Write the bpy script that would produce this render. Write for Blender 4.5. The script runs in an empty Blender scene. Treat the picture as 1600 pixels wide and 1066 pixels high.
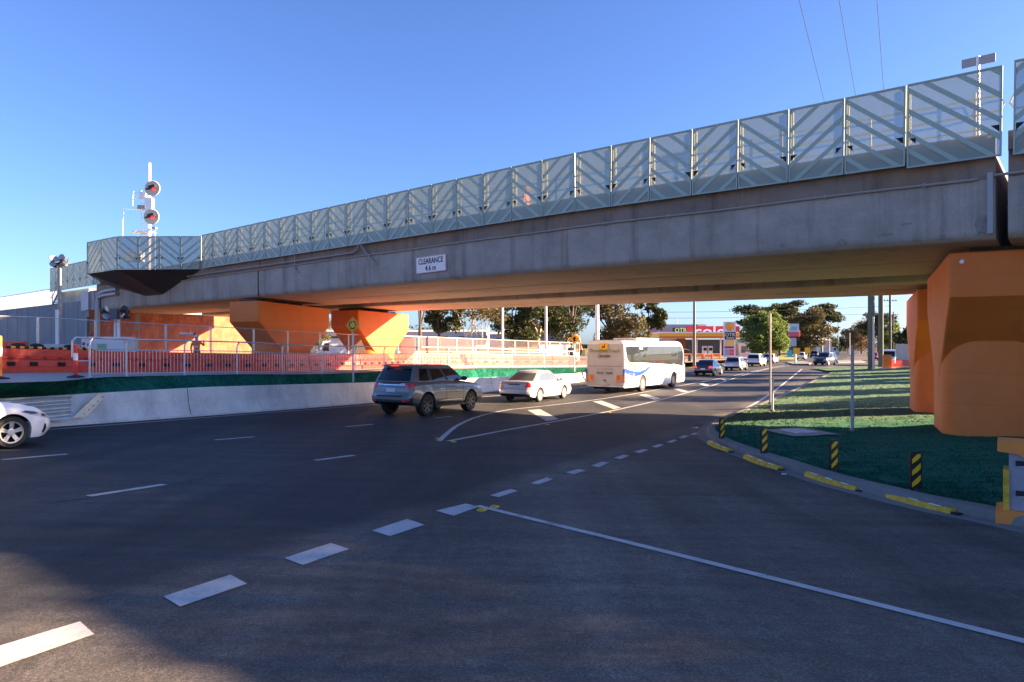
import bpy, bmesh, math, random
from mathutils import Vector, Matrix, noise
from mathutils.bvhtree import BVHTree
random.seed(7)
R = math.radians
sc = bpy.context.scene
col = sc.collection
# ------------------------------------------------------------------ camera, sky, sun, exposure
F, HY, CZ = 1067.0, 540.0, 2.72          # focal length and horizon in photo pixels, eye height in metres
cam = bpy.data.objects.new('camera', bpy.data.cameras.new('camera'))
col.objects.link(cam); sc.camera = cam
cam.location = (0, 0, CZ); cam.rotation_euler = (R(90), 0, 0)
cam.data.sensor_width = 36; cam.data.lens = 24.0
cam.data.shift_y = 7/1600
cam.data.clip_start = 0.1; cam.data.clip_end = 6000
SUN_EL, SUN_AZ = 18.1, 88.0              # azimuth measured from +Y towards +X
w = bpy.data.worlds.new('World'); sc.world = w; w.use_nodes = True
nt = w.node_tree; bg = nt.nodes['Background']
sky = nt.nodes.new('ShaderNodeTexSky'); sky.sky_type = 'NISHITA'; sky.sun_disc = False
sky.sun_elevation = R(SUN_EL); sky.sun_rotation = R(SUN_AZ)
sky.altitude = 0; sky.air_density = 0.9; sky.dust_density = 0.7; sky.ozone_density = 3.0
tint = nt.nodes.new('ShaderNodeMix'); tint.data_type = 'RGBA'; tint.blend_type = 'MULTIPLY'; tint.inputs[0].default_value = 1
tint.inputs[7].default_value = (0.58, 0.675, 0.96, 1)
nt.links.new(sky.outputs[0], tint.inputs[6]); nt.links.new(tint.outputs[2], bg.inputs[0]); bg.inputs[1].default_value = 0.05
sun = bpy.data.objects.new('sun', bpy.data.lights.new('sun', 'SUN')); col.objects.link(sun)
sun.data.energy = 5.0; sun.data.angle = R(0.53); sun.data.color = (1.0, 0.70, 0.45)
sd = Vector((math.sin(R(SUN_AZ))*math.cos(R(SUN_EL)), math.cos(R(SUN_AZ))*math.cos(R(SUN_EL)), math.sin(R(SUN_EL))))
sun.rotation_euler = sd.to_track_quat('Z', 'Y').to_euler(); sun.location = (30, 0, 30)
sc.view_settings.view_transform = 'Standard'; sc.view_settings.look = 'None'
sc.view_settings.exposure = 2.68; sc.view_settings.gamma = 1
sc.cycles.max_bounces = 6; sc.cycles.transparent_max_bounces = 24

# ------------------------------------------------------------------ ground height and pixel helpers
RDX, RDY = math.sin(R(35)), math.cos(R(35))
def gz(X, Y):
    d = (6.7*RDX + 40*RDY) - (X*RDX + Y*RDY)
    d = max(0.0, min(d, 42.0))
    return 0.00065*d*d
def P(px, py, dz=0.0):
    rx, rz = (px-800)/F, -(py-HY)/F
    lo, hi = 1.0, 2000.0
    for _ in range(50):
        m = (lo+hi)/2
        if CZ+rz*m-gz(rx*m, m)-dz > 0: lo = m
        else: hi = m
    return Vector((rx*lo, lo, gz(rx*lo, lo)+dz))
def A(px, Y): return (px-800)/F*Y
def ZA(py, Y): return CZ+(HY-py)/F*Y
def lerp(a, b, t): return a+(b-a)*t
def interp(tab, x):
    if x <= tab[0][0]: return tab[0][1]
    for (a, va), (b, vb) in zip(tab, tab[1:]):
        if x <= b: return va+(vb-va)*(x-a)/(b-a)
    return tab[-1][1]

# ------------------------------------------------------------------ materials
MATS = {}
def mat(name, c, rough=0.6, metal=0.0, var=0.0, scale=3.0, bump=0.0, bscale=40.0, coat=0.0, spec=0.5, alpha=1.0, stretch=(1,1,1), c2=None, emit=None):
    if name in MATS: return MATS[name]
    m = bpy.data.materials.new(name); m.use_nodes = True
    n = m.node_tree.nodes; l = m.node_tree.links; b = n['Principled BSDF']
    b.inputs['Base Color'].default_value = (*c, 1); b.inputs['Roughness'].default_value = rough
    b.inputs['Metallic'].default_value = metal; b.inputs['Coat Weight'].default_value = coat
    b.inputs['Coat Roughness'].default_value = 0.05
    b.inputs['Specular IOR Level'].default_value = spec; b.inputs['Alpha'].default_value = alpha
    if emit: b.inputs['Emission Color'].default_value = (*emit[0], 1); b.inputs['Emission Strength'].default_value = emit[1]
    tc = n.new('ShaderNodeTexCoord')
    if var or c2:
        mp = n.new('ShaderNodeMapping'); mp.inputs['Scale'].default_value = stretch
        nz = n.new('ShaderNodeTexNoise'); nz.inputs['Scale'].default_value = scale; nz.inputs['Detail'].default_value = 6
        nz.inputs['Roughness'].default_value = 0.65
        l.new(tc.outputs['Object'], mp.inputs[0]); l.new(mp.outputs[0], nz.inputs[0])
        rp = n.new('ShaderNodeValToRGB'); rp.color_ramp.elements[0].position = 0.32; rp.color_ramp.elements[1].position = 0.68
        d = c2 or tuple(x*(1-var) for x in c)
        e = c if c2 else tuple(min(1, x*(1+var)) for x in c)
        rp.color_ramp.elements[0].color = (*d, 1); rp.color_ramp.elements[1].color = (*e, 1)
        l.new(nz.outputs[0], rp.inputs[0]); l.new(rp.outputs[0], b.inputs['Base Color'])
    if bump:
        nb = n.new('ShaderNodeTexNoise'); nb.inputs['Scale'].default_value = bscale; nb.inputs['Detail'].default_value = 5
        bp = n.new('ShaderNodeBump'); bp.inputs['Strength'].default_value = bump; bp.inputs['Distance'].default_value = 0.02
        l.new(tc.outputs['Object'], nb.inputs[0]); l.new(nb.outputs[0], bp.inputs['Height']); l.new(bp.outputs[0], b.inputs['Normal'])
    MATS[name] = m; return m

def node_mat(name):
    m = bpy.data.materials.new(name); m.use_nodes = True; MATS[name] = m
    return m, m.node_tree.nodes, m.node_tree.links, m.node_tree.nodes['Principled BSDF']
def noise_node(n, l, src, scale, detail=5, rough=0.6, stretch=None, rot=None):
    if stretch or rot:
        mp = n.new('ShaderNodeMapping'); mp.inputs['Scale'].default_value = stretch or (1,1,1)
        if rot: mp.inputs['Rotation'].default_value = rot
        l.new(src, mp.inputs[0]); src = mp.outputs[0]
    z = n.new('ShaderNodeTexNoise'); z.inputs['Scale'].default_value = scale; z.inputs['Detail'].default_value = detail
    z.inputs['Roughness'].default_value = rough; l.new(src, z.inputs[0]); return z.outputs[0]
def ramp(n, l, src, stops):
    r = n.new('ShaderNodeValToRGB'); e = r.color_ramp.elements
    while len(e) < len(stops): e.new(0.5)
    for k, (p, c) in enumerate(stops): e[k].position = p; e[k].color = (*c, 1)
    l.new(src, r.inputs[0]); return r.outputs[0]
def mixc(n, l, a, b, fac, mode='MIX'):
    m = n.new('ShaderNodeMix'); m.data_type = 'RGBA'; m.blend_type = mode
    for s, v in ((m.inputs[0], fac), (m.inputs[6], a), (m.inputs[7], b)):
        if hasattr(v, 'node'): l.new(v, s)
        elif isinstance(v, (int, float)): s.default_value = v
        else: s.default_value = (*v, 1)
    return m.outputs[2]
def bumpn(n, l, b, h, strength, dist=0.02):
    bp = n.new('ShaderNodeBump'); bp.inputs['Strength'].default_value = strength; bp.inputs['Distance'].default_value = dist
    l.new(h, bp.inputs['Height']); l.new(bp.outputs[0], b.inputs['Normal'])

def asphalt():
    m, n, l, b = node_mat('asphalt'); tc = n.new('ShaderNodeTexCoord').outputs['Object']
    big = noise_node(n, l, tc, 0.22, 4, 0.55)
    lane = noise_node(n, l, tc, 1.0, 6, 0.6, (0.9, 0.06, 1), (0, 0, R(28)))      # streaks along the road
    arc = noise_node(n, l, tc, 2.2, 8, 0.72, (0.10, 0.9, 1), (0, 0, R(-14)))     # scuffs of turning traffic
    fine = noise_node(n, l, tc, 55, 3, 0.8)
    base = ramp(n, l, big, [(0.3, (0.048, 0.050, 0.050)), (0.7, (0.098, 0.092, 0.082))])
    base = mixc(n, l, base, ramp(n, l, lane, [(0.3, (0.5,0.5,0.5)), (0.52, (1,1,1)), (0.72, (1.45,1.42,1.4))]), 0.85, 'MULTIPLY')
    base = mixc(n, l, base, ramp(n, l, arc, [(0.35, (0.55,0.56,0.57)), (0.52, (1,1,1)), (0.72, (1.5,1.44,1.38))]), 0.7, 'MULTIPLY')
    base = mixc(n, l, base, ramp(n, l, fine, [(0.3, (0.40,0.40,0.40)), (0.5, (1,1,1)), (0.70, (2.3,2.25,2.2))]), 0.85, 'MULTIPLY')
    spk = noise_node(n, l, tc, 160, 2, 0.9)
    base = mixc(n, l, base, (0.30, 0.29, 0.27), ramp(n, l, spk, [(0.66, (0,)*3), (0.74, (0.7,)*3)]))
    mott = noise_node(n, l, tc, 7, 7, 0.75)
    base = mixc(n, l, base, ramp(n, l, mott, [(0.35, (0.72,)*3), (0.65, (1.3,)*3)]), 0.8, 'MULTIPLY')
    # newer dark surface on the through road, older and browner surface on the apron of the side road
    sx = n.new('ShaderNodeSeparateXYZ'); l.new(tc, sx.inputs[0])
    m1 = n.new('ShaderNodeMath'); m1.operation = 'MULTIPLY'; m1.inputs[1].default_value = math.cos(R(28)); l.new(sx.outputs[0], m1.inputs[0])
    m2 = n.new('ShaderNodeMath'); m2.operation = 'MULTIPLY_ADD'; m2.inputs[1].default_value = -math.sin(R(28)); l.new(sx.outputs[1], m2.inputs[0]); l.new(m1.outputs[0], m2.inputs[2])
    wv = n.new('ShaderNodeMath'); wv.operation = 'MULTIPLY_ADD'; wv.inputs[1].default_value = 0.5; l.new(big, wv.inputs[0]); l.new(m2.outputs[0], wv.inputs[2])
    mr = n.new('ShaderNodeMapRange'); mr.inputs['From Min'].default_value = -5.35; mr.inputs['From Max'].default_value = -4.9; l.new(wv.outputs[0], mr.inputs[0])
    base = mixc(n, l, base, mixc(n, l, (0.48, 0.52, 0.57), (1.22, 1.14, 1.07), mr.outputs[0]), 1.0, 'MULTIPLY')
    l.new(base, b.inputs['Base Color']); b.inputs['Roughness'].default_value = 0.78; b.inputs['Specular IOR Level'].default_value = 0.35
    bumpn(n, l, b, noise_node(n, l, tc, 90, 3, 0.8), 0.5, 0.012); return m
def paint_white():
    m, n, l, b = node_mat('road_paint'); tc = n.new('ShaderNodeTexCoord').outputs['Object']
    a = noise_node(n, l, tc, 4.5, 7, 0.75); f = noise_node(n, l, tc, 60, 3, 0.8)
    c = ramp(n, l, a, [(0.28, (0.36,0.355,0.35)), (0.5, (0.46,0.45,0.435)), (0.75, (0.55,0.54,0.52))])
    c = mixc(n, l, c, ramp(n, l, f, [(0.3, (0.55,0.55,0.55)), (0.5, (1,1,1))]), 0.7, 'MULTIPLY')
    wr = noise_node(n, l, tc, 26, 8, 0.85); ws = noise_node(n, l, tc, 2.6, 5, 0.7)
    wm = n.new('ShaderNodeMath'); wm.operation = 'MULTIPLY'; l.new(wr, wm.inputs[0]); l.new(ws, wm.inputs[1])
    c = mixc(n, l, (0.07, 0.068, 0.065), c, ramp(n, l, wm.outputs[0], [(0.150, (0.25,)*3), (0.195, (1,)*3)]))
    l.new(c, b.inputs['Base Color']); b.inputs['Roughness'].default_value = 0.7; bumpn(n, l, b, f, 0.3, 0.005); return m
def concrete(name, base, stain, amt=0.5, vert=True, warm=None):
    m, n, l, b = node_mat(name); tc = n.new('ShaderNodeTexCoord').outputs['Object']
    a = noise_node(n, l, tc, 0.7, 7, 0.7); s = noise_node(n, l, tc, 1.0, 6, 0.65, (2.2, 2.2, 0.12)) if vert else a
    f = noise_node(n, l, tc, 25, 4, 0.7)
    c = ramp(n, l, a, [(0.3, tuple(x*0.72 for x in base)), (0.52, base), (0.72, tuple(x*1.22 for x in base))])
    c = mixc(n, l, c, stain, ramp(n, l, s, [(0.52, (0,0,0)), (0.72, (amt,)*3)]))
    bl = noise_node(n, l, tc, 0.9, 8, 0.8)
    c = mixc(n, l, c, tuple(x*0.45 for x in stain), ramp(n, l, bl, [(0.63, (0,0,0)), (0.72, (amt*0.9,)*3)]))
    if warm: c = mixc(n, l, c, warm, ramp(n, l, noise_node(n, l, tc, 0.35, 5, 0.6, (1, 1, 2)), [(0.42, (0,0,0)), (0.62, (0.55,)*3)]))
    c = mixc(n, l, c, ramp(n, l, f, [(0.3, (0.85,)*3), (0.7, (1.12,)*3)]), 0.8, 'MULTIPLY')
    l.new(c, b.inputs['Base Color']); b.inputs['Roughness'].default_value = 0.82
    bumpn(n, l, b, f, 0.25, 0.008); return m
def sun_tone_mix(n, l, tc, c, sun_tone):
    # sunlit tone painted into the grass: more straw flecks where sun reaches the verge
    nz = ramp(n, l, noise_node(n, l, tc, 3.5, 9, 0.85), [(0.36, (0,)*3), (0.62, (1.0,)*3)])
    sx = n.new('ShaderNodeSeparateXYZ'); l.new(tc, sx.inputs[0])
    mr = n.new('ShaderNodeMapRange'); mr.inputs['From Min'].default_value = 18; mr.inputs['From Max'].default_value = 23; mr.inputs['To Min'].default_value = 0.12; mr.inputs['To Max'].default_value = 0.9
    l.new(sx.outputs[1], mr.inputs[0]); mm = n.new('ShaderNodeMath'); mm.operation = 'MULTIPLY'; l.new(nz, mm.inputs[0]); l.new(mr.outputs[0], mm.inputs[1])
    return mixc(n, l, c, sun_tone, mm.outputs[0])
def grass_mat(name, c1, c2, c3, sun_tone=None):
    m, n, l, b = node_mat(name); tc = n.new('ShaderNodeTexCoord').outputs['Object']
    a = noise_node(n, l, tc, 0.8, 6, 0.7); f = noise_node(n, l, tc, 14, 8, 0.85)
    st = noise_node(n, l, tc, 1.0, 4, 0.6, (0.5, 6, 1), (0, 0, R(8)))
    c = ramp(n, l, a, [(0.3, c1), (0.55, c2), (0.78, c3)])
    if sun_tone: c = mixc(n, l, c, sun_tone, ramp(n, l, noise_node(n, l, tc, 3.5, 9, 0.85), [(0.38, (0,)*3), (0.62, (1.0,)*3)]), None) if 0 else sun_tone_mix(n, l, tc, c, sun_tone)
    c = mixc(n, l, c, ramp(n, l, f, [(0.34, (0.45,)*3), (0.5, (1,)*3), (0.66, (1.8,)*3)]), 0.85, 'MULTIPLY')
    c = mixc(n, l, c, ramp(n, l, st, [(0.35, (0.6,)*3), (0.6, (1.15,)*3)]), 0.6, 'MULTIPLY')
    l.new(c, b.inputs['Base Color']); b.inputs['Roughness'].default_value = 0.95; b.inputs['Specular IOR Level'].default_value = 0.1
    bumpn(n, l, b, f, 1.0, 0.10); return m
ASPHALT = asphalt(); PAINT = paint_white()
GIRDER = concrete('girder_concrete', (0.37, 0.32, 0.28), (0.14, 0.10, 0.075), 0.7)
DECKC = concrete('deck_edge_concrete', (0.23, 0.18, 0.15), (0.07, 0.045, 0.03), 0.8, warm=(0.27, 0.14, 0.075))
CONC = concrete('pale_concrete', (0.74, 0.70, 0.65), (0.42, 0.38, 0.34), 0.4)
KERBC = concrete('kerb_concrete', (0.19, 0.18, 0.165), (0.07, 0.06, 0.055), 0.7, vert=False)
WALLC = concrete('wall_concrete', (0.30, 0.31, 0.32), (0.16, 0.16, 0.16), 0.5)
SOFFIT_BOUNCE = concrete('soffit_bounce_tint', (0.54, 0.385, 0.29), (0.28, 0.17, 0.12), 0.5, vert=False)  # warm light bounced off the ground is painted into this colour
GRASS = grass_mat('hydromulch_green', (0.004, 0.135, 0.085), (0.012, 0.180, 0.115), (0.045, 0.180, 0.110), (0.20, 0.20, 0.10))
GRASSB = grass_mat('bank_hydromulch', (0.008, 0.125, 0.085), (0.018, 0.165, 0.110), (0.060, 0.20, 0.115))
GRASSF = grass_mat('dry_grass', (0.16, 0.15, 0.05), (0.20, 0.20, 0.06), (0.28, 0.25, 0.10))
DIRT = mat('site_dirt', (0.26, 0.18, 0.125), 0.95, c2=(0.16, 0.12, 0.09), scale=0.6, bump=0.6, bscale=6)
PATHM = concrete('path_concrete', (0.40, 0.36, 0.32), (0.25, 0.21, 0.17), 0.4, vert=False)
def orange_pier():
    m, n, l, b = node_mat('orange_painted_concrete'); tc = n.new('ShaderNodeTexCoord').outputs['Object']
    a = noise_node(n, l, tc, 0.9, 5, 0.6); f = noise_node(n, l, tc, 22, 4, 0.7)
    c = ramp(n, l, a, [(0.3, (0.74, 0.165, 0.022)), (0.7, (0.84, 0.205, 0.032))])
    wv = n.new('ShaderNodeTexWave'); wv.bands_direction = 'Z'; wv.wave_profile = 'SAW'; wv.inputs['Scale'].default_value = 0.42; wv.inputs['Distortion'].default_value = 0.0
    l.new(tc, wv.inputs[0])
    c = mixc(n, l, c, ramp(n, l, wv.outputs[1], [(0.0, (0.72,)*3), (0.03, (0.97,)*3), (1.0, (1,)*3)]), 0.7, 'MULTIPLY')
    st = noise_node(n, l, tc, 1.0, 6, 0.7, (2.5, 2.5, 0.15))
    c = mixc(n, l, c, (0.36, 0.14, 0.06), ramp(n, l, st, [(0.56, (0,)*3), (0.75, (0.45,)*3)]))
    l.new(c, b.inputs['Base Color']); b.inputs['Roughness'].default_value = 0.62; bumpn(n, l, b, f, 0.12, 0.006); return m
ORANGE = orange_pier()
def sheet(name, c, tfac, trans, graz=None):
    m = bpy.data.materials.new(name); m.use_nodes = True; n = m.node_tree.nodes; l = m.node_tree.links; MATS[name] = m
    b = n['Principled BSDF']; b.inputs['Base Color'].default_value = (*c, 1); b.inputs['Roughness'].default_value = 0.5
    tl = n.new('ShaderNodeBsdfTranslucent'); tl.inputs[0].default_value = (*c, 1)
    tp = n.new('ShaderNodeBsdfTransparent'); m1 = n.new('ShaderNodeMixShader'); m2 = n.new('ShaderNodeMixShader')
    m1.inputs[0].default_value = trans; m2.inputs[0].default_value = tfac
    l.new(b.outputs[0], m1.inputs[1]); l.new(tl.outputs[0], m1.inputs[2])
    if graz:                                   # the holes of a thick perforated plate close up when seen aslant
        lw = n.new('ShaderNodeLayerWeight'); lw.inputs[0].default_value = 0.5; mr = n.new('ShaderNodeMapRange')
        mr.inputs['From Min'].default_value = 0.02; mr.inputs['From Max'].default_value = 0.33; mr.inputs['To Min'].default_value = tfac; mr.inputs['To Max'].default_value = graz
        l.new(lw.outputs['Facing'], mr.inputs[0]); l.new(mr.outputs[0], m2.inputs[0])
    l.new(m1.outputs[0], m2.inputs[1]); l.new(tp.outputs[0], m2.inputs[2]); l.new(m2.outputs[0], n['Material Output'].inputs[0])
    return m
SHEET = sheet('perforated_sheet', (0.29, 0.36, 0.32), 0.24, 0.06, 0.05)
SHEETP = sheet('perforated_sheet_pale', (0.62, 0.64, 0.58), 0.22, 0.40)
STRIP = mat('green_grey_powder_coat', (0.33, 0.40, 0.36), 0.5, 0.0, var=0.06, scale=2)
STRIPD = sheet('perforated_strip', (0.40, 0.50, 0.44), 0.14, 0.05, 0.02)
BLACK = mat('black_rubber', (0.012, 0.012, 0.013), 0.7, var=0.3, scale=8)
DARK = mat('dark_void', (0.01, 0.01, 0.012), 0.8)
GALV = mat('galvanised_steel', (0.55, 0.57, 0.59), 0.42, 0.75, var=0.12, scale=6)
GALVD = mat('weathered_steel_pole', (0.34, 0.34, 0.33), 0.6, 0.2, var=0.15, scale=5)
WHITEP = mat('white_powder_coat', (0.78, 0.78, 0.76), 0.45, var=0.04, scale=5)
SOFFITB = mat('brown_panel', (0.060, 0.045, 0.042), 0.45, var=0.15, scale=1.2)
YELLOW = mat('yellow_plastic', (0.62, 0.36, 0.025), 0.6, var=0.3, scale=9)
YSIGN = mat('yellow_sign_face', (0.95, 0.44, 0.005), 0.4)
REDP = mat('red_orange_plastic', (0.74, 0.055, 0.02), 0.48, var=0.18, scale=3)
ORP = mat('orange_plastic', (0.80, 0.22, 0.03), 0.5, var=0.1, scale=3)
WOODP = mat('grey_timber', (0.20, 0.185, 0.16), 0.85, var=0.25, scale=4, stretch=(6, 6, 0.4), bump=0.3)

# ------------------------------------------------------------------ builders
ORD = ['first','second','third','fourth','fifth','sixth','seventh','eighth','ninth','tenth','eleventh','twelfth','thirteenth','fourteenth','fifteenth','sixteenth','seventeenth','eighteenth','nineteenth','twentieth']
class MB:
    def __init__(s): s.v = []; s.f = []; s.m = []
    def add(s, vs, fs, m=0, M=None):
        o = len(s.v)
        s.v += [tuple(M @ Vector(v)) if M else tuple(v) for v in vs]
        s.f += [tuple(i+o for i in f) for f in fs]; s.m += [m]*len(fs)
    def box(s, c, d, m=0, M=None, rz=0.0):
        x, y, z = (k/2 for k in d); ca, sa = math.cos(rz), math.sin(rz)
        vs = []
        for sx, sy, sz in ((-1,-1,-1),(1,-1,-1),(1,1,-1),(-1,1,-1),(-1,-1,1),(1,-1,1),(1,1,1),(-1,1,1)):
            a, b = sx*x, sy*y; vs.append((c[0]+a*ca-b*sa, c[1]+a*sa+b*ca, c[2]+sz*z))
        s.add(vs, [(0,3,2,1),(4,5,6,7),(0,1,5,4),(1,2,6,5),(2,3,7,6),(3,0,4,7)], m, M); return s
    def tube(s, pts, r, n=8, m=0, M=None, cap=True):
        pts = [Vector(p) for p in pts]; rs = r if isinstance(r, (list, tuple)) else [r]*len(pts)
        vs, fs = [], []
        u = None
        for i, p in enumerate(pts):
            t = (pts[min(i+1, len(pts)-1)]-pts[max(i-1, 0)]).normalized()
            if u is None:
                u = t.cross(Vector((0,0,1)))
                if u.length < 1e-3: u = Vector((1,0,0))
            u = (u-t*u.dot(t)).normalized(); v = t.cross(u)
            for k in range(n):
                a = 2*math.pi*k/n; vs.append(p+(u*math.cos(a)+v*math.sin(a))*rs[i])
        for i in range(len(pts)-1):
            for k in range(n):
                a, b = i*n+k, i*n+(k+1)%n; fs.append((a, b, b+n, a+n))
        if cap: fs += [tuple(range(n))[::-1], tuple(range(len(vs)-n, len(vs)))]
        s.add(vs, fs, m, M); return s
    def prism(s, poly, a, b, axis='y', m=0, M=None):
        n = len(poly); vs = []
        for t in (a, b):
            for p, q in poly:
                vs.append({'y': (p, t, q), 'x': (t, p, q), 'z': (p, q, t)}[axis])
        fs = [tuple(range(n)), tuple(range(2*n-1, n-1, -1))]+[(i, i+n, (i+1)%n+n, (i+1)%n) for i in range(n)]
        s.add(vs, fs, m, M); return s
    def lathe(s, prof, n=24, c=(0,0,0), axis='z', m=0, M=None, a0=0.0, cap=True):
        vs, fs = [], []
        for r, h in prof:
            for k in range(n):
                a = 2*math.pi*k/n+a0; x, y = r*math.cos(a), r*math.sin(a)
                p = {'z': (x, y, h), 'y': (x, h, y), 'x': (h, x, y)}[axis]
                vs.append((p[0]+c[0], p[1]+c[1], p[2]+c[2]))
        for i in range(len(prof)-1):
            for k in range(n):
                a, b = i*n+k, i*n+(k+1)%n; fs.append((a, b, b+n, a+n))
        if cap: fs += [tuple(range(n))[::-1], tuple(range(len(vs)-n, len(vs)))]
        s.add(vs, fs, m, M); return s
    def quad(s, pts, m=0, M=None): s.add(pts, [tuple(range(len(pts)))], m, M); return s
    def grid(s, rows, m=0, close=False):
        n = len(rows[0]); vs = [p for r in rows for p in r]; fs = []
        for i in range(len(rows)-1):
            for k in range(n if close else n-1):
                a, b = i*n+k, i*n+(k+1)%n; fs.append((a, b, b+n, a+n))
        s.add(vs, fs, m); return s
    def build(s, name, mats, parent=None, smooth=False, fix=True, angle=None, loc=None):
        me = bpy.data.meshes.new(name); me.from_pydata(s.v, [], s.f)
        mats = mats if isinstance(mats, (list, tuple)) else [mats]
        for k in mats: me.materials.append(k)
        if len(mats) > 1: me.polygons.foreach_set('material_index', s.m)
        if fix:
            bm = bmesh.new(); bm.from_mesh(me); bmesh.ops.recalc_face_normals(bm, faces=bm.faces)
            if angle is not None:
                bmesh.ops.remove_doubles(bm, verts=bm.verts, dist=1e-5)
                for f in bm.faces: f.smooth = True
                for e in bm.edges:
                    e.smooth = len(e.link_faces) == 2 and e.calc_face_angle(3) < R(angle)
            bm.to_mesh(me); bm.free()
        if smooth and angle is None:
            for p in me.polygons: p.use_smooth = True
        me.update()
        o = bpy.data.objects.new(name, me); col.objects.link(o)
        if parent: o.parent = parent
        if loc: o.location = loc
        return o
def tag(o, label=None, cat=None, group=None, kind=None):
    if label: o['label'] = label
    if cat: o['category'] = cat
    if group: o['group'] = group
    if kind: o['kind'] = kind
    return o
def thing(name, label, cat, loc=(0,0,0), rz=0.0, group=None):
    o = bpy.data.objects.new(name, None); col.objects.link(o); o.empty_display_size = 0.2
    o.location = loc; o.rotation_euler = (0, 0, rz); return tag(o, label, cat, group)
def copy_tree(o, parent=None, loc=None, rz=None, label=None):
    c = o.copy(); col.objects.link(c)
    c.parent = parent
    if loc is not None: c.location = loc
    if rz is not None: c.rotation_euler = (0, 0, rz)
    if label: c['label'] = label
    for ch in o.children: copy_tree(ch, c)
    return c
def text(name, s, size, m, parent, M, ext=0.004, align='CENTER', squash=1.0, shear=0.0):
    cu = bpy.data.curves.new(name, 'FONT'); cu.body = s; cu.size = size; cu.extrude = ext; cu.align_x = align; cu.align_y = 'CENTER'
    cu.resolution_u = 3; cu.shear = shear; cu.offset = size*0.012
    t = bpy.data.objects.new(name, cu); me = bpy.data.meshes.new_from_object(t); me.name = name
    me.transform(Matrix.Scale(squash, 4, (1,0,0))); me.transform(M); me.materials.clear(); me.materials.append(m)
    bpy.data.objects.remove(t); bpy.data.curves.remove(cu)
    o = bpy.data.objects.new(name, me); col.objects.link(o); o.parent = parent; return o
def TM(loc, right, up):                       # a frame whose x is right, y is up (for text and flat faces)
    r = Vector(right).normalized(); u = Vector(up).normalized(); n = r.cross(u)
    M = Matrix((r, u, n)).transposed().to_4x4(); M.translation = Vector(loc); return M

# ------------------------------------------------------------------ ground and road
def hz(x, y, s, a): return a*noise.noise(Vector((x*s, y*s, 1.7)))
mb = MB()
def gridsheet(mb, xs, ys, f):
    mb.grid([[(x, y, f(x, y)) for x in xs] for y in ys])
fr = lambda a, b, n: [a+(b-a)*i/n for i in range(n+1)]
gridsheet(mb, fr(-50, 60, 110), fr(-14, 84, 98), lambda x, y: gz(x, y))
road_axis = lambda y: 12.4+(y-44)*0.532
mb.grid([[(road_axis(y)+o, y, 0.0) for o in (-11, -4, 4, 12, 24)] for y in [84.001, 110, 150, 200, 300, 450, 700, 1100]])
tag(mb.build('road', ASPHALT), kind='structure')
mb = MB(); mb.grid([[(x, y, gz(x, y)-0.14) for x in [-3000, -600, -200, -120, -80]+fr(-60, 70, 26)+[100, 200, 500, 3000]] for y in [-1500, -200, -60, -30]+fr(-20, 90, 22)+[120, 200, 400, 900, 2000, 5000]])
tag(mb.build('ground', GRASSF), kind='structure')

# road markings
def flat(quads):
    mb = MB()
    for q in quads: mb.quad([P(x, y, 0.007) for x, y in q])
    return mb
def resample(pts, step=0.8):
    out = [pts[0]]
    for a, b in zip(pts, pts[1:]):
        k = max(1, int((b-a).length/step))
        for i in range(1, k+1): out.append(a.lerp(b, i/k))
    return out
def smooth_poly(pts, it=2):
    for _ in range(it):
        o = [pts[0]]
        for a, b in zip(pts, pts[1:]): o += [a.lerp(b, 0.25), a.lerp(b, 0.75)]
        pts = o+[pts[-1]]
    return pts
def ribbon(mb, pts, wd, dz=0.007, gf=gz):
    rows = []
    for i, p in enumerate(pts):
        t = (pts[min(i+1, len(pts)-1)]-pts[max(i-1, 0)]); t.z = 0; t.normalize(); n = Vector((-t.y, t.x, 0))*wd/2
        rows.append([(p.x+n.x, p.y+n.y, gf(p.x+n.x, p.y+n.y)+dz), (p.x-n.x, p.y-n.y, gf(p.x-n.x, p.y-n.y)+dz)])
    mb.grid(rows)
def line(mb, pix, wd, sm=0): ribbon(mb, resample(smooth_poly([P(*p) for p in pix], sm)), wd)
GW = [[(-60,1063),(-60,1027),(125,971),(147,991)], [(255,932),(360,898),(386,912),(281,948)], [(444,872),(517,848.5),(545,858),(473,883)],
 [(581,829),(636,811),(663,820),(609,838)], [(681,798),(728,787),(748,792),(709,806)], [(766,774),(798,764),(809,767),(779,777)],
 [(829,755),(854,746),(864,749),(841,757)], [(884.5,738),(904,733),(915.6,735),(896,741)], [(924,727.6),(940,721.6),(952,722.7),(936,730)],
 [(959,715.6),(974,710.8),(983.5,712),(970,717.5)], [(990.6,706),(1004,702),(1013.5,703),(1000,708)], [(1018,698),(1030,694),(1037.5,695),(1026,699.5)],
 [(1041,690.5),(1052,687),(1059,688),(1049,692)], [(1060,684),(1069,680),(1077,681),(1067.5,685)], [(1078,679),(1085,676),(1092,677),(1085,680)]]
tag(flat(GW).build('give_way_line', PAINT), kind='structure')
CH = [[(824,641),(844,639.5),(873,655),(854,658)], [(926,627.5),(940,626),(970,637),(959,639.5)], [(998,617),(1009,616),(1033,623),(1022.5,625)],
 [(1052.5,608),(1060,607),(1076,612),(1067.5,613)], [(1092,600),(1098,599),(1109.5,602),(1103,604)], [(1125.6,592.6),(1131,592),(1139,594.5),(1134,595.5)]]
tag(flat(CH).build('median_chevrons', PAINT), kind='structure')
mb = MB()
line(mb, [(686,689.5),(700,676),(715,664.5),(745,651),(790,640.8),(827,637.2),(870,632.5),(921,626.5),(1015,611.5),(1127.5,591.5),(1202.5,575),(1232,570)], 0.14, 1)
line(mb, [(700,689.8),(790,672.5),(872.5,658),(959,641.7),(1034,624.5),(1109,604),(1165,585.5),(1202.5,576),(1238,571)], 0.14)
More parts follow.
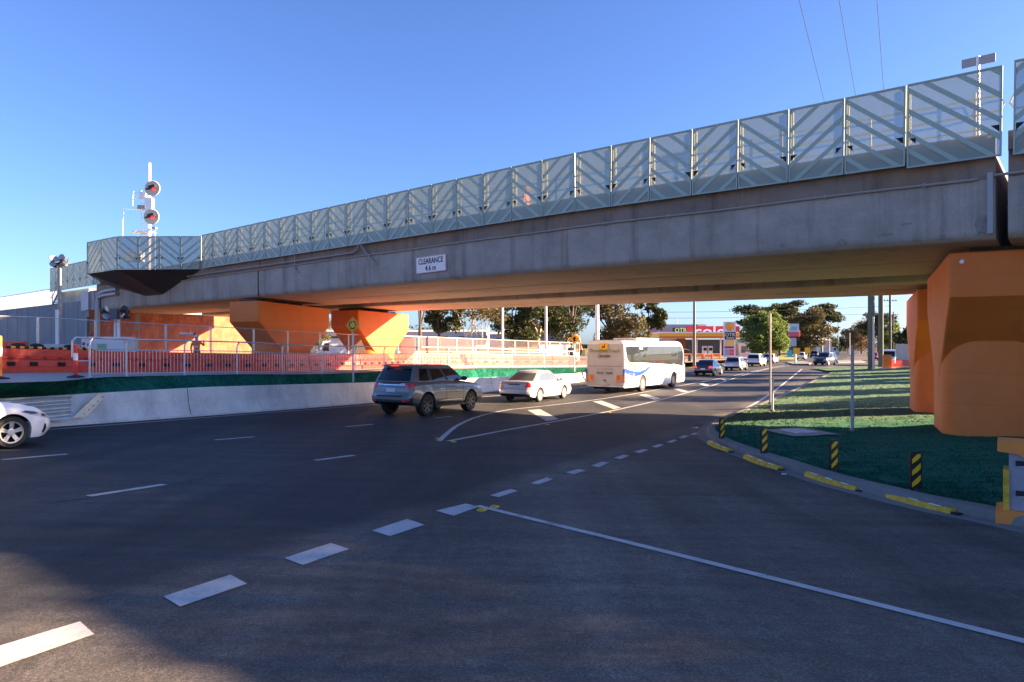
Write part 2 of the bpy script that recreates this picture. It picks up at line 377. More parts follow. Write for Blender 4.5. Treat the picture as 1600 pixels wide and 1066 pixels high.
tag(mb.build('median_outline', PAINT), kind='structure')
mb = MB()
line(mb, [(60,673),(85,671),(300,654.5),(400,646.5),(590,632),(760,620),(905,606),(1000,594)], 0.13)
line(mb, [(1168,637.6),(1208,613),(1253,577)], 0.14)
line(mb, [(746,791),(1000,853),(1300,928),(1680,1023)], 0.11)
tag(mb.build('edge_line', PAINT), kind='structure')
mb = MB()
for a, b in (((3,719),(105,710)), ((335,688),(397,683)), ((541,667.2),(583,663.3)), ((138,776),(257,757.5)), ((492,720),(553,712)), ((680,653.5),(706,651))):
    line(mb, [a, b], 0.14)
tag(mb.build('lane_line', PAINT), kind='structure')
FAINT = mat('worn_paint', (0.11, 0.11, 0.115), 0.8, c2=(0.05, 0.05, 0.052), scale=9)
mb = MB()
for a, b in (((70,786),(135,778)), ((257,757),(290,752)), ((310,748),(372,740)), ((425,730),(470,724)), ((553,712),(600,706)), ((612,704),(640,700))):
    line(mb, [a, b], 0.05)
tag(mb.build('set_out_line', FAINT), kind='structure')
def rpm(px, py, label):
    p = P(px, py); mb = MB()
    mb.prism([(-0.055,0),(0.055,0),(0.038,0.022),(-0.038,0.022)], -0.05, 0.05, 'y')
    o = mb.build('pavement_marker', YELLOW, loc=p); o.rotation_euler = (0, 0, R(60)); tag(o, label, 'road marker', 'yellow raised pavement markers')
for a in ((753,798,'yellow raised road marker at the near end of the long white line'), (773,793,'yellow raised road marker beside the end of the long white line'),
          (684,686,'yellow raised road marker left of the painted median tip'), (709,691,'yellow raised road marker right of the painted median tip'),
          (746,652.5,'yellow raised road marker on the curved side of the painted median'), (855,664,'yellow raised road marker below the first painted median bar'),
          (952,645,'yellow raised road marker below the second painted median bar')): rpm(*a)

# right grass verge with kerb
KP = [P(*p) for p in [(1640,840),(1551,817),(1437.5,795.6),(1356,774.5),(1288,757),(1216,732),(1145,708),(1112,693),(1096,680),(1099.5,670.5),(1122,657.5),(1174,637.6),(1227.5,616),(1285,589),(1297.6,583)]]
KP = smooth_poly(KP, 2)
def dist_poly(x, y, pl):
    best = 1e9
    for a, b in zip(pl, pl[1:]):
        dx, dy = b.x-a.x, b.y-a.y; t = max(0, min(1, ((x-a.x)*dx+(y-a.y)*dy)/(dx*dx+dy*dy+1e-9)))
        best = min(best, math.hypot(x-a.x-t*dx, y-a.y-t*dy))
    return best
mb = MB(); rows = []
for i, p in enumerate(KP):
    t = KP[min(i+1, len(KP)-1)]-KP[max(i-1, 0)]; t.z = 0; t.normalize(); n = Vector((t.y, -t.x, 0))   # towards the verge
    g = gz(p.x, p.y)
    prof = [(-0.16, 0.006), (0.10, 0.012), (0.12, 0.10), (0.16, 0.14), (0.36, 0.15), (0.38, 0.02)]
    rows.append([(p.x+n.x*a, p.y+n.y*a, g+z) for a, z in prof])
mb.grid(rows)
tag(mb.build('kerb', KERBC, smooth=False), kind='structure')
def mound(x, y):
    d = dist_poly(x, y, KP); return gz(x, y)+min(0.52, 0.135+0.042*max(0, d-0.3))
far_edge = [P(1268,577), P(1330,573.5), P(1400,571)]
poly = [p.copy() for p in KP]+far_edge+[Vector((46, 74, 0)), Vector((46, 30, 0)), Vector((30, 5, 0))]
def inside(x, y, pl):
    c = False; j = len(pl)-1
    for i in range(len(pl)):
        if (pl[i].y > y) != (pl[j].y > y) and x < (pl[j].x-pl[i].x)*(y-pl[i].y)/(pl[j].y-pl[i].y)+pl[i].x: c = not c
        j = i
    return c
# verge: rows that run from the kerb outwards
mb = MB(); rows = []
for i, p in enumerate(KP):
    t = KP[min(i+1, len(KP)-1)]-KP[max(i-1, 0)]; t.z = 0; t.normalize(); n = Vector((t.y, -t.x, 0))
    q0 = p+n*0.35
    k = i/(len(KP)-1); q1 = Vector((lerp(24, 44, k), lerp(-2, 70, k), 0)) 
    rows.append((q0, q1))
cols = []
for q0, q1 in rows:
    r = []
    for j in range(71):
        s = (j/70)**1.7; q = q0.lerp(q1, s)
        z = mound(q.x, q.y)+(hz(q.x, q.y, 1.5, 0.03)+hz(q.x, q.y, 6, 0.018) if j > 1 else 0)
        r.append((q.x, q.y, z))
    cols.append(r)
mb.grid(cols)
# far end of the verge
r0 = cols[-1]
far = []
pts_far = [P(1297.6,583)+Vector((0.3,0,0)), P(1268,577), P(1340,573.5), P(1440,570.5)]
r1 = [tuple(Vector(r0[j]).lerp(Vector((lerp(pts_far[1].x, 52, (j/70)**1.7), lerp(pts_far[1].y, 80, (j/70)**1.7), mound(0,0)*0+0.14+0.3*(j/70))), 1.0)) for j in range(71)]
mid = [tuple(Vector(a).lerp(Vector(b), 0.5)) for a, b in zip(r0, r1)]
mb.grid([r0, mid, r1])
r2 = [(lerp(24, 60, i/10), lerp(-2, -2, i/10), 0.8) for i in range(11)]
mb.grid([[(lerp(24+20*(y+2)/72, 62, i/6), y, mound(24+20*(y+2)/72, y)) for i in range(7)] for y in (-2, 10, 20, 30, 40, 50, 60, 70)])
def tufts(mb, sheet_rows, n, smin, smax, seed, near=None):
    r = random.Random(seed); nr, nc = len(sheet_rows), len(sheet_rows[0])
    k = 0
    while k < n:
        i = r.random()*(nr-1.001); j = r.random()*(nc-1.001)
        a = Vector(sheet_rows[int(i)][int(j)]); b_ = Vector(sheet_rows[int(i)+1][int(j)]); c_ = Vector(sheet_rows[int(i)][int(j)+1])
        p = a+(b_-a)*(i % 1)+(c_-a)*(j % 1); k += 1
        if near and r.random() > near(p): continue
        if noise.noise(p*1.7) < -0.25: continue
        h = r.uniform(smin, smax); w_ = h*r.uniform(0.3, 0.7); t = r.uniform(0, 3.14); d = Vector((math.cos(t), math.sin(t), 0)); ln = Vector((r.gauss(0, 0.4)*h, r.gauss(0, 0.4)*h, h))
        o = len(mb.v); mb.v += [tuple(p-d*w_-Vector((0,0,0.01))), tuple(p+d*w_-Vector((0,0,0.01))), tuple(p+ln)]; mb.f.append((o, o+1, o+2)); mb.m.append(0)
tufts(mb, cols, 90000, 0.015, 0.045, 3, lambda p: min(1, 14/max(8, p.y)))
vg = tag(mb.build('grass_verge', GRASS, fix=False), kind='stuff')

# left bank: concrete barrier, green bank, path, site ground
BAR = [Vector(p) for p in [(-17.3,8.5,0),(-12.5,18,0),(-9.2,25,0),(-6.4,30.2,0),(-0.7,40.9,0),(4.65,50.2,0),(12,64,0),(20,79,0)]]
BTOP = [(8,1.45),(18.9,1.35),(23,1.31),(31,1.05),(38.8,0.87),(50,0.65),(80,0.62)]
def by_y(pl, y):
    for a, b in zip(pl, pl[1:]):
        if y <= b.y or b is pl[-1]:
            t = (y-a.y)/(b.y-a.y); return Vector((lerp(a.x, b.x, t), y, 0))
RAILPX = [(90,18.0,1.78),(140,20.6,1.755),(197,22,1.716),(288,23.6,1.69),(370,25.3,1.65),(441,27,1.57),(503,29,1.50),(555,31,1.48),(600,33.2,1.46),(650,35.6,1.43),(700,37.8,1.40),(743,40,1.38),(800,43.2,1.28),(850,46.5,1.2),(899,50.5,1.08),(960,58,0.95),(1010,68,0.8)]
RAIL = [Vector((A(px, Y), Y, z)) for px, Y, z in RAILPX]
RAIL = [Vector((-19.5, 9, 1.85))]+RAIL
def rail_at(y):
    for a, b in zip(RAIL, RAIL[1:]):
        if y <= b.y or b is RAIL[-1]:
            t = (y-a.y)/(b.y-a.y); return a.lerp(b, t)
nrm = Vector((-0.883, 0.47, 0))
bar = thing('concrete_barrier', 'long pale concrete road barrier with a joint, along the far side of the road', 'road barrier')
ys = fr(8.5, 79, 90); prof_rows = []
for y in ys:
    p = by_y(BAR, y); g = gz(p.x, p.y); T = interp(BTOP, y); h = T-g
    prof_rows.append([tuple(p+nrm*a+Vector((0,0,g+z))) for a, z in ((0,-0.05),(0.0,0.07),(0.05,0.12),(0.15,h*0.5),(0.20,h-0.02),(0.22,h),(0.42,h),(0.44,h-0.02),(0.6,-0.05))])
MB().grid(prof_rows).build('barrier_body', CONC, bar)
mb = MB()
for y in (22.3, 31.2, 40.2, 49.5):
    p = by_y(BAR, y); g = gz(p.x, p.y); h = interp(BTOP, y)-g
    mb.prism([(-0.008,0.0),(0.012,0.0),(0.012,1),(-0.008,1)], 0, 1) if False else None
    d = Vector((0.47, 0.883, 0))
    def q(a, z, s): return tuple(p+nrm*a+d*s+Vector((0,0,g+z)))
    pr = [(-0.004,0.07),(0.046,0.13),(0.146,h*0.5),(0.196,h-0.02),(0.22,h+0.004),(0.42,h+0.004)]
    mb.grid([[q(a, z, -0.012) for a, z in pr], [q(a, z, 0.012) for a, z in pr]])
mb.build('joint', DARK, bar)
mb = MB(); rr = []
for y in fr(8.6, 79, 130):
    b = by_y(BAR, y)+nrm*0.40; b.z = interp(BTOP, y)-0.04
    rl = rail_at(y+0.5)+Vector((0.30, -0.14, 0.0))
    row = []
    for j in range(13):
        t = j/12; q = b.lerp(rl, t); q.z += (hz(q.x, q.y, 1.2, 0.07)+hz(q.x, q.y, 4, 0.03))*math.sin(math.pi*t)
        row.append(tuple(q))
    rr.append(row)
mb.grid(rr); tufts(mb, rr, 30000, 0.02, 0.05, 4); tag(mb.build('grass_bank', GRASSB, fix=False), kind='stuff')
RED = [Vector((A(px, Y), Y, z)) for px, Y, z in [(-420,15,1.95),(-150,20.5,1.88),(25,23.7,1.79),(200,27,1.66),(397,31,1.53),(480,35,1.43),(560,38.6,1.40),(640,46,1.32),(700,51,1.26),(800,54.5,1.15),(900,57,1.1),(1010,66,0.85)]]
def red_at(s):     # s = 0..1 along
    L = [0]
    for a, b in zip(RED, RED[1:]): L.append(L[-1]+(b-a).length)
    d = s*L[-1]
    for i in range(len(RED)-1):
        if d <= L[i+1] or i == len(RED)-2: return RED[i].lerp(RED[i+1], (d-L[i])/(L[i+1]-L[i]))
def rail_s(s):
    L = [0]
    for a, b in zip(RAIL, RAIL[1:]): L.append(L[-1]+(b-a).length)
    d = s*L[-1]
    for i in range(len(RAIL)-1):
        if d <= L[i+1] or i == len(RAIL)-2: return RAIL[i].lerp(RAIL[i+1], (d-L[i])/(L[i+1]-L[i]))
mb = MB(); mb.grid([[tuple(rail_s(s)+Vector((0.34,-0.16,0.015))), tuple(rail_s(s).lerp(red_at(s), 0.35)), tuple(red_at(s))] for s in fr(0, 1, 60)])
tag(mb.build('footpath', PATHM), kind='structure')
FARL = [Vector(p) for p in [(-160,2,1.8),(-160,20,1.6),(-160,40,1.6),(-160,65,1.3),(-160,90,1.2),(-120,140,1),(-90,155,1),(-60,160,0.9),(-30,170,0.7),(0,170,0.5),(20,170,0.3),(62,160,0.05)]]
mb = MB(); mb.grid([[tuple(a.lerp(b, t)+Vector((0,0,hz(a.x+t*9, a.y, 0.4, 0.1)*(1 if 0 < t < 1 else 0)))) for t in fr(0, 1, 8)] for a, b in zip(RED, FARL)])
tag(mb.build('site_ground', DIRT), kind='structure')
# ------------------------------------------------------------------ the bridge; local x runs along it to the right, local y into its depth
BA = math.atan2(-0.6433, 0.7656)
BL = Vector((-2.88, 25.6, 0)); BX = Vector((0.7656, -0.6433, 0)); BY = Vector((0.6433, 0.7656, 0))
def bl(x, y, z): return BL+BX*x+BY*y+Vector((0,0,z))
bridge = thing('rail_bridge', 'grey concrete rail bridge with pale green patterned side screens crossing the road', 'bridge', BL, BA)
zo = lambda x: -0.0125*max(0, x-6)                      # slight fall towards the right
def zs(x, y):                                           # soffit height
    near = 5.12+zo(x); far = interp([(-34, 5.0), (-12, 4.90), (12, 4.62), (60, 4.4)], x); return near+(far-near)*y/11.2
W = 11.2
def span(name, x0, x1, n=14):
    def prof(x, y0, y1, ztop, r0=0.16, r1=0.05):
        b0, b1 = zs(x, y0), zs(x, y1)
        a = []
        for k in range(5):
            t = math.pi/2*k/4; a.append((y0+r0-r0*math.sin(t)*1.0, b0+r0-r0*math.cos(t)))
        return [(y1, b1+r1), (y1-r1, b1)]+a+[(y0-0.015, b0+0.8), (y0, ztop), (y1, ztop)]
    # edge girder, inner girders
    for k, (y0, y1, r0) in enumerate(((0, 2.75, 0.22), (2.86, 5.45, 0.08), (7.5, 9.2, 0.10), (9.32, W, 0.08))):
        mb = MB(); rows = []
        for i in range(n+1):
            x = lerp(x0, x1, i/n); top = 6.42+zo(x) if k == 0 else 6.5+zo(x)
            rows.append([(x, a, b) for a, b in prof(x, y0, y1, top, r0)])
        mb.grid(rows, close=True); m = len(rows[0])
        mb.f += [tuple(range(m)), tuple(range(len(mb.v)-1, len(mb.v)-m-1, -1))]; mb.m += [0, 0]
        go = mb.build('girder', [GIRDER, SOFFIT_BOUNCE], bridge, angle=35)
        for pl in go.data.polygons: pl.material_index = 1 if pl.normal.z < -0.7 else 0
    mb = MB(); rows = []
    for i in range(n+1):
        x = lerp(x0, x1, i/n); z = zo(x)
        rows.append([(x, a, b+z) for a, b in ((0.06, 6.42),(0.10, 6.98),(0.02, 7.0),(0.02, 7.40),(0.25, 7.42),(0.27, 7.02),(W-0.27, 7.02),(W-0.25, 7.42),(W-0.02, 7.42),(W-0.02, 6.7),(W-0.4, 6.45),(7.2, 6.35),(5.6, 6.0),(2.9, 6.3))])
    mb.grid(rows, close=True); m = len(rows[0])
    mb.f += [tuple(range(m)), tuple(range(len(mb.v)-1, len(mb.v)-m-1, -1))]; mb.m += [0, 0]
    mb.build('deck', DECKC, bridge)
span('a', -34.2, -12.62, 12); span('b', -12.55, 17.20, 20); span('c', 17.42, 47, 12); span('d', 47.1, 70, 8)

# screen panels
def clip(poly, x0, x1, z0, z1):
    def cut(pl, f, g):
        o = []
        for i in range(len(pl)):
            a, b = pl[i-1], pl[i]
            fa, fb = f(a), f(b)
            if (fa >= 0) != (fb >= 0): t = fa/(fa-fb); o.append((a[0]+(b[0]-a[0])*t, a[1]+(b[1]-a[1])*t))
            if fb >= 0: o.append(b)
        return o
    for f in (lambda p: p[0]-x0, lambda p: x1-p[0], lambda p: p[1]-z0, lambda p: z1-p[1]):
        poly = cut(poly, f, None)
        if len(poly) < 3: return None
    return poly
def panel(w, h, flip, mats, full=True):
    g = 0.012; mb = MB()
    for c, d in (((w/2, 0, 0.02), (w-2*g, 0.05, 0.04)), ((w/2, 0, h-0.02), (w-2*g, 0.05, 0.04)), ((g+0.018, 0, h/2), (0.036, 0.05, h-0.08)), ((w-g-0.018, 0, h/2), (0.036, 0.05, h-0.08))): mb.box(c, d, 0)
    p = mb.build('screen_panel', mats[0], bridge)
    MB().quad([(g+0.03, 0, 0.03), (w-g-0.03, 0, 0.03), (w-g-0.03, 0, h-0.03), (g+0.03, 0, h-0.03)]).build('mesh_sheet', mats[1], p)
    mb = MB(); sl = 0.80
    k = 0; z = -1.05
    while z < h:
        q = [(0, z), (w, z+sl*w), (w, z+sl*w+0.125), (0, z+0.125)]
        q = clip(q, g+0.03, w-g-0.03, 0.035, h-0.035)
        if q:
            if flip: q = [(w-a, b) for a, b in q][::-1]
            mb.prism(q, -0.017, -0.005, 'y')
        z += (0.36, 0.52, 0.47)[k % 3]; k += 1
    # vertical stiff strips at the joints in the lower half
    mb.build('chevron_strip', mats[2], p)
    mb = MB()
    for s in (0, 1):
        x = 0.055 if s == 0 else w-0.055; dx = 0.15 if s == 0 else -0.15; zt = 0.66
        low = (s == 0) != flip
        t = [(x, zt), (x+dx, zt), (x, zt-0.15)] if low else [(x+dx*0.2, zt-0.0), (x+dx, zt), (x+dx, zt-0.16)]
        if not low: t = [(x+0.0, zt), (x+dx*0.85, zt), (x+dx*0.85, zt-0.13)]
        if full: MB().prism(t, -0.026, -0.018, 'y').build('corner_opening', DARK, p)
    return p
M1 = (STRIP, SHEET, STRIPD); M2 = (STRIP, SHEETP, STRIPD)
slope = lambda x: math.atan(0.0125) if x >= 6 else 0.0
near0 = panel(1.3, 1.83, False, M1); near1 = panel(1.3, 1.83, True, M1)
first = {0: near0, 1: near1}; used = {0: False, 1: False}
def place(kind, protos, x, y, z, rz=0.0, par=bridge):
    o = protos[kind]
    if o.get('_u'): o = copy_tree(o, par)
    o['_u'] = 1
    o.parent = par; o.location = (x, y, z); o.rotation_euler = (0, slope(x) if rz == 0 else 0, rz); return o
SY = -0.10
for k in range(26):
    x = 15.54-1.3*(k+1); place((k+1) % 2, first, x, SY, 6.92+zo(x))
end = panel(1.78, 1.90, True, M1); place(0, {0: end}, 15.55, SY, 6.86+zo(15.5))
x = 17.50
for k in range(16):
    w3 = 1.78; 
    if k == 0: e2 = panel(1.78, 1.97, False, M1); place(0, {0: e2}, x, SY, 6.84+zo(x))
    else: place(k % 2, {0: end, 1: e2}, x, SY, 6.86+zo(x))
    x += 1.8
# far side screens
farp = panel(1.3, 1.83, False, M2, False); farq = panel(1.3, 1.83, True, M2, False); fp = {0: farp, 1: farq}
for k in range(36):
    x = 20-1.3*(k+1); place(k % 2, fp, x, W+0.1, 6.8+zo(x))
# bump-out platform for the signal
def wl(v): v = Vector(v)-BL; return (v.dot(BX), v.dot(BY))
pA = bl(-18.26, 0, 0); pA = Vector((A(315, 37.75), 37.75, 0))
pB, pC = Vector((A(183, 37.8), 37.8, 0)), Vector((A(136, 40.0), 40.0, 0))
pD = bl(-32.7, 0, 0)
def run(a, b, n, flip0, hh=1.83, z=6.94):
    ax, ay = wl(a); bx, by = wl(b); L = math.hypot(bx-ax, by-ay); ang = math.atan2(by-ay, bx-ax)
    pr = panel(L/n, hh, False, M1); pq = panel(L/n, hh, True, M1) if n > 1 else None
    for i in range(n):
        t = i/n; place((i+flip0) % 2, {0: pr, 1: pq}, lerp(ax, bx, t), lerp(ay, by, t), z, ang)
run(pB, pA, 4, 1); run(pC, pB, 2, 0); run(pD, pC, 4, 0)
xd = -32.9
pr3 = {0: near0, 1: near1}
for k in range(8): x = xd-1.3*(k+1); place(k % 2, pr3, x, SY, 6.92)
# angular soffit under the platform
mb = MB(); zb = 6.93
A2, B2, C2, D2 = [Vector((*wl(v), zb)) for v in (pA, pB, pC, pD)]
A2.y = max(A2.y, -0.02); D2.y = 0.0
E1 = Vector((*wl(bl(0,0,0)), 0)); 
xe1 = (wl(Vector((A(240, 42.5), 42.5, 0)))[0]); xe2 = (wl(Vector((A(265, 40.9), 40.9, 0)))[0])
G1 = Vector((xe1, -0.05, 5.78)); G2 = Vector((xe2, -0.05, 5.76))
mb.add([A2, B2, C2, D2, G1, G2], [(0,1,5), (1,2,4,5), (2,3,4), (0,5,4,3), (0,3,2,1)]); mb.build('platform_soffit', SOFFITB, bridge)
# handrails behind the screens
mb = MB()
for z in (7.62, 7.95, 8.30):
    mb.tube([(-18, 0.45, z), (6, 0.45, z), (17.0, 0.45, z+zo(17))], 0.022, 6)
    mb.tube([(17.7, 0.45, z+zo(17)), (44, 0.45, z+zo(44))], 0.022, 6)
mb.tube([(17.0, 0.45, 7.95-.13), (17.25, 0.45, 7.97-.13), (17.32, 0.45, 8.1-.13), (17.25, 0.45, 8.28-.13), (17.0, 0.45, 8.30-.13)], 0.022, 6)
mb.tube([(17.7, 0.45, 7.95-.14), (17.5, 0.45, 7.97-.14), (17.42, 0.45, 8.1-.14), (17.5, 0.45, 8.28-.14), (17.7, 0.45, 8.30-.14)], 0.022, 6)
for i in range(-8, 9): mb.tube([(i*2.1, 0.45, 7.3+zo(i*2.1)), (i*2.1, 0.45, 8.45+zo(i*2.1))], 0.028, 6)
mb.build('walkway_handrail', GALVD, bridge)
mb = MB(); YG = mat('cream_post', (0.36, 0.36, 0.28), 0.6)
for k in range(27):
    x = 15.54-1.3*k; mb.box((x+0.03, 0.06, 7.85+zo(x)), (0.10, 0.06, 1.72))
for k in range(14): x = 17.75+1.8*k; mb.box((x+0.06, 0.06, 7.85+zo(x)), (0.10, 0.06, 1.72))
mb.build('screen_post', YG, bridge)
# conduits on the fascia
mb = MB(); pts = [(x, -0.055, 6.44+zo(x)+0.01*math.sin(x)) for x in fr(-4.6, 16.9, 24)]
mb.tube(pts, 0.03, 8); mb.tube([(17.1, -0.05, 6.34), (40, -0.05, 6.03)], 0.03, 8)
mb.tube([(-30, -0.05, 6.40), (-4.6, -0.055, 6.45)], 0.025, 8); mb.tube([(-30, -0.05, 6.62), (-5.6, -0.05, 6.62), (-4.9, -0.05, 6.64), (-4.62, -0.05, 6.75), (-4.55, -0.08, 6.95)], 0.035, 8)
mb.tube([(-4.4, -0.06, 6.9), (-3.9, -0.06, 6.42), (-3.5, -0.06, 6.12), (-3.35, -0.02, 6.02)], 0.035, 8)
mb.tube([(6.6, -0.0, 6.9), (6.6, -0.0, 6.9001)], 0.01) if False else None
mb.tube([(3.02+0, -0.06, 6.85)]*1+[(3.02, -0.06, 6.5)], 0.02) if False else None
mb.tube([(1.25-0.0, -0.06, 6.9), (1.25, -0.06, 6.25), (1.1, -0.06, 6.0), (0.8, -0.04, 5.92)][0:0] or [(-9.3, -0.06, 6.9), (-9.3, -0.06, 6.3), (-9.15, -0.05, 6.15), (-8.95, -0.03, 6.08)], 0.03, 8)
for k in range(10): x = -3+2.1*k; mb.box((x, -0.03, 6.44+zo(x)), (0.03, 0.09, 0.11))
mb.build('conduit', mat('grey_conduit', (0.33, 0.29, 0.27), 0.55, 0.2), bridge)
mb = MB()
for dy in (0, 0.32):
    xx = -33.2-dy; mb.tube([(-30.0, -0.14, 6.42-dy*0.9), (xx+1.2, -0.14, 6.40-dy*0.9), (xx+0.35, -0.14, 6.30-dy*0.9), (xx, -0.14, 5.9-dy*0.9), (xx-0.05, -0.14, 4.6), (xx-0.1, -0.14, 1.0)], 0.11, 10)
mb.build('downpipe', mat('light_grey_pipe', (0.42, 0.43, 0.45), 0.5), bridge)
# dark gap lips at the joints, drip patch
for xj in (-12.585,):
    MB().box((xj, -0.018, 5.75), (0.05, 0.02, 1.3)).build('expansion_joint', DARK, bridge)
# stains left on the fascia
mb = MB()
mb.box((17.12, -0.06, 5.75), (0.10, 0.10, 1.3)); mb.build('drainage_strip', mat('pale_drain_strip', (0.33, 0.33, 0.34), 0.6), bridge)
# people on the walkway come later
# ------------------------------------------------------------------ clearance sign
cs = thing('clearance_sign', 'white metal plate reading CLEARANCE 4.6 m fixed to the bridge girder', 'sign', bl(0.0, -0.08, 5.75), BA)
sx0 = wl(Vector((A(670, 25.5), 25.5, 0)))[0]
tsg = (sx0, 0)
cs.location = bl(-0.17, -0.06, 5.78)
cs.rotation_euler = (0, R(-0.8), BA)
MB().box((0, 0, 0), (1.62, 0.03, 0.62)).build('sign_plate', mat('sign_white', (0.92, 0.80, 0.78), 0.5, var=0.04), cs)
mb = MB()
for c, d in (((0,-0.0165,0.295),(1.6,0.002,0.012)),((0,-0.0165,-0.295),(1.6,0.002,0.012)),((-0.795,-0.0165,0),(0.012,0.002,0.6)),((0.795,-0.0165,0),(0.012,0.002,0.6))): mb.box(c, d)
mb.build('red_border', mat('sign_red', (0.55, 0.06, 0.05), 0.5), cs)
text('lettering', 'CLEARANCE', 0.30, BLACK, cs, TM((0, -0.02, 0.12), (1,0,0), (0,0,1)), 0.003, squash=0.80)
text('lettering', '4.6 m', 0.29, BLACK, cs, TM((0, -0.02, -0.15), (1,0,0), (0,0,1)), 0.003, squash=0.9)

# ------------------------------------------------------------------ piers
def ring(hl, hw, r, n=7):
    o = []
    for cx, cy, a0 in ((hl-r, hw-r, 0), (-hl+r, hw-r, 90), (-hl+r, -hw+r, 180), (hl-r, -hw+r, 270)):
        for k in range(n+1):
            a = R(a0+90*k/n); o.append((cx+r*math.cos(a), cy+r*math.sin(a)))
    return o
def pier(label, near, T0, T1, base, L=5.1, wd=2.07):
    # near = world xy of the near left top corner; the long axis runs 26 degrees from +Y; the narrow end faces the camera
    ax = Vector((math.sin(R(26.5)), math.cos(R(26.5)), 0)); ay = Vector((-ax.y, ax.x, 0))     # local x away, local y to the left
    c = Vector((near[0], near[1], 0))+ax*L/2-ay*wd/2*near[2]
    t = thing('bridge_pier', label, 'bridge pier', (c.x, c.y, base), math.atan2(ax.y, ax.x), 'orange painted bridge piers')
    top = lambda x: lerp(T0, T1, (x+L/2)/L)-base
    mb = MB(); rows = []
    lv = [(0, L/2-0.03, wd/2-0.03, 0.08), (0.03, L/2, wd/2, 0.08), (1.0, L/2, wd/2, 0.08)]
    lv += [(1.02, L/2-0.005, wd/2, 0.08), (1.06, L/2-0.05, wd/2, 0.08), (2.85, 0.55, wd/2, 0.08)]
    rows = []
    for d, hl, hw, r in lv: rows.append([(x, y, top(x)-d) for x, y in ring(hl, hw, r)])
    n = len(rows[0]); mb.grid(rows, close=True); mb.f.append(tuple(range(n))); mb.m.append(0)
    mb.build('pier_head', ORANGE, t, angle=28)
    mb = MB(); rows = []
    RG = lambda: ring(1.50, wd/2-0.012, 0.72, 10)
    rows.append([(x, y, top(x)-1.35) for x, y in RG()])
    for z in (1.0, 0.0, -0.6): rows.append([(x, y, z) for x, y in RG()])
    mb.grid(rows, close=True); mb.build('column', ORANGE, t, angle=28)
    mb = MB()
    for x in (-L/2+0.6, -L/2+2.0, L/2-2.0, L/2-0.6): mb.box((x, 0, top(x)+0.06), (0.7, 1.2, 0.14))
    mb.build('bearing', mat('dark_bearing', (0.03, 0.03, 0.032), 0.7), t)
    return t
def corner(px, Y, side=1): return (A(px, Y), Y, side)
pier('orange pier nearest the left, in front of the textured orange wall', corner(404, 33.6, -1), 4.93, 4.78, 1.0)
pier('orange pier partly sunlit, behind the yellow roundabout sign', corner(559.5, 39.8, -1), 4.80, 4.72, 1.0)
pier('largest orange pier, closest to the camera at the right edge', corner(1483, 15.6, 1), 4.84, 4.68, 0.55)
pier('orange pier behind the largest one, beyond the green verge', corner(1433.5, 22.2, 1), 4.56, 4.47, 0.5)
# small fittings and stains
mk = tag(MB().lathe([(0.0, -0.02), (0.045, -0.015), (0.045, 0.01)], 12, (0, 0, 0), 'y').build('survey_target', mat('target_white', (0.85, 0.82, 0.8), 0.5), loc=(A(1503, 15.35), 15.35, ZA(409, 15.35))), 'small white round survey target on the top of the nearest orange pier', 'survey target')
mk.rotation_euler = (0, 0, R(-26.5))
def stain(px, py, Y, w_, h_, seed):
    c = Vector((A(px, Y), Y, 0)); x, _ = wl(c); z = ZA(py, Y); r = random.Random(seed)
    mb = MB(); n = 14; pts = [(x+w_*(0.75+0.5*r.random())*math.cos(2*math.pi*i/n), z+h_*(0.75+0.5*r.random())*math.sin(2*math.pi*i/n)) for i in range(n)]
    mb.prism(pts, -0.008, 0.02, 'y'); mb.build('stain', mat('stained_concrete', (0.20, 0.175, 0.16), 0.9, c2=(0.30, 0.265, 0.24), scale=9), bridge)
stain(1222, 383, 17.35, 0.07, 0.06, 1); stain(1316, 379, 16.55, 0.11, 0.08, 2); stain(1420, 352, 15.75, 0.12, 0.03, 3); stain(1385, 368, 16.0, 0.2, 0.035, 4); stain(1536, 352, 14.78, 0.14, 0.22, 5)
# ------------------------------------------------------------------ abutment and approach
ab = thing('bridge_abutment', 'grey concrete end block carrying the left end of the bridge', 'abutment', bl(-34.6, 0, 0.9), BA)
mb = MB(); mb.box((-1.0, 1.6, 2.75), (1.9, 3.0, 5.9)); mb.box((-5.2, 6.0, 2.6), (3.0, 10.4, 5.6)); mb.box((-2.9, 2.6, 2.6), (2.0, 1.0, 5.6)); mb.box((-5.35, 1.2, 2.9), (6.7, 1.6, 6.15)); mb.build('end_wall', WALLC, ab)
MB().box((-0.9, 0.03, 3.1), (0.42, 0.1, 1.5)).build('recess', DARK, ab)
MB().box((-1.55, 0.02, 5.0), (1.4, 0.1, 1.35)).build('cover_plate', mat('pale_plate', (0.50, 0.48, 0.52), 0.6, var=0.08), ab)
rw = thing('retaining_wall', 'long blue grey concrete retaining wall of the bridge approach', 'wall', bl(-37.0, 0.3, 0.9), BA)
mb = MB(); mb.box((-22, 0.5, 2.4), (43.8, 1.0, 5.4)); mb.build('wall_body', mat('blue_grey_panels', (0.22, 0.25, 0.28), 0.8, c2=(0.16, 0.18, 0.20), scale=0.5, bump=0.2, bscale=12), rw)
mb = MB()
for k in range(14): mb.box((-1.5-3.0*k, -0.006, 2.4), (0.04, 0.012, 5.3))
mb.build('panel_joint', mat('joint_grey', (0.10, 0.11, 0.12), 0.9), rw)
ff = thing('approach_fence', 'pale wire mesh fence along the top of the retaining wall', 'fence', bl(-37.0, 0.5, 6.0), BA)
MESHW = sheet('fine_white_mesh', (0.75, 0.74, 0.70), 0.35, 0.3)
mb = MB(); mb.quad([(-43, 0, 0), (-6.6, 0, 0), (-6.6, 0, 1.25), (-43, 0, 1.25)]); mb.build('mesh_infill', MESHW, ff)
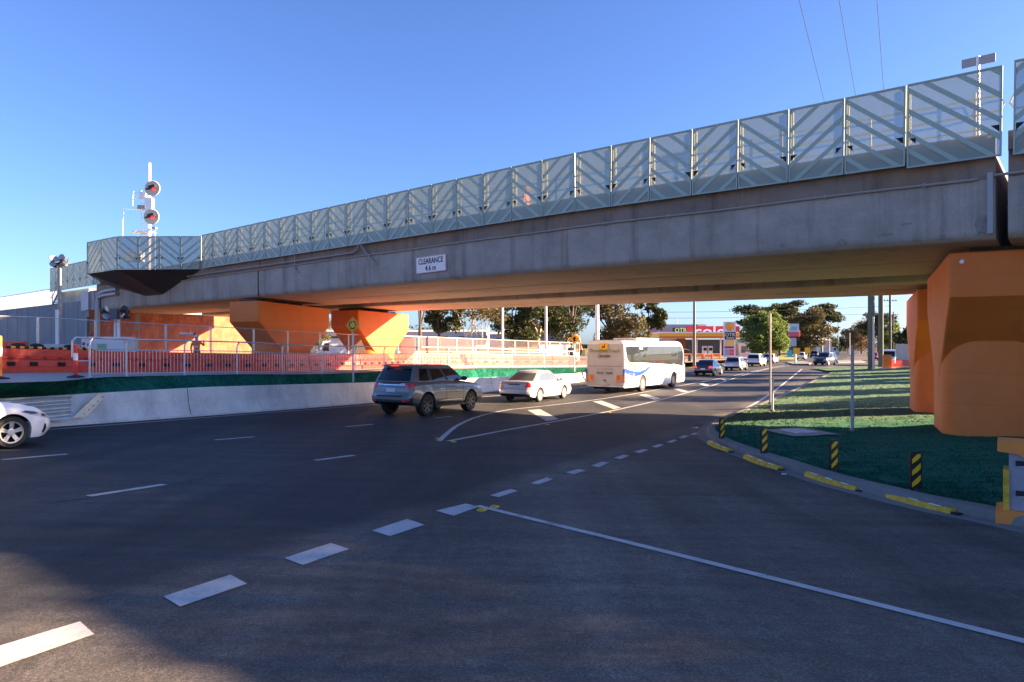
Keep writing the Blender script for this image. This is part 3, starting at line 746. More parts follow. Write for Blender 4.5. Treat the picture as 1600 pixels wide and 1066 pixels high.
mb = MB(); mb.tube([(-43, 0, 1.27), (-6.5, 0, 1.27)], 0.03, 6)
for k in range(19): mb.tube([(-6.5-2*k, 0, -0.05), (-6.5-2*k, 0, 1.29)], 0.03, 6)
mb.build('fence_frame', GALV, ff)
st = thing('steel_stair', 'steel access stair with sloping handrails beside the end of the bridge', 'stairs', bl(-40.8, 0.2, 6.0), BA)
mb = MB(); mb.prism([(-3.2,-0.1),(-2.9,-0.1),(0.6,2.0),(0.6,2.3)], -0.05, 0.0, 'y'); mb.build('stringer', mat('dark_stair_steel', (0.10, 0.10, 0.11), 0.6), st)
mb = MB()
for k in range(9): mb.box((-2.8+0.38*k, 0.4, 0.1+0.235*k), (0.3, 0.8, 0.03))
mb.build('tread', mat('dark_stair_steel', (0,0,0)), st)
mb = MB()
for h in (0.6, 1.1): mb.tube([(-3.4, -0.02, h-0.1), (-3.0, -0.02, h), (0.7, -0.02, h+2.2)], 0.03, 6)
for k in range(4): mb.tube([(-3.0+1.2*k, -0.02, 0.05+0.74*k), (-3.0+1.2*k, -0.02, 1.1+0.72*k)], 0.03, 6)
mb.build('handrail', mat('dark_stair_steel', (0,0,0)), st)
def rust_tex():
    m, n, l, b = node_mat('orange_rough_render'); tc = n.new('ShaderNodeTexCoord').outputs['Object']
    a = noise_node(n, l, tc, 1.2, 6, 0.7); v = noise_node(n, l, tc, 1.0, 7, 0.75, (5, 5, 1.6))
    c = ramp(n, l, a, [(0.3, (0.34, 0.10, 0.042)), (0.7, (0.52, 0.18, 0.085))])
    c = mixc(n, l, c, ramp(n, l, v, [(0.4, (0.75,)*3), (0.56, (1.0,)*3), (0.64, (1.9, 1.7, 1.5))]), 0.8, 'MULTIPLY')
    l.new(c, b.inputs['Base Color']); b.inputs['Roughness'].default_value = 0.9; bumpn(n, l, b, v, 0.7, 0.06); return m
ow = thing('textured_wall', 'rough orange textured wall under the left end of the bridge', 'wall', (A(146, 47.3), 47.3, 0.9), R(90-27))
mb = MB(); rows = []
for i in range(61):
    x = -0.3+14.2*i/60
    rows.append([(x, 0.16*noise.noise(Vector((x*0.9, z*0.7, 0)))+0.10*noise.noise(Vector((x*3.2, z*1.6, 0))), z) for z in fr(-0.2, 4.28, 22)]+[(x, 0.6, 4.28)])
mb.grid(rows); mb.build('wall_face', rust_tex(), ow, smooth=True)
MB().box((14.35, 0.3, 1.8), (0.8, 1.0, 4.0)).build('end_column', CONC, ow)
gs = thing('shade_cloth_fence', 'dark green shade cloth fence beyond the end of the textured wall', 'fence', (A(412, 72), 72, 0.8))
MB().box((0, 0, 1.5), (2.6, 0.04, 2.6)).build('shade_cloth', mat('green_cloth', (0.05, 0.13, 0.09), 0.9, var=0.2), gs)
mb = MB(); mb.box((-1.3, 0, 1.4), (0.08, 0.08, 2.9)); mb.build('post', GALV, gs); MB().box((1.3, 0, 1.4), (0.08, 0.08, 2.9)).build('post', GALV, gs)

# ------------------------------------------------------------------ guardrail terminal on the barrier
g0, g1 = by_y(BAR, 9.5), by_y(BAR, 19.2)
gd = (g1-g0).normalized(); ga = math.atan2(gd.y, gd.x)
gr = thing('guardrail_end', 'ribbed galvanised guardrail bolted to the left end of the concrete barrier', 'guardrail', g1+gd*0.2+Vector((0.12,-0.06,0.62)), ga)
mb = MB(); rows = []
for x, zc in ((-9, 0), (-0.75, 0)):
    rows.append([(x, -0.02+0.05*math.cos(t*math.pi*6)*-1, 0.12+0.60*t) for t in fr(0, 1, 36)])
mb.grid(rows); o = mb.build('ribbed_rail', GALV, gr, smooth=True)
mb = MB(); mb.add([(-0.75,-0.075,0.12),(-0.35,-0.075,0.12),(0.25,-0.055,0.72),(-0.05,-0.055,0.72),(-0.75,-0.05,0.12),(-0.35,-0.05,0.12),(0.25,-0.03,0.72),(-0.05,-0.03,0.72)], [(0,1,2,3),(7,6,5,4),(0,4,5,1),(1,5,6,2),(2,6,7,3),(3,7,4,0)])
mb.build('end_shoe', GALV, gr)
mb = MB()
for k in range(5): mb.lathe([(0.022, 0), (0.022, 0.02)], 8, (-0.42+0.13*k, -0.09, 0.2+0.11*k), 'y')
mb.build('bolt', GALVD, gr)

# ------------------------------------------------------------------ galvanised handrail fence along the path
def rail_z(p): return p.z
posts = [(140,20.6),(197.5,22),(288,23.6),(370,25.3),(441,27),(503,29),(555,31),(600,33.2),(650,35.6),(700,37.8),(743,40),(800,43.2),(850,46.5),(899,50.5)]
names = ['first', 'second', 'third', 'fourth', 'fifth', 'sixth', 'seventh', 'eighth', 'ninth', 'tenth', 'eleventh', 'twelfth', 'thirteenth']
for k, ((pa, ya), (pb, yb)) in enumerate(zip(posts, posts[1:])):
    a = Vector((A(pa, ya), ya, interp([(y, z) for _, y, z in RAILPX], ya))); b = Vector((A(pb, yb), yb, interp([(y, z) for _, y, z in RAILPX], yb)))
    d = b-a; L = math.hypot(d.x, d.y); ang = math.atan2(d.y, d.x); sl = d.z/L
    t = thing('handrail_panel', 'galvanised balustrade bay beside the path, %s from its left end' % names[k], 'balustrade', a, ang, 'galvanised balustrade bays along the path')
    mb = MB()
    mb.tube([(0, 0, 0), (0, 0, 0.98), (0.02, 0, 1.08), (0.10, 0, 1.18)], 0.03, 8); mb.build('post', GALV, t)
    mb = MB(); mb.lathe([(0.07, 0), (0.03, 0.05)], 8); mb.build('post_foot', GALV, t)
    mb = MB(); mb.tube([(0, 0, 1.2), (L, 0, 1.2+sl*L)], 0.026, 8)
    if k == 0: mb.tube([(0, 0, 1.2), (-0.5, 0, 1.2), (-0.62, 0, 1.1), (-0.62, 0, 0.62), (-0.5, 0, 0.5), (0, 0, 0.5)], 0.026, 8)
    mb.build('top_rail', GALV, t)
    mb = MB()
    for z in (0.10, 0.86): mb.tube([(0, 0, z), (L, 0, z+sl*L)], 0.018, 6)
    mb.build('rail', GALV, t)
    mb = MB(); n = int(L/0.115)
    for i in range(1, n): x = L*i/n; mb.box((x, 0, 0.48+sl*x), (0.014, 0.014, 0.76))
    mb.build('balusters', GALV, t)
    if k == len(posts)-2: pass

# ------------------------------------------------------------------ red water filled barriers
def red_block():
    t = thing('water_barrier', 'x', 'barrier')
    L = 2.0; mb = MB()
    sec = [(-0.28,0),(-0.28,0.16),(-0.20,0.24),(-0.15,0.42),(-0.15,0.46),(-0.19,0.48),(-0.19,0.55),(-0.12,0.58),(-0.10,0.79),(-0.07,0.82),(0.07,0.82),(0.10,0.79),(0.15,0.46),(0.28,0.16),(0.28,0)]
    rows = [[(x, y*s, z) for y, z in sec] for x, s in ((0.02, 0.9), (0.06, 1), (L-0.06, 1), (L-0.02, 0.9))]
    mb.grid(rows, close=True); n = len(sec); mb.f += [tuple(range(n)), tuple(range(3*n, 4*n))[::-1]]; mb.m += [0, 0]
    mb.build('shell', REDP, t)
    mb = MB()
    for x in (0.45, 1.35): MB().box((x, -0.215, 0.30), (0.22, 0.10, 0.13)).build('fork_slot', DARK, t)
    mb = MB()
    for x in (0.25, 0.8, 1.3, 1.8): mb.box((x, -0.20, 0.515), (0.10, 0.03, 0.04))
    mb.build('moulded_notch', mat('dark_red', (0.20, 0.01, 0.008), 0.6), t)
    return t
rb = red_block(); Ltot = 0
segs = []
for a, b in zip(RED[1:], RED[2:]):
    if b is RED[-1]: break
    n = max(1, round((b-a).length/2.03)); segs += [(a.lerp(b, i/n), b-a) for i in range(n)]
cnt = 0; zl = -1; zc = 0
for i, (p, d) in enumerate(segs):
    if p.x > 16: break
    o = rb if cnt == 0 else copy_tree(rb); cnt += 1
    o.location = p; o.rotation_euler = (0, -math.atan2(d.z, math.hypot(d.x, d.y)), math.atan2(d.y, d.x))
    px = 800+F*p.x/p.y
    zone = 0 if px < 115 else 1 if px < 330 else 2 if px < 480 else 3 if px < 620 else 4 if px < 760 else 5 if px < 905 else 6
    zc = zc+1 if zone == zl else 1; zl = zone
    where = ('left of the red post' if px < 110 else 'behind the first balustrade bays' if px < 330 else 'in front of the left pier' if px < 480 else 'near the roundabout sign' if px < 620 else 'behind the grey car' if px < 760 else 'behind the white sedan' if px < 905 else 'beyond the coach')
    o['label'] = 'red plastic water barrier, %s from the left of those %s' % (ORD[zc-1], where); o['group'] = 'red water filled barriers in a line'
# lettering on two blocks
for px, Y, yy in ((38, 29.0, 578), ):
    pass
# ------------------------------------------------------------------ temporary mesh fence behind them
FT = [(-200,22,488),(-60,25,492),(60,27,496),(150,28.5,501),(260,30,507),(330,31,510.5),(397,32.4,514),(450,34.6,517.5),(500,37,520),(545,39,522.5),(584,42,524),(622,47,525.5),(654,50.5,526),(684,53,527.3),(713.5,54.5,528.5),(739,55.8,529.6),(762.5,56.8,530.5),(785,57.6,531.4),(805,58.2,532.2),(825.5,58.8,533),(843,59.4,533.7),(859,60,534.4),(875,60.5,535),(890,61,535.6),(906,61.5,536.2)]
CM = sheet('chain_mesh', (0.45, 0.44, 0.42), 0.90, 0.2); CM2 = sheet('chain_mesh_dense', (0.30, 0.22, 0.18), 0.62, 0.25)
for i, ((pa, ya, ta), (pb, yb, tb)) in enumerate(zip(FT, FT[1:])):
    a = Vector((A(pa, ya), ya, 0)); b = Vector((A(pb, yb), yb, 0)); za, zb_ = ZA(ta, ya), ZA(tb, yb)
    d = b-a; L = math.hypot(d.x, d.y); H0 = za-1.3; H1 = zb_-1.3
    t = thing('temporary_fence_panel', '%s wire mesh fence panel from the left' % ORD[i] if i < 12 else '%s white framed mesh fence panel from the left, behind sunlit red barriers' % ORD[i-12], 'fence', (a.x, a.y, 1.3), math.atan2(d.y, d.x), 'temporary site fence panels')
    MB().quad([(0.03, 0, 0.1), (L-0.03, 0, 0.1), (L-0.03, 0, H1-0.03), (0.03, 0, H0-0.03)]).build('mesh', CM2 if pa > 640 else CM, t)
    mb = MB(); r = 0.022 if pa < 620 else 0.04
    mb.tube([(0, 0, 0), (0, 0, H0)], r, 6); mb.tube([(L-0.05, 0, 0), (L-0.05, 0, H1)], r, 6); mb.tube([(0, 0, H0), (L-0.05, 0, H1)], r, 6); mb.tube([(0, 0, 0.12), (L-0.05, 0, 0.12)], r, 6)
    if pa > 620: mb.tube([(0, 0, H0*0.46), (L-0.05, 0, H1*0.46)], r, 6)
    mb.build('frame', GALV if pa < 620 else mat('pale_fence_frame', (0.55, 0.53, 0.50), 0.5), t)

# ------------------------------------------------------------------ bollard posts (red with a white band)
RW = mat('reflective_white', (0.82, 0.80, 0.78), 0.4)
def red_post(px, Y, label, z, h=0.95, orange=False):
    t = thing('delineator_post', label, 'bollard', (A(px, Y), Y, z), 0, 'flexible delineator posts on the path')
    MB().lathe([(0.22, 0), (0.22, 0.03), (0.08, 0.07), (0.05, 0.08)], 12).build('rubber_base', BLACK, t)
    MB().lathe([(0.055, 0.06), (0.055, h-0.03), (0.04, h)], 12).build('post_tube', ORP if orange else mat('bright_red', (0.75, 0.03, 0.02), 0.45), t)
    MB().lathe([(0.058, h*0.52), (0.058, h*0.74)], 12).build('white_band', RW, t)
red_post(118, 19.6, 'red post with a white band and black base, left of the balustrade', 1.80)
red_post(-1, 17.6, 'orange post with a white band, cut by the left edge of the photo', 1.85, 1.12, True)

# ------------------------------------------------------------------ signs on posts
def warn_sign(px, Y, zbase, yc, half, label, arrows):
    zc = ZA(yc, Y); t = thing('warning_sign', label, 'road sign', (A(px, Y), Y, zbase), R(-20))
    h = zc-zbase; s = half
    MB().tube([(0, 0.03, 0), (0, 0.03, h+s*0.9)], 0.035, 8).build('post', GALV, t)
    mb = MB(); mb.prism([(0, h-s), (s, h), (0, h+s), (-s, h)], -0.012, 0.012, 'y'); mb.build('sign_plate', YSIGN, t)
    mb = MB(); e = s*0.90; e2 = s*0.86
    for a, b in (((0,-e),(e,0)), ((e,0),(0,e)), ((0,e),(-e,0)), ((-e,0),(0,-e))):
        mb.add([(a[0],-0.0145,h+a[1]),(b[0],-0.0145,h+b[1]),(b[0]*e2/e,-0.0145,h+b[1]*e2/e),(a[0]*e2/e,-0.0145,h+a[1]*e2/e)], [(0,1,2,3)])
    mb.build('black_border', BLACK, t, fix=False)
    mb = MB()
    if arrows:
        for k in range(3):
            a0 = 90+120*k; rows = []
            for i in range(9):
                a = R(a0-i*10); r = s*0.46; rows.append([(r*1.12*math.cos(a), -0.0155, h+r*1.12*math.sin(a)), (r*0.82*math.cos(a), -0.0155, h+r*0.82*math.sin(a))])
            mb.grid(rows)
            a = R(a0-86); a2 = R(a0-108); r = s*0.45
            mb.add([(r*1.45*math.cos(a), -0.0155, h+r*1.45*math.sin(a)), (r*0.55*math.cos(a), -0.0155, h+r*0.55*math.sin(a)), (r*math.cos(a2), -0.0155, h+r*math.sin(a2))], [(0,1,2)])
        mb.build('roundabout_arrows', BLACK, t, fix=False)
    else:
        mb.add([(-0.07*s/0.3,-0.0155,h-s*0.45),(0.07*s/0.3,-0.0155,h-s*0.45),(0.07*s/0.3,-0.0155,h+s*0.1),(-0.07*s/0.3,-0.0155,h+s*0.1)], [(0,1,2,3)])
        mb.add([(-s*0.42,-0.0155,h+s*0.05),(s*0.42,-0.0155,h+s*0.05),(0,-0.0155,h+s*0.6)], [(0,1,2)])
        mb.build('arrow_symbol', BLACK, t, fix=False)
warn_sign(551, 25.7, 1.35, 508, 0.31, 'yellow diamond roundabout warning sign on a post in the green bank', True)
warn_sign(897.5, 47.5, 0.9, 530, 0.36, 'small yellow diamond sign with a black arrow beside the coach', False)

# ------------------------------------------------------------------ lighting towers
def lamp_head(parent, x, y, z, rz, s=1.0):
    M = Matrix.Translation((x, y, z)) @ Matrix.Rotation(rz, 4, 'Z') @ Matrix.Rotation(R(-25), 4, 'X')
    mb = MB(); mb.lathe([(0.06*s, 0.16*s), (0.16*s, 0.10*s), (0.21*s, -0.06*s)], 12, (0,0,0), 'y', 0, M); mb.box((0, 0.2*s, 0), (0.14*s, 0.16*s, 0.14*s), 0, M)
    o = mb.build('floodlight', mat('black_lamp_housing', (0.02, 0.02, 0.025), 0.4), parent)
    MB().lathe([(0.19*s, -0.063*s), (0.0, -0.07*s)], 12, (0,0,0), 'y', 0, M).build('lens', mat('lamp_lens', (0.35, 0.37, 0.42), 0.15), o)
t = thing('lighting_tower', 'tall mobile lighting tower with a raised mast left of the abutment', 'lighting tower', (A(92, 33), 33, 1.9))
k = 33/F
zt = ZA(408, 33)-1.9
mb = MB(); mb.box((0.05, 0, 0.62), (0.95, 1.6, 0.55)); mb.build('generator_body', mat('pale_cabinet', (0.55, 0.56, 0.60), 0.45, var=0.1), t)
mb = MB(); mb.box((0.1, 0, 0.33), (1.25, 1.7, 0.12)); mb.build('chassis', mat('dark_chassis', (0.04, 0.05, 0.06), 0.6), t)
for x in (-0.45, 0.62): MB().lathe([(0.18, -0.05), (0.27, -0.05), (0.27, 0.1), (0.18, 0.1)], 16, (x, -0.85, 0.27), 'y').build('wheel', BLACK, t)
mb = MB(); mb.box((-0.05, 0, 1.7), (0.16, 0.16, 1.7)); mb.build('mast_base', WHITEP, t)
MB().box((0.03, 0, (0.9+zt)/2), (0.12, 0.12, zt-0.9)).build('mast', GALVD, t)
for dx, dz, rz in ((-0.22, 0.12, 0.5), (0.18, 0.15, -0.3), (-0.18, -0.15, 0.2), (0.22, -0.12, -0.6), (0, 0.0, 0)): lamp_head(t, dx, -0.1, zt+dz, rz, 0.85)
t = thing('generator_light_trailer', 'white generator trailer with its floodlights folded down in front of the orange wall', 'lighting tower', (A(172, 29), 29, 1.62))
mb = MB(); mb.box((0, 0, 0.95), (1.75, 1.1, 0.95)); mb.box((0, 0, 1.44), (1.6, 1.0, 0.05)); mb.build('generator_body', mat('white_cabinet', (0.72, 0.70, 0.70), 0.4, var=0.05), t)
mb = MB(); mb.box((0, 0, 0.4), (1.9, 1.2, 0.14)); mb.build('chassis', MATS['dark_chassis'], t)
mb = MB(); mb.box((-0.02, -0.553, 1.02), (0.44, 0.006, 0.34)); pn = mb.build('notice_panel', mat('notice_green_white', (0.45, 0.62, 0.45), 0.5), t)
mb = MB()
for z in (1.12, 1.04, 0.96): mb.box((-0.02, -0.558, z), (0.34, 0.004, 0.035))
mb.build('notice_lines', mat('notice_dark', (0.05, 0.22, 0.12), 0.5), pn)
mb = MB(); mb.box((-0.78, -0.553, 1.17), (0.12, 0.006, 0.12)); mb.box((-0.78, -0.553, 0.98), (0.12, 0.006, 0.12)); mb.build('red_label', mat('label_red', (0.35, 0.02, 0.08), 0.5), t)
mb = MB(); mb.box((-0.57, -0.56, 1.14), (0.1, 0.02, 0.1)); mb.build('black_vent', BLACK, t)
mb = MB(); mb.box((0.35, 0, 1.9), (0.10, 0.10, 1.1)); mb.box((0.20, 0, 1.9), (0.06, 0.06, 1.0)); mb.box((0.3, 0, 2.35), (0.9, 0.06, 0.05)); mb.build('mast', WHITEP, t)
MB().box((0.28, -0.12, 2.42), (0.28, 0.25, 0.42)).build('control_box', mat('dark_blue_grey', (0.06, 0.09, 0.12), 0.5), t)
for dx, dz, rz in ((-0.12, 2.32, 0.9), (0.68, 2.36, -0.9), (-0.12, 2.62, 1.6), (0.66, 2.62, -1.6)): lamp_head(t, dx, -0.12, dz, rz, 0.85)
# stacked site things at the far left
def crate(px, Y, w, h, z, label, m, name='plastic_barrier_stack'):
    t = thing(name, label, 'site material', (A(px, Y), Y, z))
    mb = MB()
    for k in range(3): mb.box((0.02*k, 0, h*(k+0.5)/3), (w, 0.8, h/3-0.03))
    mb.build('stacked_block', m, t)
    mb = MB()
    for k in range(6): mb.box((-w/2+w*(k+0.5)/6, -0.41, h/2), (0.03, 0.03, h*0.9))
    mb.build('rib', m, t)
crate(10, 27.5, 1.1, 1.3, 1.6, 'stack of red plastic barriers behind the red wall at the left edge', REDP)
t = thing('scrap_rack', 'low rusty frame of rods lying between the red stack and the lighting tower', 'site material', (A(58, 27.5), 27.5, 2.0))
mb = MB()
for k in range(9): mb.tube([(-0.75+0.05*k, -0.3, 0.5+0.04*(k % 3)), (0.55+0.03*k, 0.2, 0.55+0.03*(k % 4))], 0.02, 5)
for s in (-0.5, 0.5): mb.tube([(s, -0.3, 0), (s+0.2, 0, 0.6)], 0.03, 5); mb.tube([(s+0.3, 0.2, 0), (s+0.05, 0, 0.6)], 0.03, 5)
mb.build('rods', mat('rusty_steel', (0.25, 0.09, 0.05), 0.8, var=0.3, scale=6), t)
t = thing('kerb_hose', 'yellow and black striped protection strip on top of the left red barriers', 'hazard strip', (0, 0, 0))
mb = MB(); mb2 = MB()
for k in range(22):
    p = RED[2].lerp(RED[3], -0.12+0.78*k/22); q = RED[2].lerp(RED[3], -0.12+0.78*(k+1)/22)
    (mb if k % 2 else mb2).tube([p+Vector((0,0.25,0.86)), q+Vector((0,0.25,0.86))], 0.05, 6)
mb.build('yellow_sleeve', YELLOW, t); mb2.build('black_sleeve', BLACK, t)
for px, nm in ((28, 'leftmost black sandbag on the striped strip'), (57, 'black sandbag between the striped strip ends, middle one'), (110, 'black sandbag on the strip nearest the lighting tower')):
    p = RED[1].lerp(RED[2], 0.5); Y = 23.5+px*0.0195
    t = MB(); rows = []
    for k in range(7):
        a = math.pi*k/6; rows.append([(0.26*math.cos(a)*1.0, 0.14*math.sin(a)*math.cos(b), 0.10+0.10*math.sin(a)*math.sin(b)) for b in [2*math.pi*j/10 for j in range(10)]])
    t.grid(rows, close=True); o = t.build('sandbag', BLACK, smooth=True, loc=(A(px, Y), Y, lerp(2.64, 2.54, px/150))); tag(o, nm, 'sandbag', 'black sandbags on the red barriers')

# ------------------------------------------------------------------ signal mast on the platform
mx, my = A(233, 40.2), 40.2
t = thing('signal_mast', 'white railway signal mast with two round signal heads showing red', 'rail signal', (mx, my, 6.95), R(0))
zt = ZA(255, 40.2)-6.95; kk = 40.2/F
WM = mat('bright_white_steel', (0.86, 0.87, 0.88), 0.35, 0.2)
mb = MB(); mb.tube([(0, 0, 0), (0, 0, zt-1.6)], 0.12, 12); mb.tube([(0, 0, zt-1.6), (0, 0, zt)], 0.09, 10); mb.box((0.05, -0.05, ZA(322, 40.2)-6.95), (0.42, 0.3, 0.9)); mb.build('mast', WM, t)
for yc, dx, nm in ((296.5, 9.5, 'upper'), (340.5, 8.0, 'lower')):
    z = ZA(yc, 40.2)-6.95; x = dx*kk
    o = MB().lathe([(0.0, 0.03), (0.44, 0.03), (0.46, 0.0), (0.44, -0.03), (0.0, -0.03)], 32, (x, -0.32, z), 'y').build('target_disc', mat('cream_disc', (0.62, 0.56, 0.48), 0.6), t, angle=40)
    M = Matrix.Translation((x+0.0, -0.40, z+0.01)) @ Matrix.Rotation(R(-16), 4, 'Y')
    mb = MB(); mb.box((0.10, -0.10, 0.05), (0.36, 0.34, 0.07), 0, M); mb.box((0.27, -0.10, -0.01), (0.05, 0.34, 0.16), 0, M); mb.box((-0.18, -0.03, 0.01), (0.28, 0.12, 0.06), 0, M)
    mb.build('lamp_hood', BLACK, o)
    mb = MB(); mb.lathe([(0.105, 0.0), (0.06, -0.03), (0.0, -0.04)], 20, (0.09, 0.04, -0.04), 'y', 0, M); mb.build('red_lens', mat('red_lens', (0.6, 0.01, 0.03), 0.2, emit=((1.0, 0.02, 0.05), 0.5)), o)
mb = MB()
lx = -13*kk
for s in (-0.18, 0.18): mb.tube([(lx+s, 0.4, ZA(400, 40.2)-6.95), (lx+s, 0.4, ZA(296, 40.2)-6.95)], 0.025, 6)
for k in range(14): mb.tube([(lx-0.18, 0.4, 0.6+0.3*k), (lx+0.18, 0.4, 0.6+0.3*k)], 0.02, 5)
mb.build('ladder', GALV, t)
mb = MB()
zp = ZA(362, 40.2)-6.95; mb.box((-0.45, 0.2, zp), (1.1, 0.8, 0.06)); mb.tube([(-1.1, -0.2, zp-0.35), (-0.65, -0.2, zp+0.02)], 0.02, 5)
z2 = ZA(326, 40.2)-6.95; mb.box((-0.38, 0.1, z2), (0.7, 0.5, 0.06)); mb.build('work_platform', WM, t)
mb = MB()
for x, y0, y1 in ((-1.75, 325, 372), (-1.15, 297, 320)):
    mb.tube([(x, 0.3, ZA(y1, 40.2)-6.95), (x+0.06, 0.3, ZA(y0, 40.2)-6.95)], 0.022, 6)
mb.tube([(-1.69, 0.3, ZA(325, 40.2)-6.95), (-0.8, 0.3, ZA(327, 40.2)-6.95)], 0.02, 6)
mb.tube([(-1.15, 0.3, ZA(300, 40.2)-6.95), (0, 0, ZA(302, 40.2)-6.95)], 0.025, 6); mb.tube([(-1.1, 0.3, ZA(310, 40.2)-6.95), (0, 0, ZA(308, 40.2)-6.95)], 0.025, 6)
mb.build('guard_rail', WM, t)
MB().box((-0.42, 0.1, ZA(305, 40.2)-6.95), (0.3, 0.3, 0.45)).build('junction_box', WM, t)
MB().box((-0.35, 0.0, ZA(327, 40.2)-6.95+0.1), (0.45, 0.45, 0.2)).build('speaker_horn', GALVD, t)
mb = MB(); mb.tube([(0.33, 0, 0), (0.33, 0, ZA(358, 40.2)-6.95)], 0.04, 8); mb.box((0.36, -0.1, ZA(357, 40.2)-6.95), (0.22, 0.25, 0.1)); mb.build('camera_post', GALVD, t)
MB().box((-1.1, 0.4, 1.05), (1.0, 0.5, 0.55)).build('equipment_cabinet', WM, t)

# double ended flat sign above the right end of the bridge
sp = bl(15.6, 4.2, 0); Y = sp.y
t = thing('flat_luminaire', 'grey double luminaire on a slim post above the right end of the bridge', 'street light', (A(1529, 19.5), 19.5, 7.2), R(-40))
h = ZA(94, 19.5)-7.2
MB().tube([(0, 0, 0), (0, 0, h+0.12)], 0.035, 8).build('post', GALV, t)
for s in (-1, 1):
    mb = MB(); mb.box((s*0.22, 0.0, h-0.02), (0.36, 0.05, 0.24)); mb.build('lamp_panel', mat('grey_blue_metal', (0.20, 0.24, 0.30), 0.5), t)
# ------------------------------------------------------------------ vehicles; local x forward, y left, z up, wheels on z = 0
GLASS = mat('dark_car_glass', (0.010, 0.012, 0.014), 0.05, spec=0.45)
GLASSP = mat('pale_car_glass', (0.10, 0.13, 0.15), 0.05, spec=1.0)
TYRE = mat('tyre_rubber', (0.018, 0.018, 0.018), 0.75, var=0.2, scale=10)
TRIM = mat('black_trim', (0.02, 0.02, 0.022), 0.55)
RIMS = mat('silver_rim', (0.55, 0.55, 0.56), 0.35, 0.6)
RIMD = mat('dark_rim', (0.05, 0.05, 0.055), 0.35, 0.5)
REDL = mat('red_lamp', (0.72, 0.012, 0.015), 0.15, coat=1.0)
REDG = mat('lit_brake_lamp', (0.7, 0.02, 0.02), 0.2, emit=((1.0, 0.05, 0.04), 0.35))
CLEAR = mat('clear_lamp', (0.55, 0.56, 0.58), 0.12, coat=1.0)
PLATE = mat('number_plate', (0.60, 0.60, 0.62), 0.45)
AMBER = mat('amber_lamp', (0.75, 0.25, 0.02), 0.25)
CHROME = mat('chrome', (0.6, 0.6, 0.6), 0.15, 1.0)
def carpaint(name, c, metal=0.0, rough=0.32, dirt=0.0):
    return mat(name, c, rough, metal, var=0.04+dirt, scale=1.5, coat=0.8)
def decal(body, pts, axis, m, name, parent, off=0.006, thick=0.0, cuts=3):
    """drape a flat outline (2-D points) on the body along an axis: 'r' from behind, 'f' from the front, 's' from the right (-y), 'l' left, 't' top"""
    bm0 = bmesh.new()
    for o in body: 
        me = o.data; b = bmesh.new(); b.from_mesh(me); b.transform(o.matrix_basis); tm = bpy.data.meshes.new('t'); b.to_mesh(tm); bm0.from_mesh(tm); b.free(); bpy.data.meshes.remove(tm)
    tree = BVHTree.FromBMesh(bm0); bm0.free()
    D = {'r': Vector((1,0,0)), 'f': Vector((-1,0,0)), 's': Vector((0,1,0)), 'l': Vector((0,-1,0)), 't': Vector((0,0,-1))}[axis]
    conv = {'r': lambda a, b: Vector((-9, a, b)), 'f': lambda a, b: Vector((9, a, b)), 's': lambda a, b: Vector((a, -5, b)), 'l': lambda a, b: Vector((a, 5, b)), 't': lambda a, b: Vector((a, b, 5))}[axis]
    bm = bmesh.new(); vs = [bm.verts.new(conv(*p)) for p in pts]; bm.faces.new(vs)
    bmesh.ops.triangulate(bm, faces=bm.faces)
    for _ in range(cuts):
        long = [e for e in bm.edges if e.calc_length() > 0.09]
        if not long: break
        bmesh.ops.subdivide_edges(bm, edges=long, cuts=1); bmesh.ops.triangulate(bm, faces=[f for f in bm.faces if len(f.verts) > 3])
    dead = []
    for v in bm.verts:
        h, nr, _, dist = tree.ray_cast(v.co, D)
        if h is None: dead.append(v)
        else: v.co = h-D*off
    bmesh.ops.delete(bm, geom=dead, context='VERTS')
    bmesh.ops.recalc_face_normals(bm, faces=bm.faces)
    me = bpy.data.meshes.new(name); bm.to_mesh(me); bm.free(); me.materials.append(m)
    for f in me.polygons: f.use_smooth = True
    o = bpy.data.objects.new(name, me); col.objects.link(o); o.parent = parent; return o
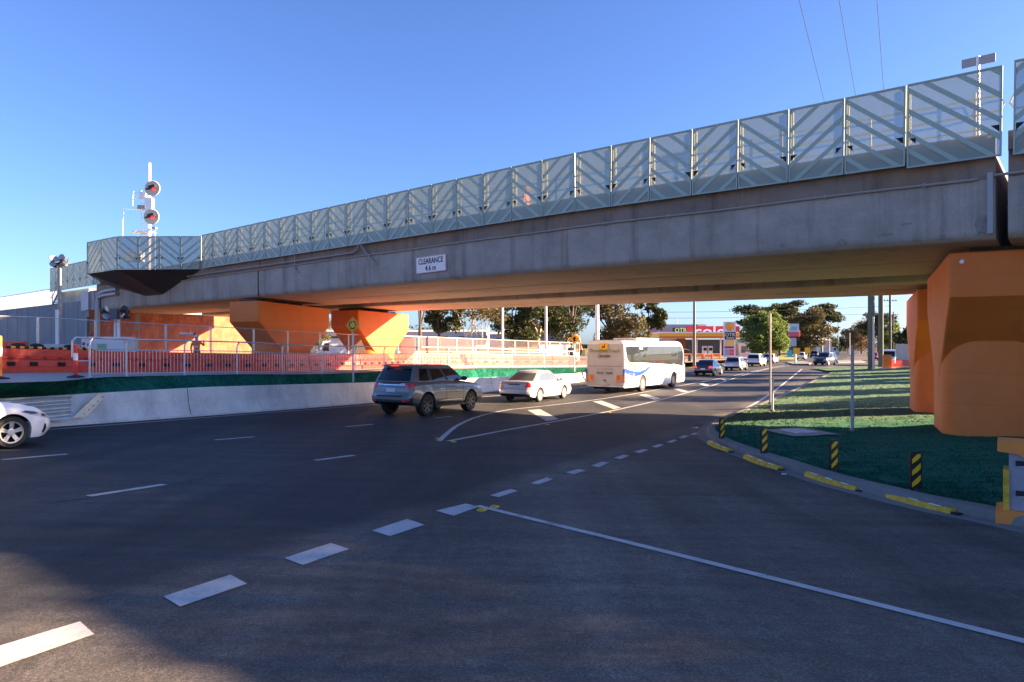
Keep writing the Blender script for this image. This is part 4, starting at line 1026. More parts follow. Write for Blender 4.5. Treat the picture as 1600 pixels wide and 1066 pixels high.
def wheel(parent, x, y, r, wd, rim, spokes, split=False, rr=0.66, face=-1):
    """tyre with rim; face = -1 means the rim shows on the -y side"""
    f = face
    prof = [(r*rr, f*wd*0.42), (r*(rr+0.04), f*wd*0.5), (r*0.93, f*wd*0.5), (r, f*wd*0.36), (r, -f*wd*0.36), (r*0.93, -f*wd*0.5), (r*rr, -f*wd*0.5)]
    t = MB().lathe(prof, 32, (0, 0, 0), 'y', cap=False).build('wheel', TYRE, parent, loc=(x, y, r), angle=50)
    mb = MB(); R0 = r*rr
    mb.lathe([(R0*1.02, f*wd*0.50), (R0*0.95, f*wd*0.51), (R0*0.90, f*wd*0.40), (R0*0.88, f*wd*0.1), (0.01, f*wd*0.08)], 32, (0,0,0), 'y', 1, cap=False)
    mb.lathe([(R0*1.03, f*wd*0.44), (R0*1.03, f*wd*0.515), (R0*0.92, f*wd*0.50), (R0*0.90, f*wd*0.40)], 32, (0,0,0), 'y', 0, cap=False)
    for k in range(spokes):
        a = 2*math.pi*k/spokes
        for da in ((-0.13, 0.13) if split else (0,)):
            M = Matrix.Rotation(a+da, 4, 'Y'); w0, w1 = (0.028, 0.018) if split else (0.05, 0.04)
            w0, w1 = w0*r/0.34, w1*r/0.34
            mb.add([(-w0, f*wd*0.40, 0.03), (w0, f*wd*0.40, 0.03), (w1, f*wd*0.49, R0*0.95), (-w1, f*wd*0.49, R0*0.95), (-w0, f*wd*0.30, 0.03), (w0, f*wd*0.30, 0.03), (w1, f*wd*0.36, R0*0.95), (-w1, f*wd*0.36, R0*0.95)],
                   [(0,1,2,3),(4,7,6,5),(0,4,5,1),(1,5,6,2),(3,2,6,7),(0,3,7,4)], 0, M)
    mb.lathe([(0.075, f*wd*0.44), (0.06, f*wd*0.46), (0.0, f*wd*0.46)], 16, (0,0,0), 'y', 0)
    mb.build('rim', [rim, DARK], t)
    return t
def body_loft(S, name, paint, parent):
    """S: L, W, top [(x,z)], bottom [(x,z)], wheels, arch radius, rearp/frontp [(z,dx)] ; returns object"""
    L, Wd = S['L'], S['W']/2; xs = set()
    n = S.get('n', 72)
    for i in range(n+1): xs.add(round(-L/2+L*(0.5-0.5*math.cos(math.pi*i/n))*1.0, 4))
    for i in range(n+1): xs.add(round(-L/2+L*i/n, 4))
    for xw in S['wheels']:
        for k in range(13): a = math.pi*k/12; xs.add(round(xw+S['arch']*math.cos(a), 4))
        xs.add(round(xw+S['arch']+0.004, 4)); xs.add(round(xw-S['arch']-0.004, 4))
    xs = sorted(xs); xs = [x for i, x in enumerate(xs) if i == 0 or x-xs[i-1] > 0.003]
    rows = []; prof = S.get('side', [(0, 0.93), (0.12, 0.965), (0.28, 0.985), (0.45, 1.0), (0.62, 0.995), (0.78, 0.975), (0.9, 0.955), (1, 0.90)])
    er = S.get('endr', 0.10)
    for x in xs:
        t = abs(x)/(L/2); zt = interp(S['top'], x); zb0 = interp(S['bottom'], x); zb = zb0
        for xw in S['wheels']:
            if abs(x-xw) < S['arch']: zb = max(zb, S['wr']+math.sqrt(max(0, S['arch']**2-(x-xw)**2))*S.get('archk', 1.0))
        wx = Wd*(1-0.035*t*t-S.get('cr', 0.17)*max(0, (t-(1-er))/er)**2.6)
        flare = 0
        for xw in S['wheels']: flare = max(flare, S.get('flare', 0.02)*math.exp(-((x-xw)/(S['arch']*1.15))**4))
        row = [(0, zb), (wx*0.82, zb)]
        zs_ = [(zb0+(zt-zb0)*s, k) for s, k in prof]
        # side points between zb and zt
        m = len(prof)
        for j in range(m):
            z = zb+(zt-zb)*prof[j][0]; s = (z-zb0)/max(1e-4, zt-zb0)
            k = interp(prof, s); row.append((wx*k+flare*(1-s)*(1 if s < 0.95 else 0), z))
        cr = S.get('crown', 0.03); row += [(wx*0.80, zt+cr*0.45), (wx*0.45, zt+cr*0.85), (0, zt+cr)]
        full = [(-y, z) for y, z in row] + [(y, z) for y, z in row[::-1][1:-1]]
        out = []
        for y, z in full:
            we = max(0, (t-0.80)/0.20); we = we*we*(3-2*we)
            dx = interp(S['rearp'], z) if x < 0 else -interp(S['frontp'], z)
            bul = 0.0
            yy = abs(y)/Wd
            bul = S.get('bow', 0.07)*(1-yy*yy)*we*(-1 if x < 0 else 1)
            out.append((x+dx*we+bul, y, z))
        rows.append(out)
    mb = MB(); mb.grid(rows, close=True); nn = len(rows[0])
    # end caps as strips between mirrored points
    def cap(base, fl):
        h = nn//2
        for j in range(h):
            a, b = base+j, base+j+1; c, d = base+(nn-j-1) % nn if j else base, base+(nn-j) % nn
            a1, b1 = base+j, base+j+1; a2, b2 = base+((nn-j) % nn), base+((nn-j-1) % nn)
            q = [a1, b1, b2, a2]; q = [v for i, v in enumerate(q) if v not in q[:i]]
            if len(q) > 2: mb.f.append(tuple(q)); mb.m.append(0)
    cap(0, 1); cap((len(rows)-1)*nn, 0)
    o = mb.build(name, [paint, S.get('trim', TRIM), DARK], parent, angle=40)
    me = o.data
    for p in me.polygons:
        c = p.center
        if c.z < S.get('trimz', 0.0) or (abs(c.x) > L/2*0.93 and c.z < S.get('bumpz', 0.0)): p.material_index = 1
        if p.normal.z < -0.6 and abs(c.y) < Wd*0.9: p.material_index = 2
    return o
def greenhouse(G, paint, parent):
    """G: xr0,xf0 at the belt, xr1,xf1 at the roof, zb, zt, w0, w1; pillars (fractions); returns"""
    nz = 7; zb, zt = G['zb'], G['zt']
    cols = []
    fr_side = sorted(set([0.0, 1.0]+[v for p in G['pillars'] for v in p]+[k/12 for k in range(13)]))
    def loop(k):                      # k in 0..1 height
        e = k+0.0; ez = k
        xr = lerp(G['xr0'], G['xr1'], e); xf = lerp(G['xf0'], G['xf1'], e); w0 = lerp(G['w0'], G['w1'], k**1.15)
        z = lerp(zb, zt, ez); pts = []
        for f in fr_side:             # right side rear to front
            x = lerp(xr+0.10, xf-0.16, f); tp = 1-0.05*abs(2*f-1)**3; pts.append((x, -w0*tp, z))
        for y in (-0.86, -0.6, -0.3, 0, 0.3, 0.6, 0.86): pts.append((xf-0.16+0.16*(1-abs(y)**2.5)+0.10*(1-y*y), y*w0*0.98, z))
        for f in fr_side[::-1]:
            x = lerp(xr+0.10, xf-0.16, f); tp = 1-0.05*abs(2*f-1)**3; pts.append((x, w0*tp, z))
        for y in (0.86, 0.6, 0.3, 0, -0.3, -0.6, -0.86): pts.append((xr+0.10-0.10*(1-abs(y)**2.5)-0.04*(1-y*y), y*w0*0.98, z))
        return pts
    ns = len(fr_side); ks = [0, 0.06, 0.30, 0.6, G.get('gt', 0.84), 0.93, 1.0]
    rows = [loop(k) for k in ks]; n = len(rows[0])
    paintb, glass, pil = MB(), {}, MB()
    def bel(bx): return G.get('beltrise', 0)*0
    for i in range(len(rows)-1):
        for j in range(n):
            a = rows[i][j]; b = rows[i][(j+1) % n]; c = rows[i+1][(j+1) % n]; d = rows[i+1][j]
            key = None
            if 1 <= i <= 3:
                if j < ns-1 or (ns+7 <= j < 2*ns+6):
                    f0, f1 = (fr_side[j], fr_side[j+1]) if j < ns-1 else (fr_side[::-1][j-ns-7+1], fr_side[::-1][j-ns-7])
                    mid = (f0+f1)/2; inp = any(p0 <= mid <= p1 for p0, p1 in G['pillars']); dark = any(p0 <= mid <= p1 for p0, p1 in G['pillars'][1:-1])
                    if inp and dark: pil.add([a, b, c, d], [(0,1,2,3)]); continue
                    if not inp: key = ('side_window', sum(1 for p0, p1 in G['pillars'] if p1 < mid), j < ns)
                elif ns <= j < ns+6: key = ('windscreen', 0, 0)
                elif 2*ns+7 <= j < 2*ns+13: key = ('rear_window', 0, 0)
            if key: glass.setdefault(key, MB()).add([a, b, c, d], [(0,1,2,3)])
            else: paintb.add([a, b, c, d], [(0,1,2,3)])
    top = rows[-1]; cx = (G['xr1']+G['xf1'])/2
    prev = top
    for s, dz in ((0.95, 0.018), (0.85, 0.035), (0.6, 0.05), (0.3, 0.058), (0.02, 0.06)):
        cur = [(cx+(x-cx)*s, y*s, zt+dz) for x, y, z in top]
        for j in range(n): paintb.add([prev[j], prev[(j+1) % n], cur[(j+1) % n], cur[j]], [(0,1,2,3)])
        prev = cur
    pb = paintb.build('cabin', paint, parent, angle=40)
    gl = []
    if pil.f: gl.append(pil.build('door_pillar', TRIM, parent))
    for key, m in glass.items(): gl.append(m.build(key[0], G.get('glass', GLASS), parent, angle=40))
    return [pb]+gl
def vehicle(name, label, cat, contact, S, G, paint, head, group=None, side=-1, contact_wheel=0):
    """contact = ground point of the outer face of a right wheel (0 rear, 1 front)"""
    ang = R(90-head); d = Vector((math.cos(ang), math.sin(ang), 0)); nr = Vector((d.y, -d.x, 0))
    cw = S['wheels'][contact_wheel]
    c = contact-d*cw+nr*(-1)*(S['W']/2-0.03)*1
    c = contact - d*cw - nr*(S['W']/2-0.03)
    c.z = gz(c.x, c.y)
    t = thing(name, label, cat, c, ang, group)
    q = c+d*2; t.rotation_euler = (0, math.atan2(gz(c.x, c.y)-gz(q.x, q.y), 2.0), ang)
    b = body_loft(S, 'body', paint, t)
    gh = greenhouse(G, paint, t) if G else []
    for i, xw in enumerate(S['wheels']):
        for s in (-1, 1):
            wheel(t, xw, s*(S['W']/2-0.03-S['ww']/2), S['wr'], S['ww'], S['rim'], S.get('spokes', 5), S.get('split', False), face=s)
    return t, b, gh
def mirrors(t, x, y, z, m, s=1.0):
    for sg in (-1, 1):
        mb = MB(); mb.lathe([(0.0, -0.07*s), (0.08*s, -0.06*s), (0.10*s, 0.0), (0.085*s, 0.07*s), (0.0, 0.09*s)], 10, (x, 0, z), 'x'); 
        mb.v = [(a, b*1.15+sg*(y+0.09*s), z+(c-z)*0.8) for a, b, c in mb.v]
        mb.box((x+0.02, sg*(y-0.02), z-0.04), (0.06, 0.14, 0.03)); mb.build('wing_mirror', m, t, smooth=True)
# --- grey seven seat wagon
PG = carpaint('grey_metallic', (0.15, 0.148, 0.146), 0.3, 0.34)
S = dict(L=4.86, W=1.88, wheels=(-1.42, 1.43), wr=0.395, arch=0.47, ww=0.27, flare=0.035, rim=RIMD, spokes=7, split=True, cr=0.13,
    top=[(-2.43, 1.16), (-2.3, 1.22), (-1.2, 1.225), (0.6, 1.18), (1.1, 1.17), (1.9, 1.09), (2.25, 0.98), (2.38, 0.84), (2.43, 0.74)],
    bottom=[(-2.43, 0.52), (-2.2, 0.40), (-1.9, 0.36), (1.9, 0.34), (2.3, 0.36), (2.43, 0.46)],
    rearp=[(0.40, 0.12), (0.52, 0.0), (0.70, 0.0), (0.76, 0.09), (1.0, 0.11), (1.2, 0.17)], frontp=[(0.4, 0.1), (0.55, 0.0), (0.9, 0.04), (1.1, 0.12)], trimz=0.50, bumpz=0.62)
G = dict(xr0=-2.30, xr1=-1.98, xf0=1.28, xf1=0.42, zb=1.21, zt=1.775, w0=0.87, w1=0.70, pillars=[(0, 0.10), (0.275, 0.34), (0.60, 0.655), (0.985, 1)], gt=0.82)
t, b, gh = vehicle('parked_wagon', 'grey metallic seven seat wagon with big black rims in the near lane', 'car', P(668, 650), S, G, PG, 29)
allb = [b]+gh
suvt = t
decal(allb, [(0.52, 1.13), (0.90, 1.14), (0.97, 1.02), (0.93, 0.93), (0.74, 0.92), (0.66, 0.99), (0.52, 1.03)][::-1] if 0 else [(-0.50, 1.18), (-0.95, 1.20), (-0.97, 1.06), (-0.93, 0.96), (-0.70, 0.95), (-0.62, 1.03), (-0.50, 1.06)], 'r', REDL, 'tail_lamp', t, cuts=5)
decal(allb, [(0.50, 1.18), (0.95, 1.20), (0.97, 1.06), (0.93, 0.96), (0.70, 0.95), (0.62, 1.03), (0.50, 1.06)], 'r', REDL, 'tail_lamp', t, cuts=5)
decal(allb, [(-2.44, 1.20), (-2.08, 1.17), (-2.12, 1.07), (-2.44, 0.96)], 's', REDL, 'tail_lamp', t, cuts=5)
for s in (-1, 1): decal(allb, [(s*0.38, 1.15), (s*0.58, 1.17), (s*0.60, 1.08), (s*0.40, 1.07)], 'r', CLEAR, 'reversing_lamp', t, off=0.012)
decal(allb, [(-0.40, 1.12), (0.40, 1.12), (0.40, 1.09), (-0.40, 1.09)], 'r', CHROME, 'chrome_bar', t, off=0.010)
decal(allb, [(-0.20, 0.98), (0.20, 0.98), (0.20, 0.86), (-0.20, 0.86)], 'r', PLATE, 'number_plate', t, off=0.014)
decal(allb, [(-0.60, 0.74), (0.60, 0.74), (0.50, 0.70), (-0.50, 0.70)], 'r', DARK, 'bumper_gap', t, off=0.008)
for s in (-1, 1): decal(allb, [(s*0.58, 0.60), (s*0.80, 0.60), (s*0.80, 0.53), (s*0.58, 0.53)], 'r', REDL, 'reflector', t, off=0.008)
MB().tube([(-2.5, 0.35, 0.46), (-2.2, 0.35, 0.5)], 0.03, 8).build('tow_bar', CHROME, t)
for x0, x1, z0, z1 in ((0.86, 0.875, 0.45, 1.14), (-0.28, -0.265, 0.42, 1.15), (-1.12, -1.105, 0.88, 1.16)): decal(allb, [(x0, z0), (x1, z0), (x1, z1), (x0, z1)], 's', DARK, 'door_seam', t, off=0.003, cuts=5)
for x in (-0.95, 0.12): decal(allb, [(x, 1.00), (x+0.2, 1.00), (x+0.2, 1.04), (x, 1.04)], 's', PG, 'door_handle', t, off=0.03)
decal(allb, [(-1.0, 0.50), (1.0, 0.50), (1.0, 0.53), (-1.0, 0.53)], 's', CHROME, 'sill_strip', t, off=0.02)
mirrors(t, 0.78, 0.90, 1.29, TRIM, 1.15)
mb = MB(); mb.prism([(-2.12, 1.78), (-1.85, 1.83), (-1.85, 1.80), (-2.14, 1.755)], -0.62, 0.62, 'y'); mb.build('roof_spoiler', PG, t)
mb = MB()
MB().box((-2.15, 0, 1.765), (0.04, 0.34, 0.02)).build('high_brake_lamp', REDG, t)
mb = MB(); mb.prism([(-1.0, 0.30), (1.0, 0.30), (1.0, 0.37), (-1.0, 0.37)], -0.97, -0.80, 'y'); mb.build('side_step', TRIM, t)
decal(allb, [(1.62, 0.92), (1.62, 1.02), (2.28, 0.94), (2.36, 0.82)], 's', CLEAR, 'headlamp', t)
# --- white sedan
PW = carpaint('warm_white_paint', (0.62, 0.60, 0.585), 0.1, 0.35, 0.02)
S2 = dict(L=4.80, W=1.79, wheels=(-1.36, 1.36), wr=0.325, arch=0.385, ww=0.21, flare=0.012, rim=RIMS, spokes=8, cr=0.2,
    top=[(-2.40, 0.86), (-2.32, 0.955), (-2.2, 0.975), (-1.5, 0.985), (0, 0.945), (1.0, 0.93), (1.7, 0.84), (2.15, 0.74), (2.33, 0.66), (2.40, 0.56)],
    bottom=[(-2.40, 0.42), (-2.25, 0.29), (-1.9, 0.24), (1.9, 0.21), (2.3, 0.24), (2.40, 0.34)],
    rearp=[(0.3, 0.06), (0.42, 0.0), (0.60, 0.0), (0.66, 0.06), (0.98, 0.12)], frontp=[(0.2, 0.1), (0.4, 0), (0.6, 0.02), (0.9, 0.15)], trimz=0.245)
G2 = dict(xr0=-1.88, xr1=-1.02, xf0=1.32, xf1=0.42, zb=0.95, zt=1.42, w0=0.80, w1=0.60, pillars=[(0, 0.12), (0.46, 0.50), (0.985, 1)], gt=0.86, glass=GLASSP)
t, b, gh = vehicle('white_sedan', 'white four door sedan between the grey wagon and the coach', 'car', P(844, 628.2), S2, G2, PW, 29)
allb = [b]+gh
for s in (-1, 1): decal(allb, [(s*0.55, 0.72), (s*0.86, 0.71), (s*0.88, 0.93), (s*0.66, 0.94), (s*0.62, 0.84)], 'r', REDL, 'tail_lamp', t, cuts=5)
decal(allb, [(-2.41, 0.72), (-2.2, 0.74), (-2.26, 0.92), (-2.41, 0.93)], 's', REDL, 'tail_lamp', t, cuts=5)
decal(allb, [(-0.30, 0.86), (0.30, 0.86), (0.30, 0.82), (-0.30, 0.82)], 'r', DARK, 'badge_bar', t, off=0.02)
decal(allb, [(-0.19, 0.80), (0.19, 0.80), (0.19, 0.69), (-0.19, 0.69)], 'r', PLATE, 'number_plate', t, off=0.014)
decal(allb, [(-0.85, 0.645), (0.85, 0.645), (0.85, 0.635), (-0.85, 0.635)], 'r', DARK, 'bumper_gap', t, off=0.004, cuts=5)
for x0 in (-0.98, -0.02, 0.95): decal(allb, [(x0, 0.28), (x0+0.012, 0.28), (x0+0.012, 0.95), (x0, 0.95)], 's', DARK, 'door_seam', t, off=0.003, cuts=5)
for x in (-0.62, 0.33): decal(allb, [(x, 0.84), (x+0.17, 0.84), (x+0.17, 0.87), (x, 0.87)], 's', PW, 'door_handle', t, off=0.03)
decal(allb, [(-0.95, 0.55), (0.93, 0.55), (0.93, 0.58), (-0.95, 0.58)], 's', mat('grey_rub_strip', (0.35, 0.34, 0.33), 0.5), 'rub_strip', t, off=0.012, cuts=5)
mirrors(t, 0.82, 0.85, 1.0, PW)
MB().tube([(-2.35, -0.5, 0.26), (-2.15, -0.5, 0.27)], 0.03, 8).build('exhaust', CHROME, t)
# --- white hatchback cut by the left edge
PW2 = carpaint('clean_white_paint', (0.78, 0.78, 0.79), 0.0, 0.3)
S3 = dict(L=4.34, W=1.80, wheels=(-1.30, 1.35), wr=0.325, arch=0.375, ww=0.22, flare=0.02, rim=RIMS, spokes=5, split=True, cr=0.28, endr=0.16, bow=0.12,
    top=[(-2.17, 0.90), (-2.1, 1.0), (-1.0, 1.0), (0.3, 0.97), (1.0, 0.955), (1.55, 0.88), (1.9, 0.79), (2.08, 0.71), (2.15, 0.62), (2.17, 0.52)],
    bottom=[(-2.17, 0.4), (-2.0, 0.26), (1.9, 0.19), (2.1, 0.22), (2.17, 0.32)],
    rearp=[(0.3, 0.05), (0.5, 0.0), (1.0, 0.1)], frontp=[(0.2, 0.08), (0.35, 0.0), (0.55, 0.02), (0.8, 0.14), (1.0, 0.2)], trimz=0.2)
G3 = dict(xr0=-2.02, xr1=-1.50, xf0=1.22, xf1=0.25, zb=0.96, zt=1.42, w0=0.80, w1=0.60, pillars=[(0, 0.14), (0.50, 0.54), (0.985, 1)])
t, b, gh = vehicle('white_hatchback', 'white hatchback front end entering at the left edge of the photo', 'car', P(17, 701.5), S3, G3, PW2, 27, contact_wheel=1)
allb = [b]+gh
decal(allb, [(1.50, 0.73), (1.58, 0.765), (1.80, 0.735), (2.06, 0.67), (2.16, 0.62), (2.12, 0.575), (1.9, 0.61), (1.68, 0.67)], 's', CLEAR, 'headlamp', t, cuts=6)
decal(allb, [(1.52, 0.73), (1.60, 0.755), (1.78, 0.725), (1.86, 0.68), (1.70, 0.68)], 's', mat('headlamp_dark', (0.08, 0.10, 0.13), 0.1, coat=1.0), 'headlamp_insert', t, off=0.010, cuts=5)
decal(allb, [(1.90, 0.68), (2.02, 0.66), (2.05, 0.62), (1.92, 0.63)], 's', DARK, 'headlamp_insert', t, off=0.010, cuts=5)
decal(allb, [(1.98, 0.46), (2.03, 0.47), (2.04, 0.36), (1.99, 0.27), (1.94, 0.29), (1.96, 0.38)], 's', DARK, 'fog_lamp_recess', t, off=0.004, cuts=5)
decal(allb, [(1.86, 0.185), (2.16, 0.235), (2.16, 0.27), (1.80, 0.20)], 's', AMBER, 'lower_lip', t, off=0.004, cuts=5) if 0 else None
decal(allb, [(-0.55, 0.60), (0.55, 0.60), (0.45, 0.30), (-0.45, 0.30)], 'f', DARK, 'grille', t, off=0.006, cuts=5)
decal(allb, [(0.94, 0.25), (0.95, 0.25), (0.95, 0.95), (0.94, 0.95)], 's', DARK, 'door_seam', t, off=0.003, cuts=5)
mirrors(t, 0.85, 0.86, 1.02, PW2)

# --- cars farther up the road
def farcar(name, label, cat, cx, cy, L, Wd, H, head, paint, style='hatch', glass=GLASS, lampz=0.8, lit=False, cw=0, wr=0.33, group='cars queued beyond the coach'):
    wb = L*0.29
    belt = H*0.62
    tops = {'hatch': [(-L/2, belt*0.93), (-L/2+0.08, belt), (L*0.22, belt*0.97), (L*0.40, belt*0.82), (L/2-0.04, belt*0.66), (L/2, belt*0.55)],
            'sedan': [(-L/2, belt*0.90), (-L/2+0.1, belt*1.02), (L*0.2, belt*0.98), (L*0.40, belt*0.82), (L/2-0.04, belt*0.68), (L/2, belt*0.55)],
            'ute': [(-L/2, belt*0.90), (-L/2+0.1, belt*1.0), (L*0.22, belt*1.0), (L*0.45, belt*0.93), (L/2-0.03, belt*0.86), (L/2, belt*0.75)]}[style]
    S = dict(L=L, W=Wd, wheels=(-wb, wb+0.05), wr=wr, arch=wr+0.06, ww=0.22, rim=RIMS, spokes=6, n=30, top=tops,
        bottom=[(-L/2, wr+0.12), (-L/2+0.2, wr*0.8), (L/2-0.2, wr*0.7), (L/2, wr+0.05)], rearp=[(0.3, 0.05), (0.5, 0), (0.7, 0.04), (belt, 0.1)], frontp=[(0.3, 0.05), (0.5, 0), (belt, 0.12)],
        trimz=wr*0.95 if style != 'sedan' else 0.24, bumpz=0.55 if style == 'ute' else 0.42)
    xr = {'hatch': (-L/2+0.12, -L/2+0.50), 'sedan': (-L*0.40, -L*0.24), 'ute': (-L/2+0.1, -L/2+0.35)}[style]
    G = dict(xr0=xr[0], xr1=xr[1], xf0=L*0.27, xf1=L*0.08, zb=belt-0.01, zt=H-0.06, w0=Wd*0.455, w1=Wd*0.36, pillars=[(0, 0.10), (0.48, 0.52), (0.985, 1)], glass=glass)
    t, b, gh = vehicle(name, label, cat, P(cx, cy), S, G, paint, head, group, contact_wheel=cw)
    al = [b]+gh; e = Wd/2
    lm = REDG if lit else REDL
    for s in (-1, 1): decal(al, [(s*(e-0.40), lampz), (s*(e-0.03), lampz), (s*(e-0.02), lampz+0.16), (s*(e-0.34), lampz+0.16)], 'r', lm, 'tail_lamp', t, cuts=4)
    decal(al, [(-0.2, lampz-0.02), (0.2, lampz-0.02), (0.2, lampz-0.14), (-0.2, lampz-0.14)], 'r', PLATE, 'number_plate', t, off=0.012)
    for s in (-1, 1): decal(al, [(s*(e-0.42), 0.62*belt), (s*(e-0.05), 0.66*belt), (s*(e-0.06), 0.80*belt), (s*(e-0.36), 0.76*belt)], 'f', CLEAR, 'headlamp', t, cuts=4)
    decal(al, [(-0.4, 0.5*belt), (0.4, 0.5*belt), (0.42, 0.74*belt), (-0.42, 0.74*belt)], 'f', DARK, 'grille', t)
    mirrors(t, L*0.17, e-0.03, belt+0.05, paint)
    return t, b, gh
farcar('dark_sedan', 'dark blue sedan with red tail lamps just ahead of the coach', 'car', 1117.5, 587.5, 4.7, 1.8, 1.45, 29, carpaint('navy_paint', (0.05, 0.055, 0.075), 0.3), 'sedan', lampz=0.72, lit=True)
farcar('silver_hatchback', 'silver blue hatchback in front of the dark sedan', 'car', 1159.5, 579.5, 4.3, 1.8, 1.52, 30, carpaint('silver_paint', (0.42, 0.46, 0.52), 0.5), 'hatch')
farcar('white_wagon', 'white wagon with a dark rear window ahead of the silver hatchback', 'car', 1190.5, 573.0, 4.6, 1.88, 1.68, 30, PW2, 'ute', wr=0.36)
farcar('white_sedan', 'white sedan partly hidden behind the thin grey pole', 'car', 1211, 568.0, 4.6, 1.8, 1.5, 30, carpaint('lilac_white_paint', (0.55, 0.53, 0.60), 0.1), 'sedan')
farcar('white_hatchback', 'small white hatchback with a dark tailgate beside the yellow grass', 'car', 1259, 562.8, 4.0, 1.75, 1.5, 28, PW2, 'hatch')
farcar('dark_hatchback', 'dark car behind the oncoming pickup', 'car', 1279, 558.8, 4.2, 1.78, 1.5, 28, carpaint('black_paint', (0.03, 0.035, 0.04), 0.2), 'hatch')
t, b, gh = farcar('oncoming_pickup', 'dark four wheel drive coming towards the camera on the right carriageway', 'car', 1289, 571.2, 4.8, 1.9, 1.82, 222, carpaint('dark_slate_paint', (0.07, 0.085, 0.10), 0.4), 'ute', wr=0.39, cw=1, group='cars coming towards the camera')
# its visible wheel is a left one: shift across by one track width
t.location = Vector(t.location)+Vector((-1.1, 0.6, 0))
farcar('red_car', 'blue and red car facing the camera left of the tall twin poles', 'car', 1356, 563.5, 4.3, 1.8, 1.55, 208, carpaint('red_paint', (0.30, 0.03, 0.05), 0.2), 'hatch', cw=1, group='cars coming towards the camera')
farcar('silver_car', 'small silver car far up the road under the thin light pole', 'car', 1270, 552.5, 4.3, 1.8, 1.5, 28, MATS['silver_paint'], 'hatch') if 0 else None

# --- vans and trucks
def van(name, label, px, Y, L, Wd, H, head, paint, z=None, cab=True, glass=GLASS):
    t = thing(name, label, 'van', (A(px, Y), Y, gz(A(px, Y), Y) if z is None else z), R(90-head), 'vans and trucks near the shops')
    hl = L/2
    pr = [(-hl, 0.35), (hl-0.25, 0.35), (hl, 0.5), (hl-0.02, 0.95), (hl-0.45, 1.2), (hl-0.95, H-0.12), (hl-1.25, H), (-hl+0.1, H), (-hl, H-0.12)]
    mb = MB(); mb.prism(pr, -Wd/2, Wd/2, 'y'); mb.build('body', paint, t)
    mb = MB(); mb.add([(hl-0.43, -Wd/2+0.1, 1.25), (hl-0.43, Wd/2-0.1, 1.25), (hl-0.89, Wd/2-0.15, H-0.25), (hl-0.89, -Wd/2+0.15, H-0.25)], [(0,1,2,3)]); mb.v = [(x+0.012, y, z+0.006) for x, y, z in mb.v]; mb.build('windscreen', glass, t, fix=False)
    for s in (-1, 1):
        mb = MB(); mb.add([(hl-0.75, s*(Wd/2+0.006), 1.2), (hl-1.6, s*(Wd/2+0.006), 1.2), (hl-1.6, s*(Wd/2+0.006), H-0.3), (hl-1.1, s*(Wd/2+0.006), H-0.3)], [(0,1,2,3)]); mb.build('side_window', glass, t, fix=False)
    MB().box((hl+0.005, 0, 0.72), (0.02, Wd*0.5, 0.18)).build('grille', DARK, t)
    for s in (-1, 1): MB().box((hl-0.01, s*Wd*0.38, 0.78), (0.06, 0.28, 0.2)).build('headlamp', CLEAR, t)
    for x in (-hl*0.6, hl*0.62):
        for s in (-1, 1): wheel(t, x, s*(Wd/2-0.12), 0.34, 0.22, RIMS, 6, face=s)
    return t
van('white_van', 'white van parked behind the twin poles beside the orange barrier', 1393, 92, 5.0, 1.9, 2.2, 222, PW2)
van('delivery_van', 'white van parked under the trees right of the green round tree', 1209, 165, 5.5, 2.0, 2.8, 200, PW2, z=0.1)
van('camper_van', 'pale van parked far off beyond the round green tree', 1294, 210, 6, 2.1, 2.3, 100, carpaint('pale_blue_paint', (0.5, 0.56, 0.6)), z=0.0)
van('pale_truck', 'white truck seen through the site fence between the orange piers', 532, 80, 6, 2.2, 2.4, 250, PW2, z=0.9)

# ------------------------------------------------------------------ coach
CO = carpaint('coach_white', (0.80, 0.79, 0.76), 0.0, 0.3)
L, Wd, H = 10.1, 2.48, 3.02
Sb = dict(L=L, W=Wd, wheels=(-2.45, 2.75), wr=0.47, arch=0.55, ww=0.28, flare=0.0, rim=mat('coach_rim', (0.50, 0.38, 0.28), 0.5, 0.3), n=60, cr=0.06, endr=0.03, bow=0.04, crown=0.06,
    side=[(0, 0.97), (0.05, 0.99), (0.15, 1.0), (0.3, 1.0), (0.5, 1.0), (0.7, 0.995), (0.85, 0.985), (0.94, 0.965), (0.985, 0.93), (1, 0.88)],
    top=[(-5.05, 2.96), (4.0, 2.97), (4.3, 2.92), (4.6, 2.74), (4.85, 2.35), (4.97, 1.9), (5.05, 1.1)], bottom=[(-5.05, 0.38), (-4.95, 0.34), (3.6, 0.28), (4.8, 0.28), (5.05, 0.42)],
    rearp=[(0.3, 0.02), (0.6, 0), (3, 0.05)], frontp=[(0, 0), (3, 0.0)], trimz=0.0)
ang = R(90-33.2); d = Vector((math.cos(ang), math.sin(ang), 0)); nr = Vector((d.y, -d.x, 0))
cc = P(1004.8, 612.2)-d*(-2.45)-nr*(Wd/2-0.02); cc.z = 0
bus = thing('coach', 'white single deck coach with a beige back and blue swoosh along its side', 'coach', cc, ang)
bb = body_loft(Sb, 'body', CO, bus)
for xw in Sb['wheels']:
    for s in (-1, 1): wheel(bus, xw, s*(Wd/2-0.18), 0.47, 0.28, Sb['rim'], 10, face=s, rr=0.55)
B = [bb]
def up(pts): return pts
win = [(-4.92, 2.66), (-4.90, 2.55), (-4.72, 2.0), (-4.45, 1.80), (-4.1, 1.74), (3.15, 1.80), (3.95, 1.42), (4.52, 1.30), (4.62, 2.2), (4.40, 2.60), (4.0, 2.68)]
BG = mat('coach_glass', (0.05, 0.065, 0.08), 0.03, spec=1.0, metal=0.45)
decal(B, win, 's', BG, 'side_windows', bus, off=0.008, cuts=6)
decal(B, [(x, z) for x, z in win], 'l', BG, 'side_windows', bus, off=0.008, cuts=6)
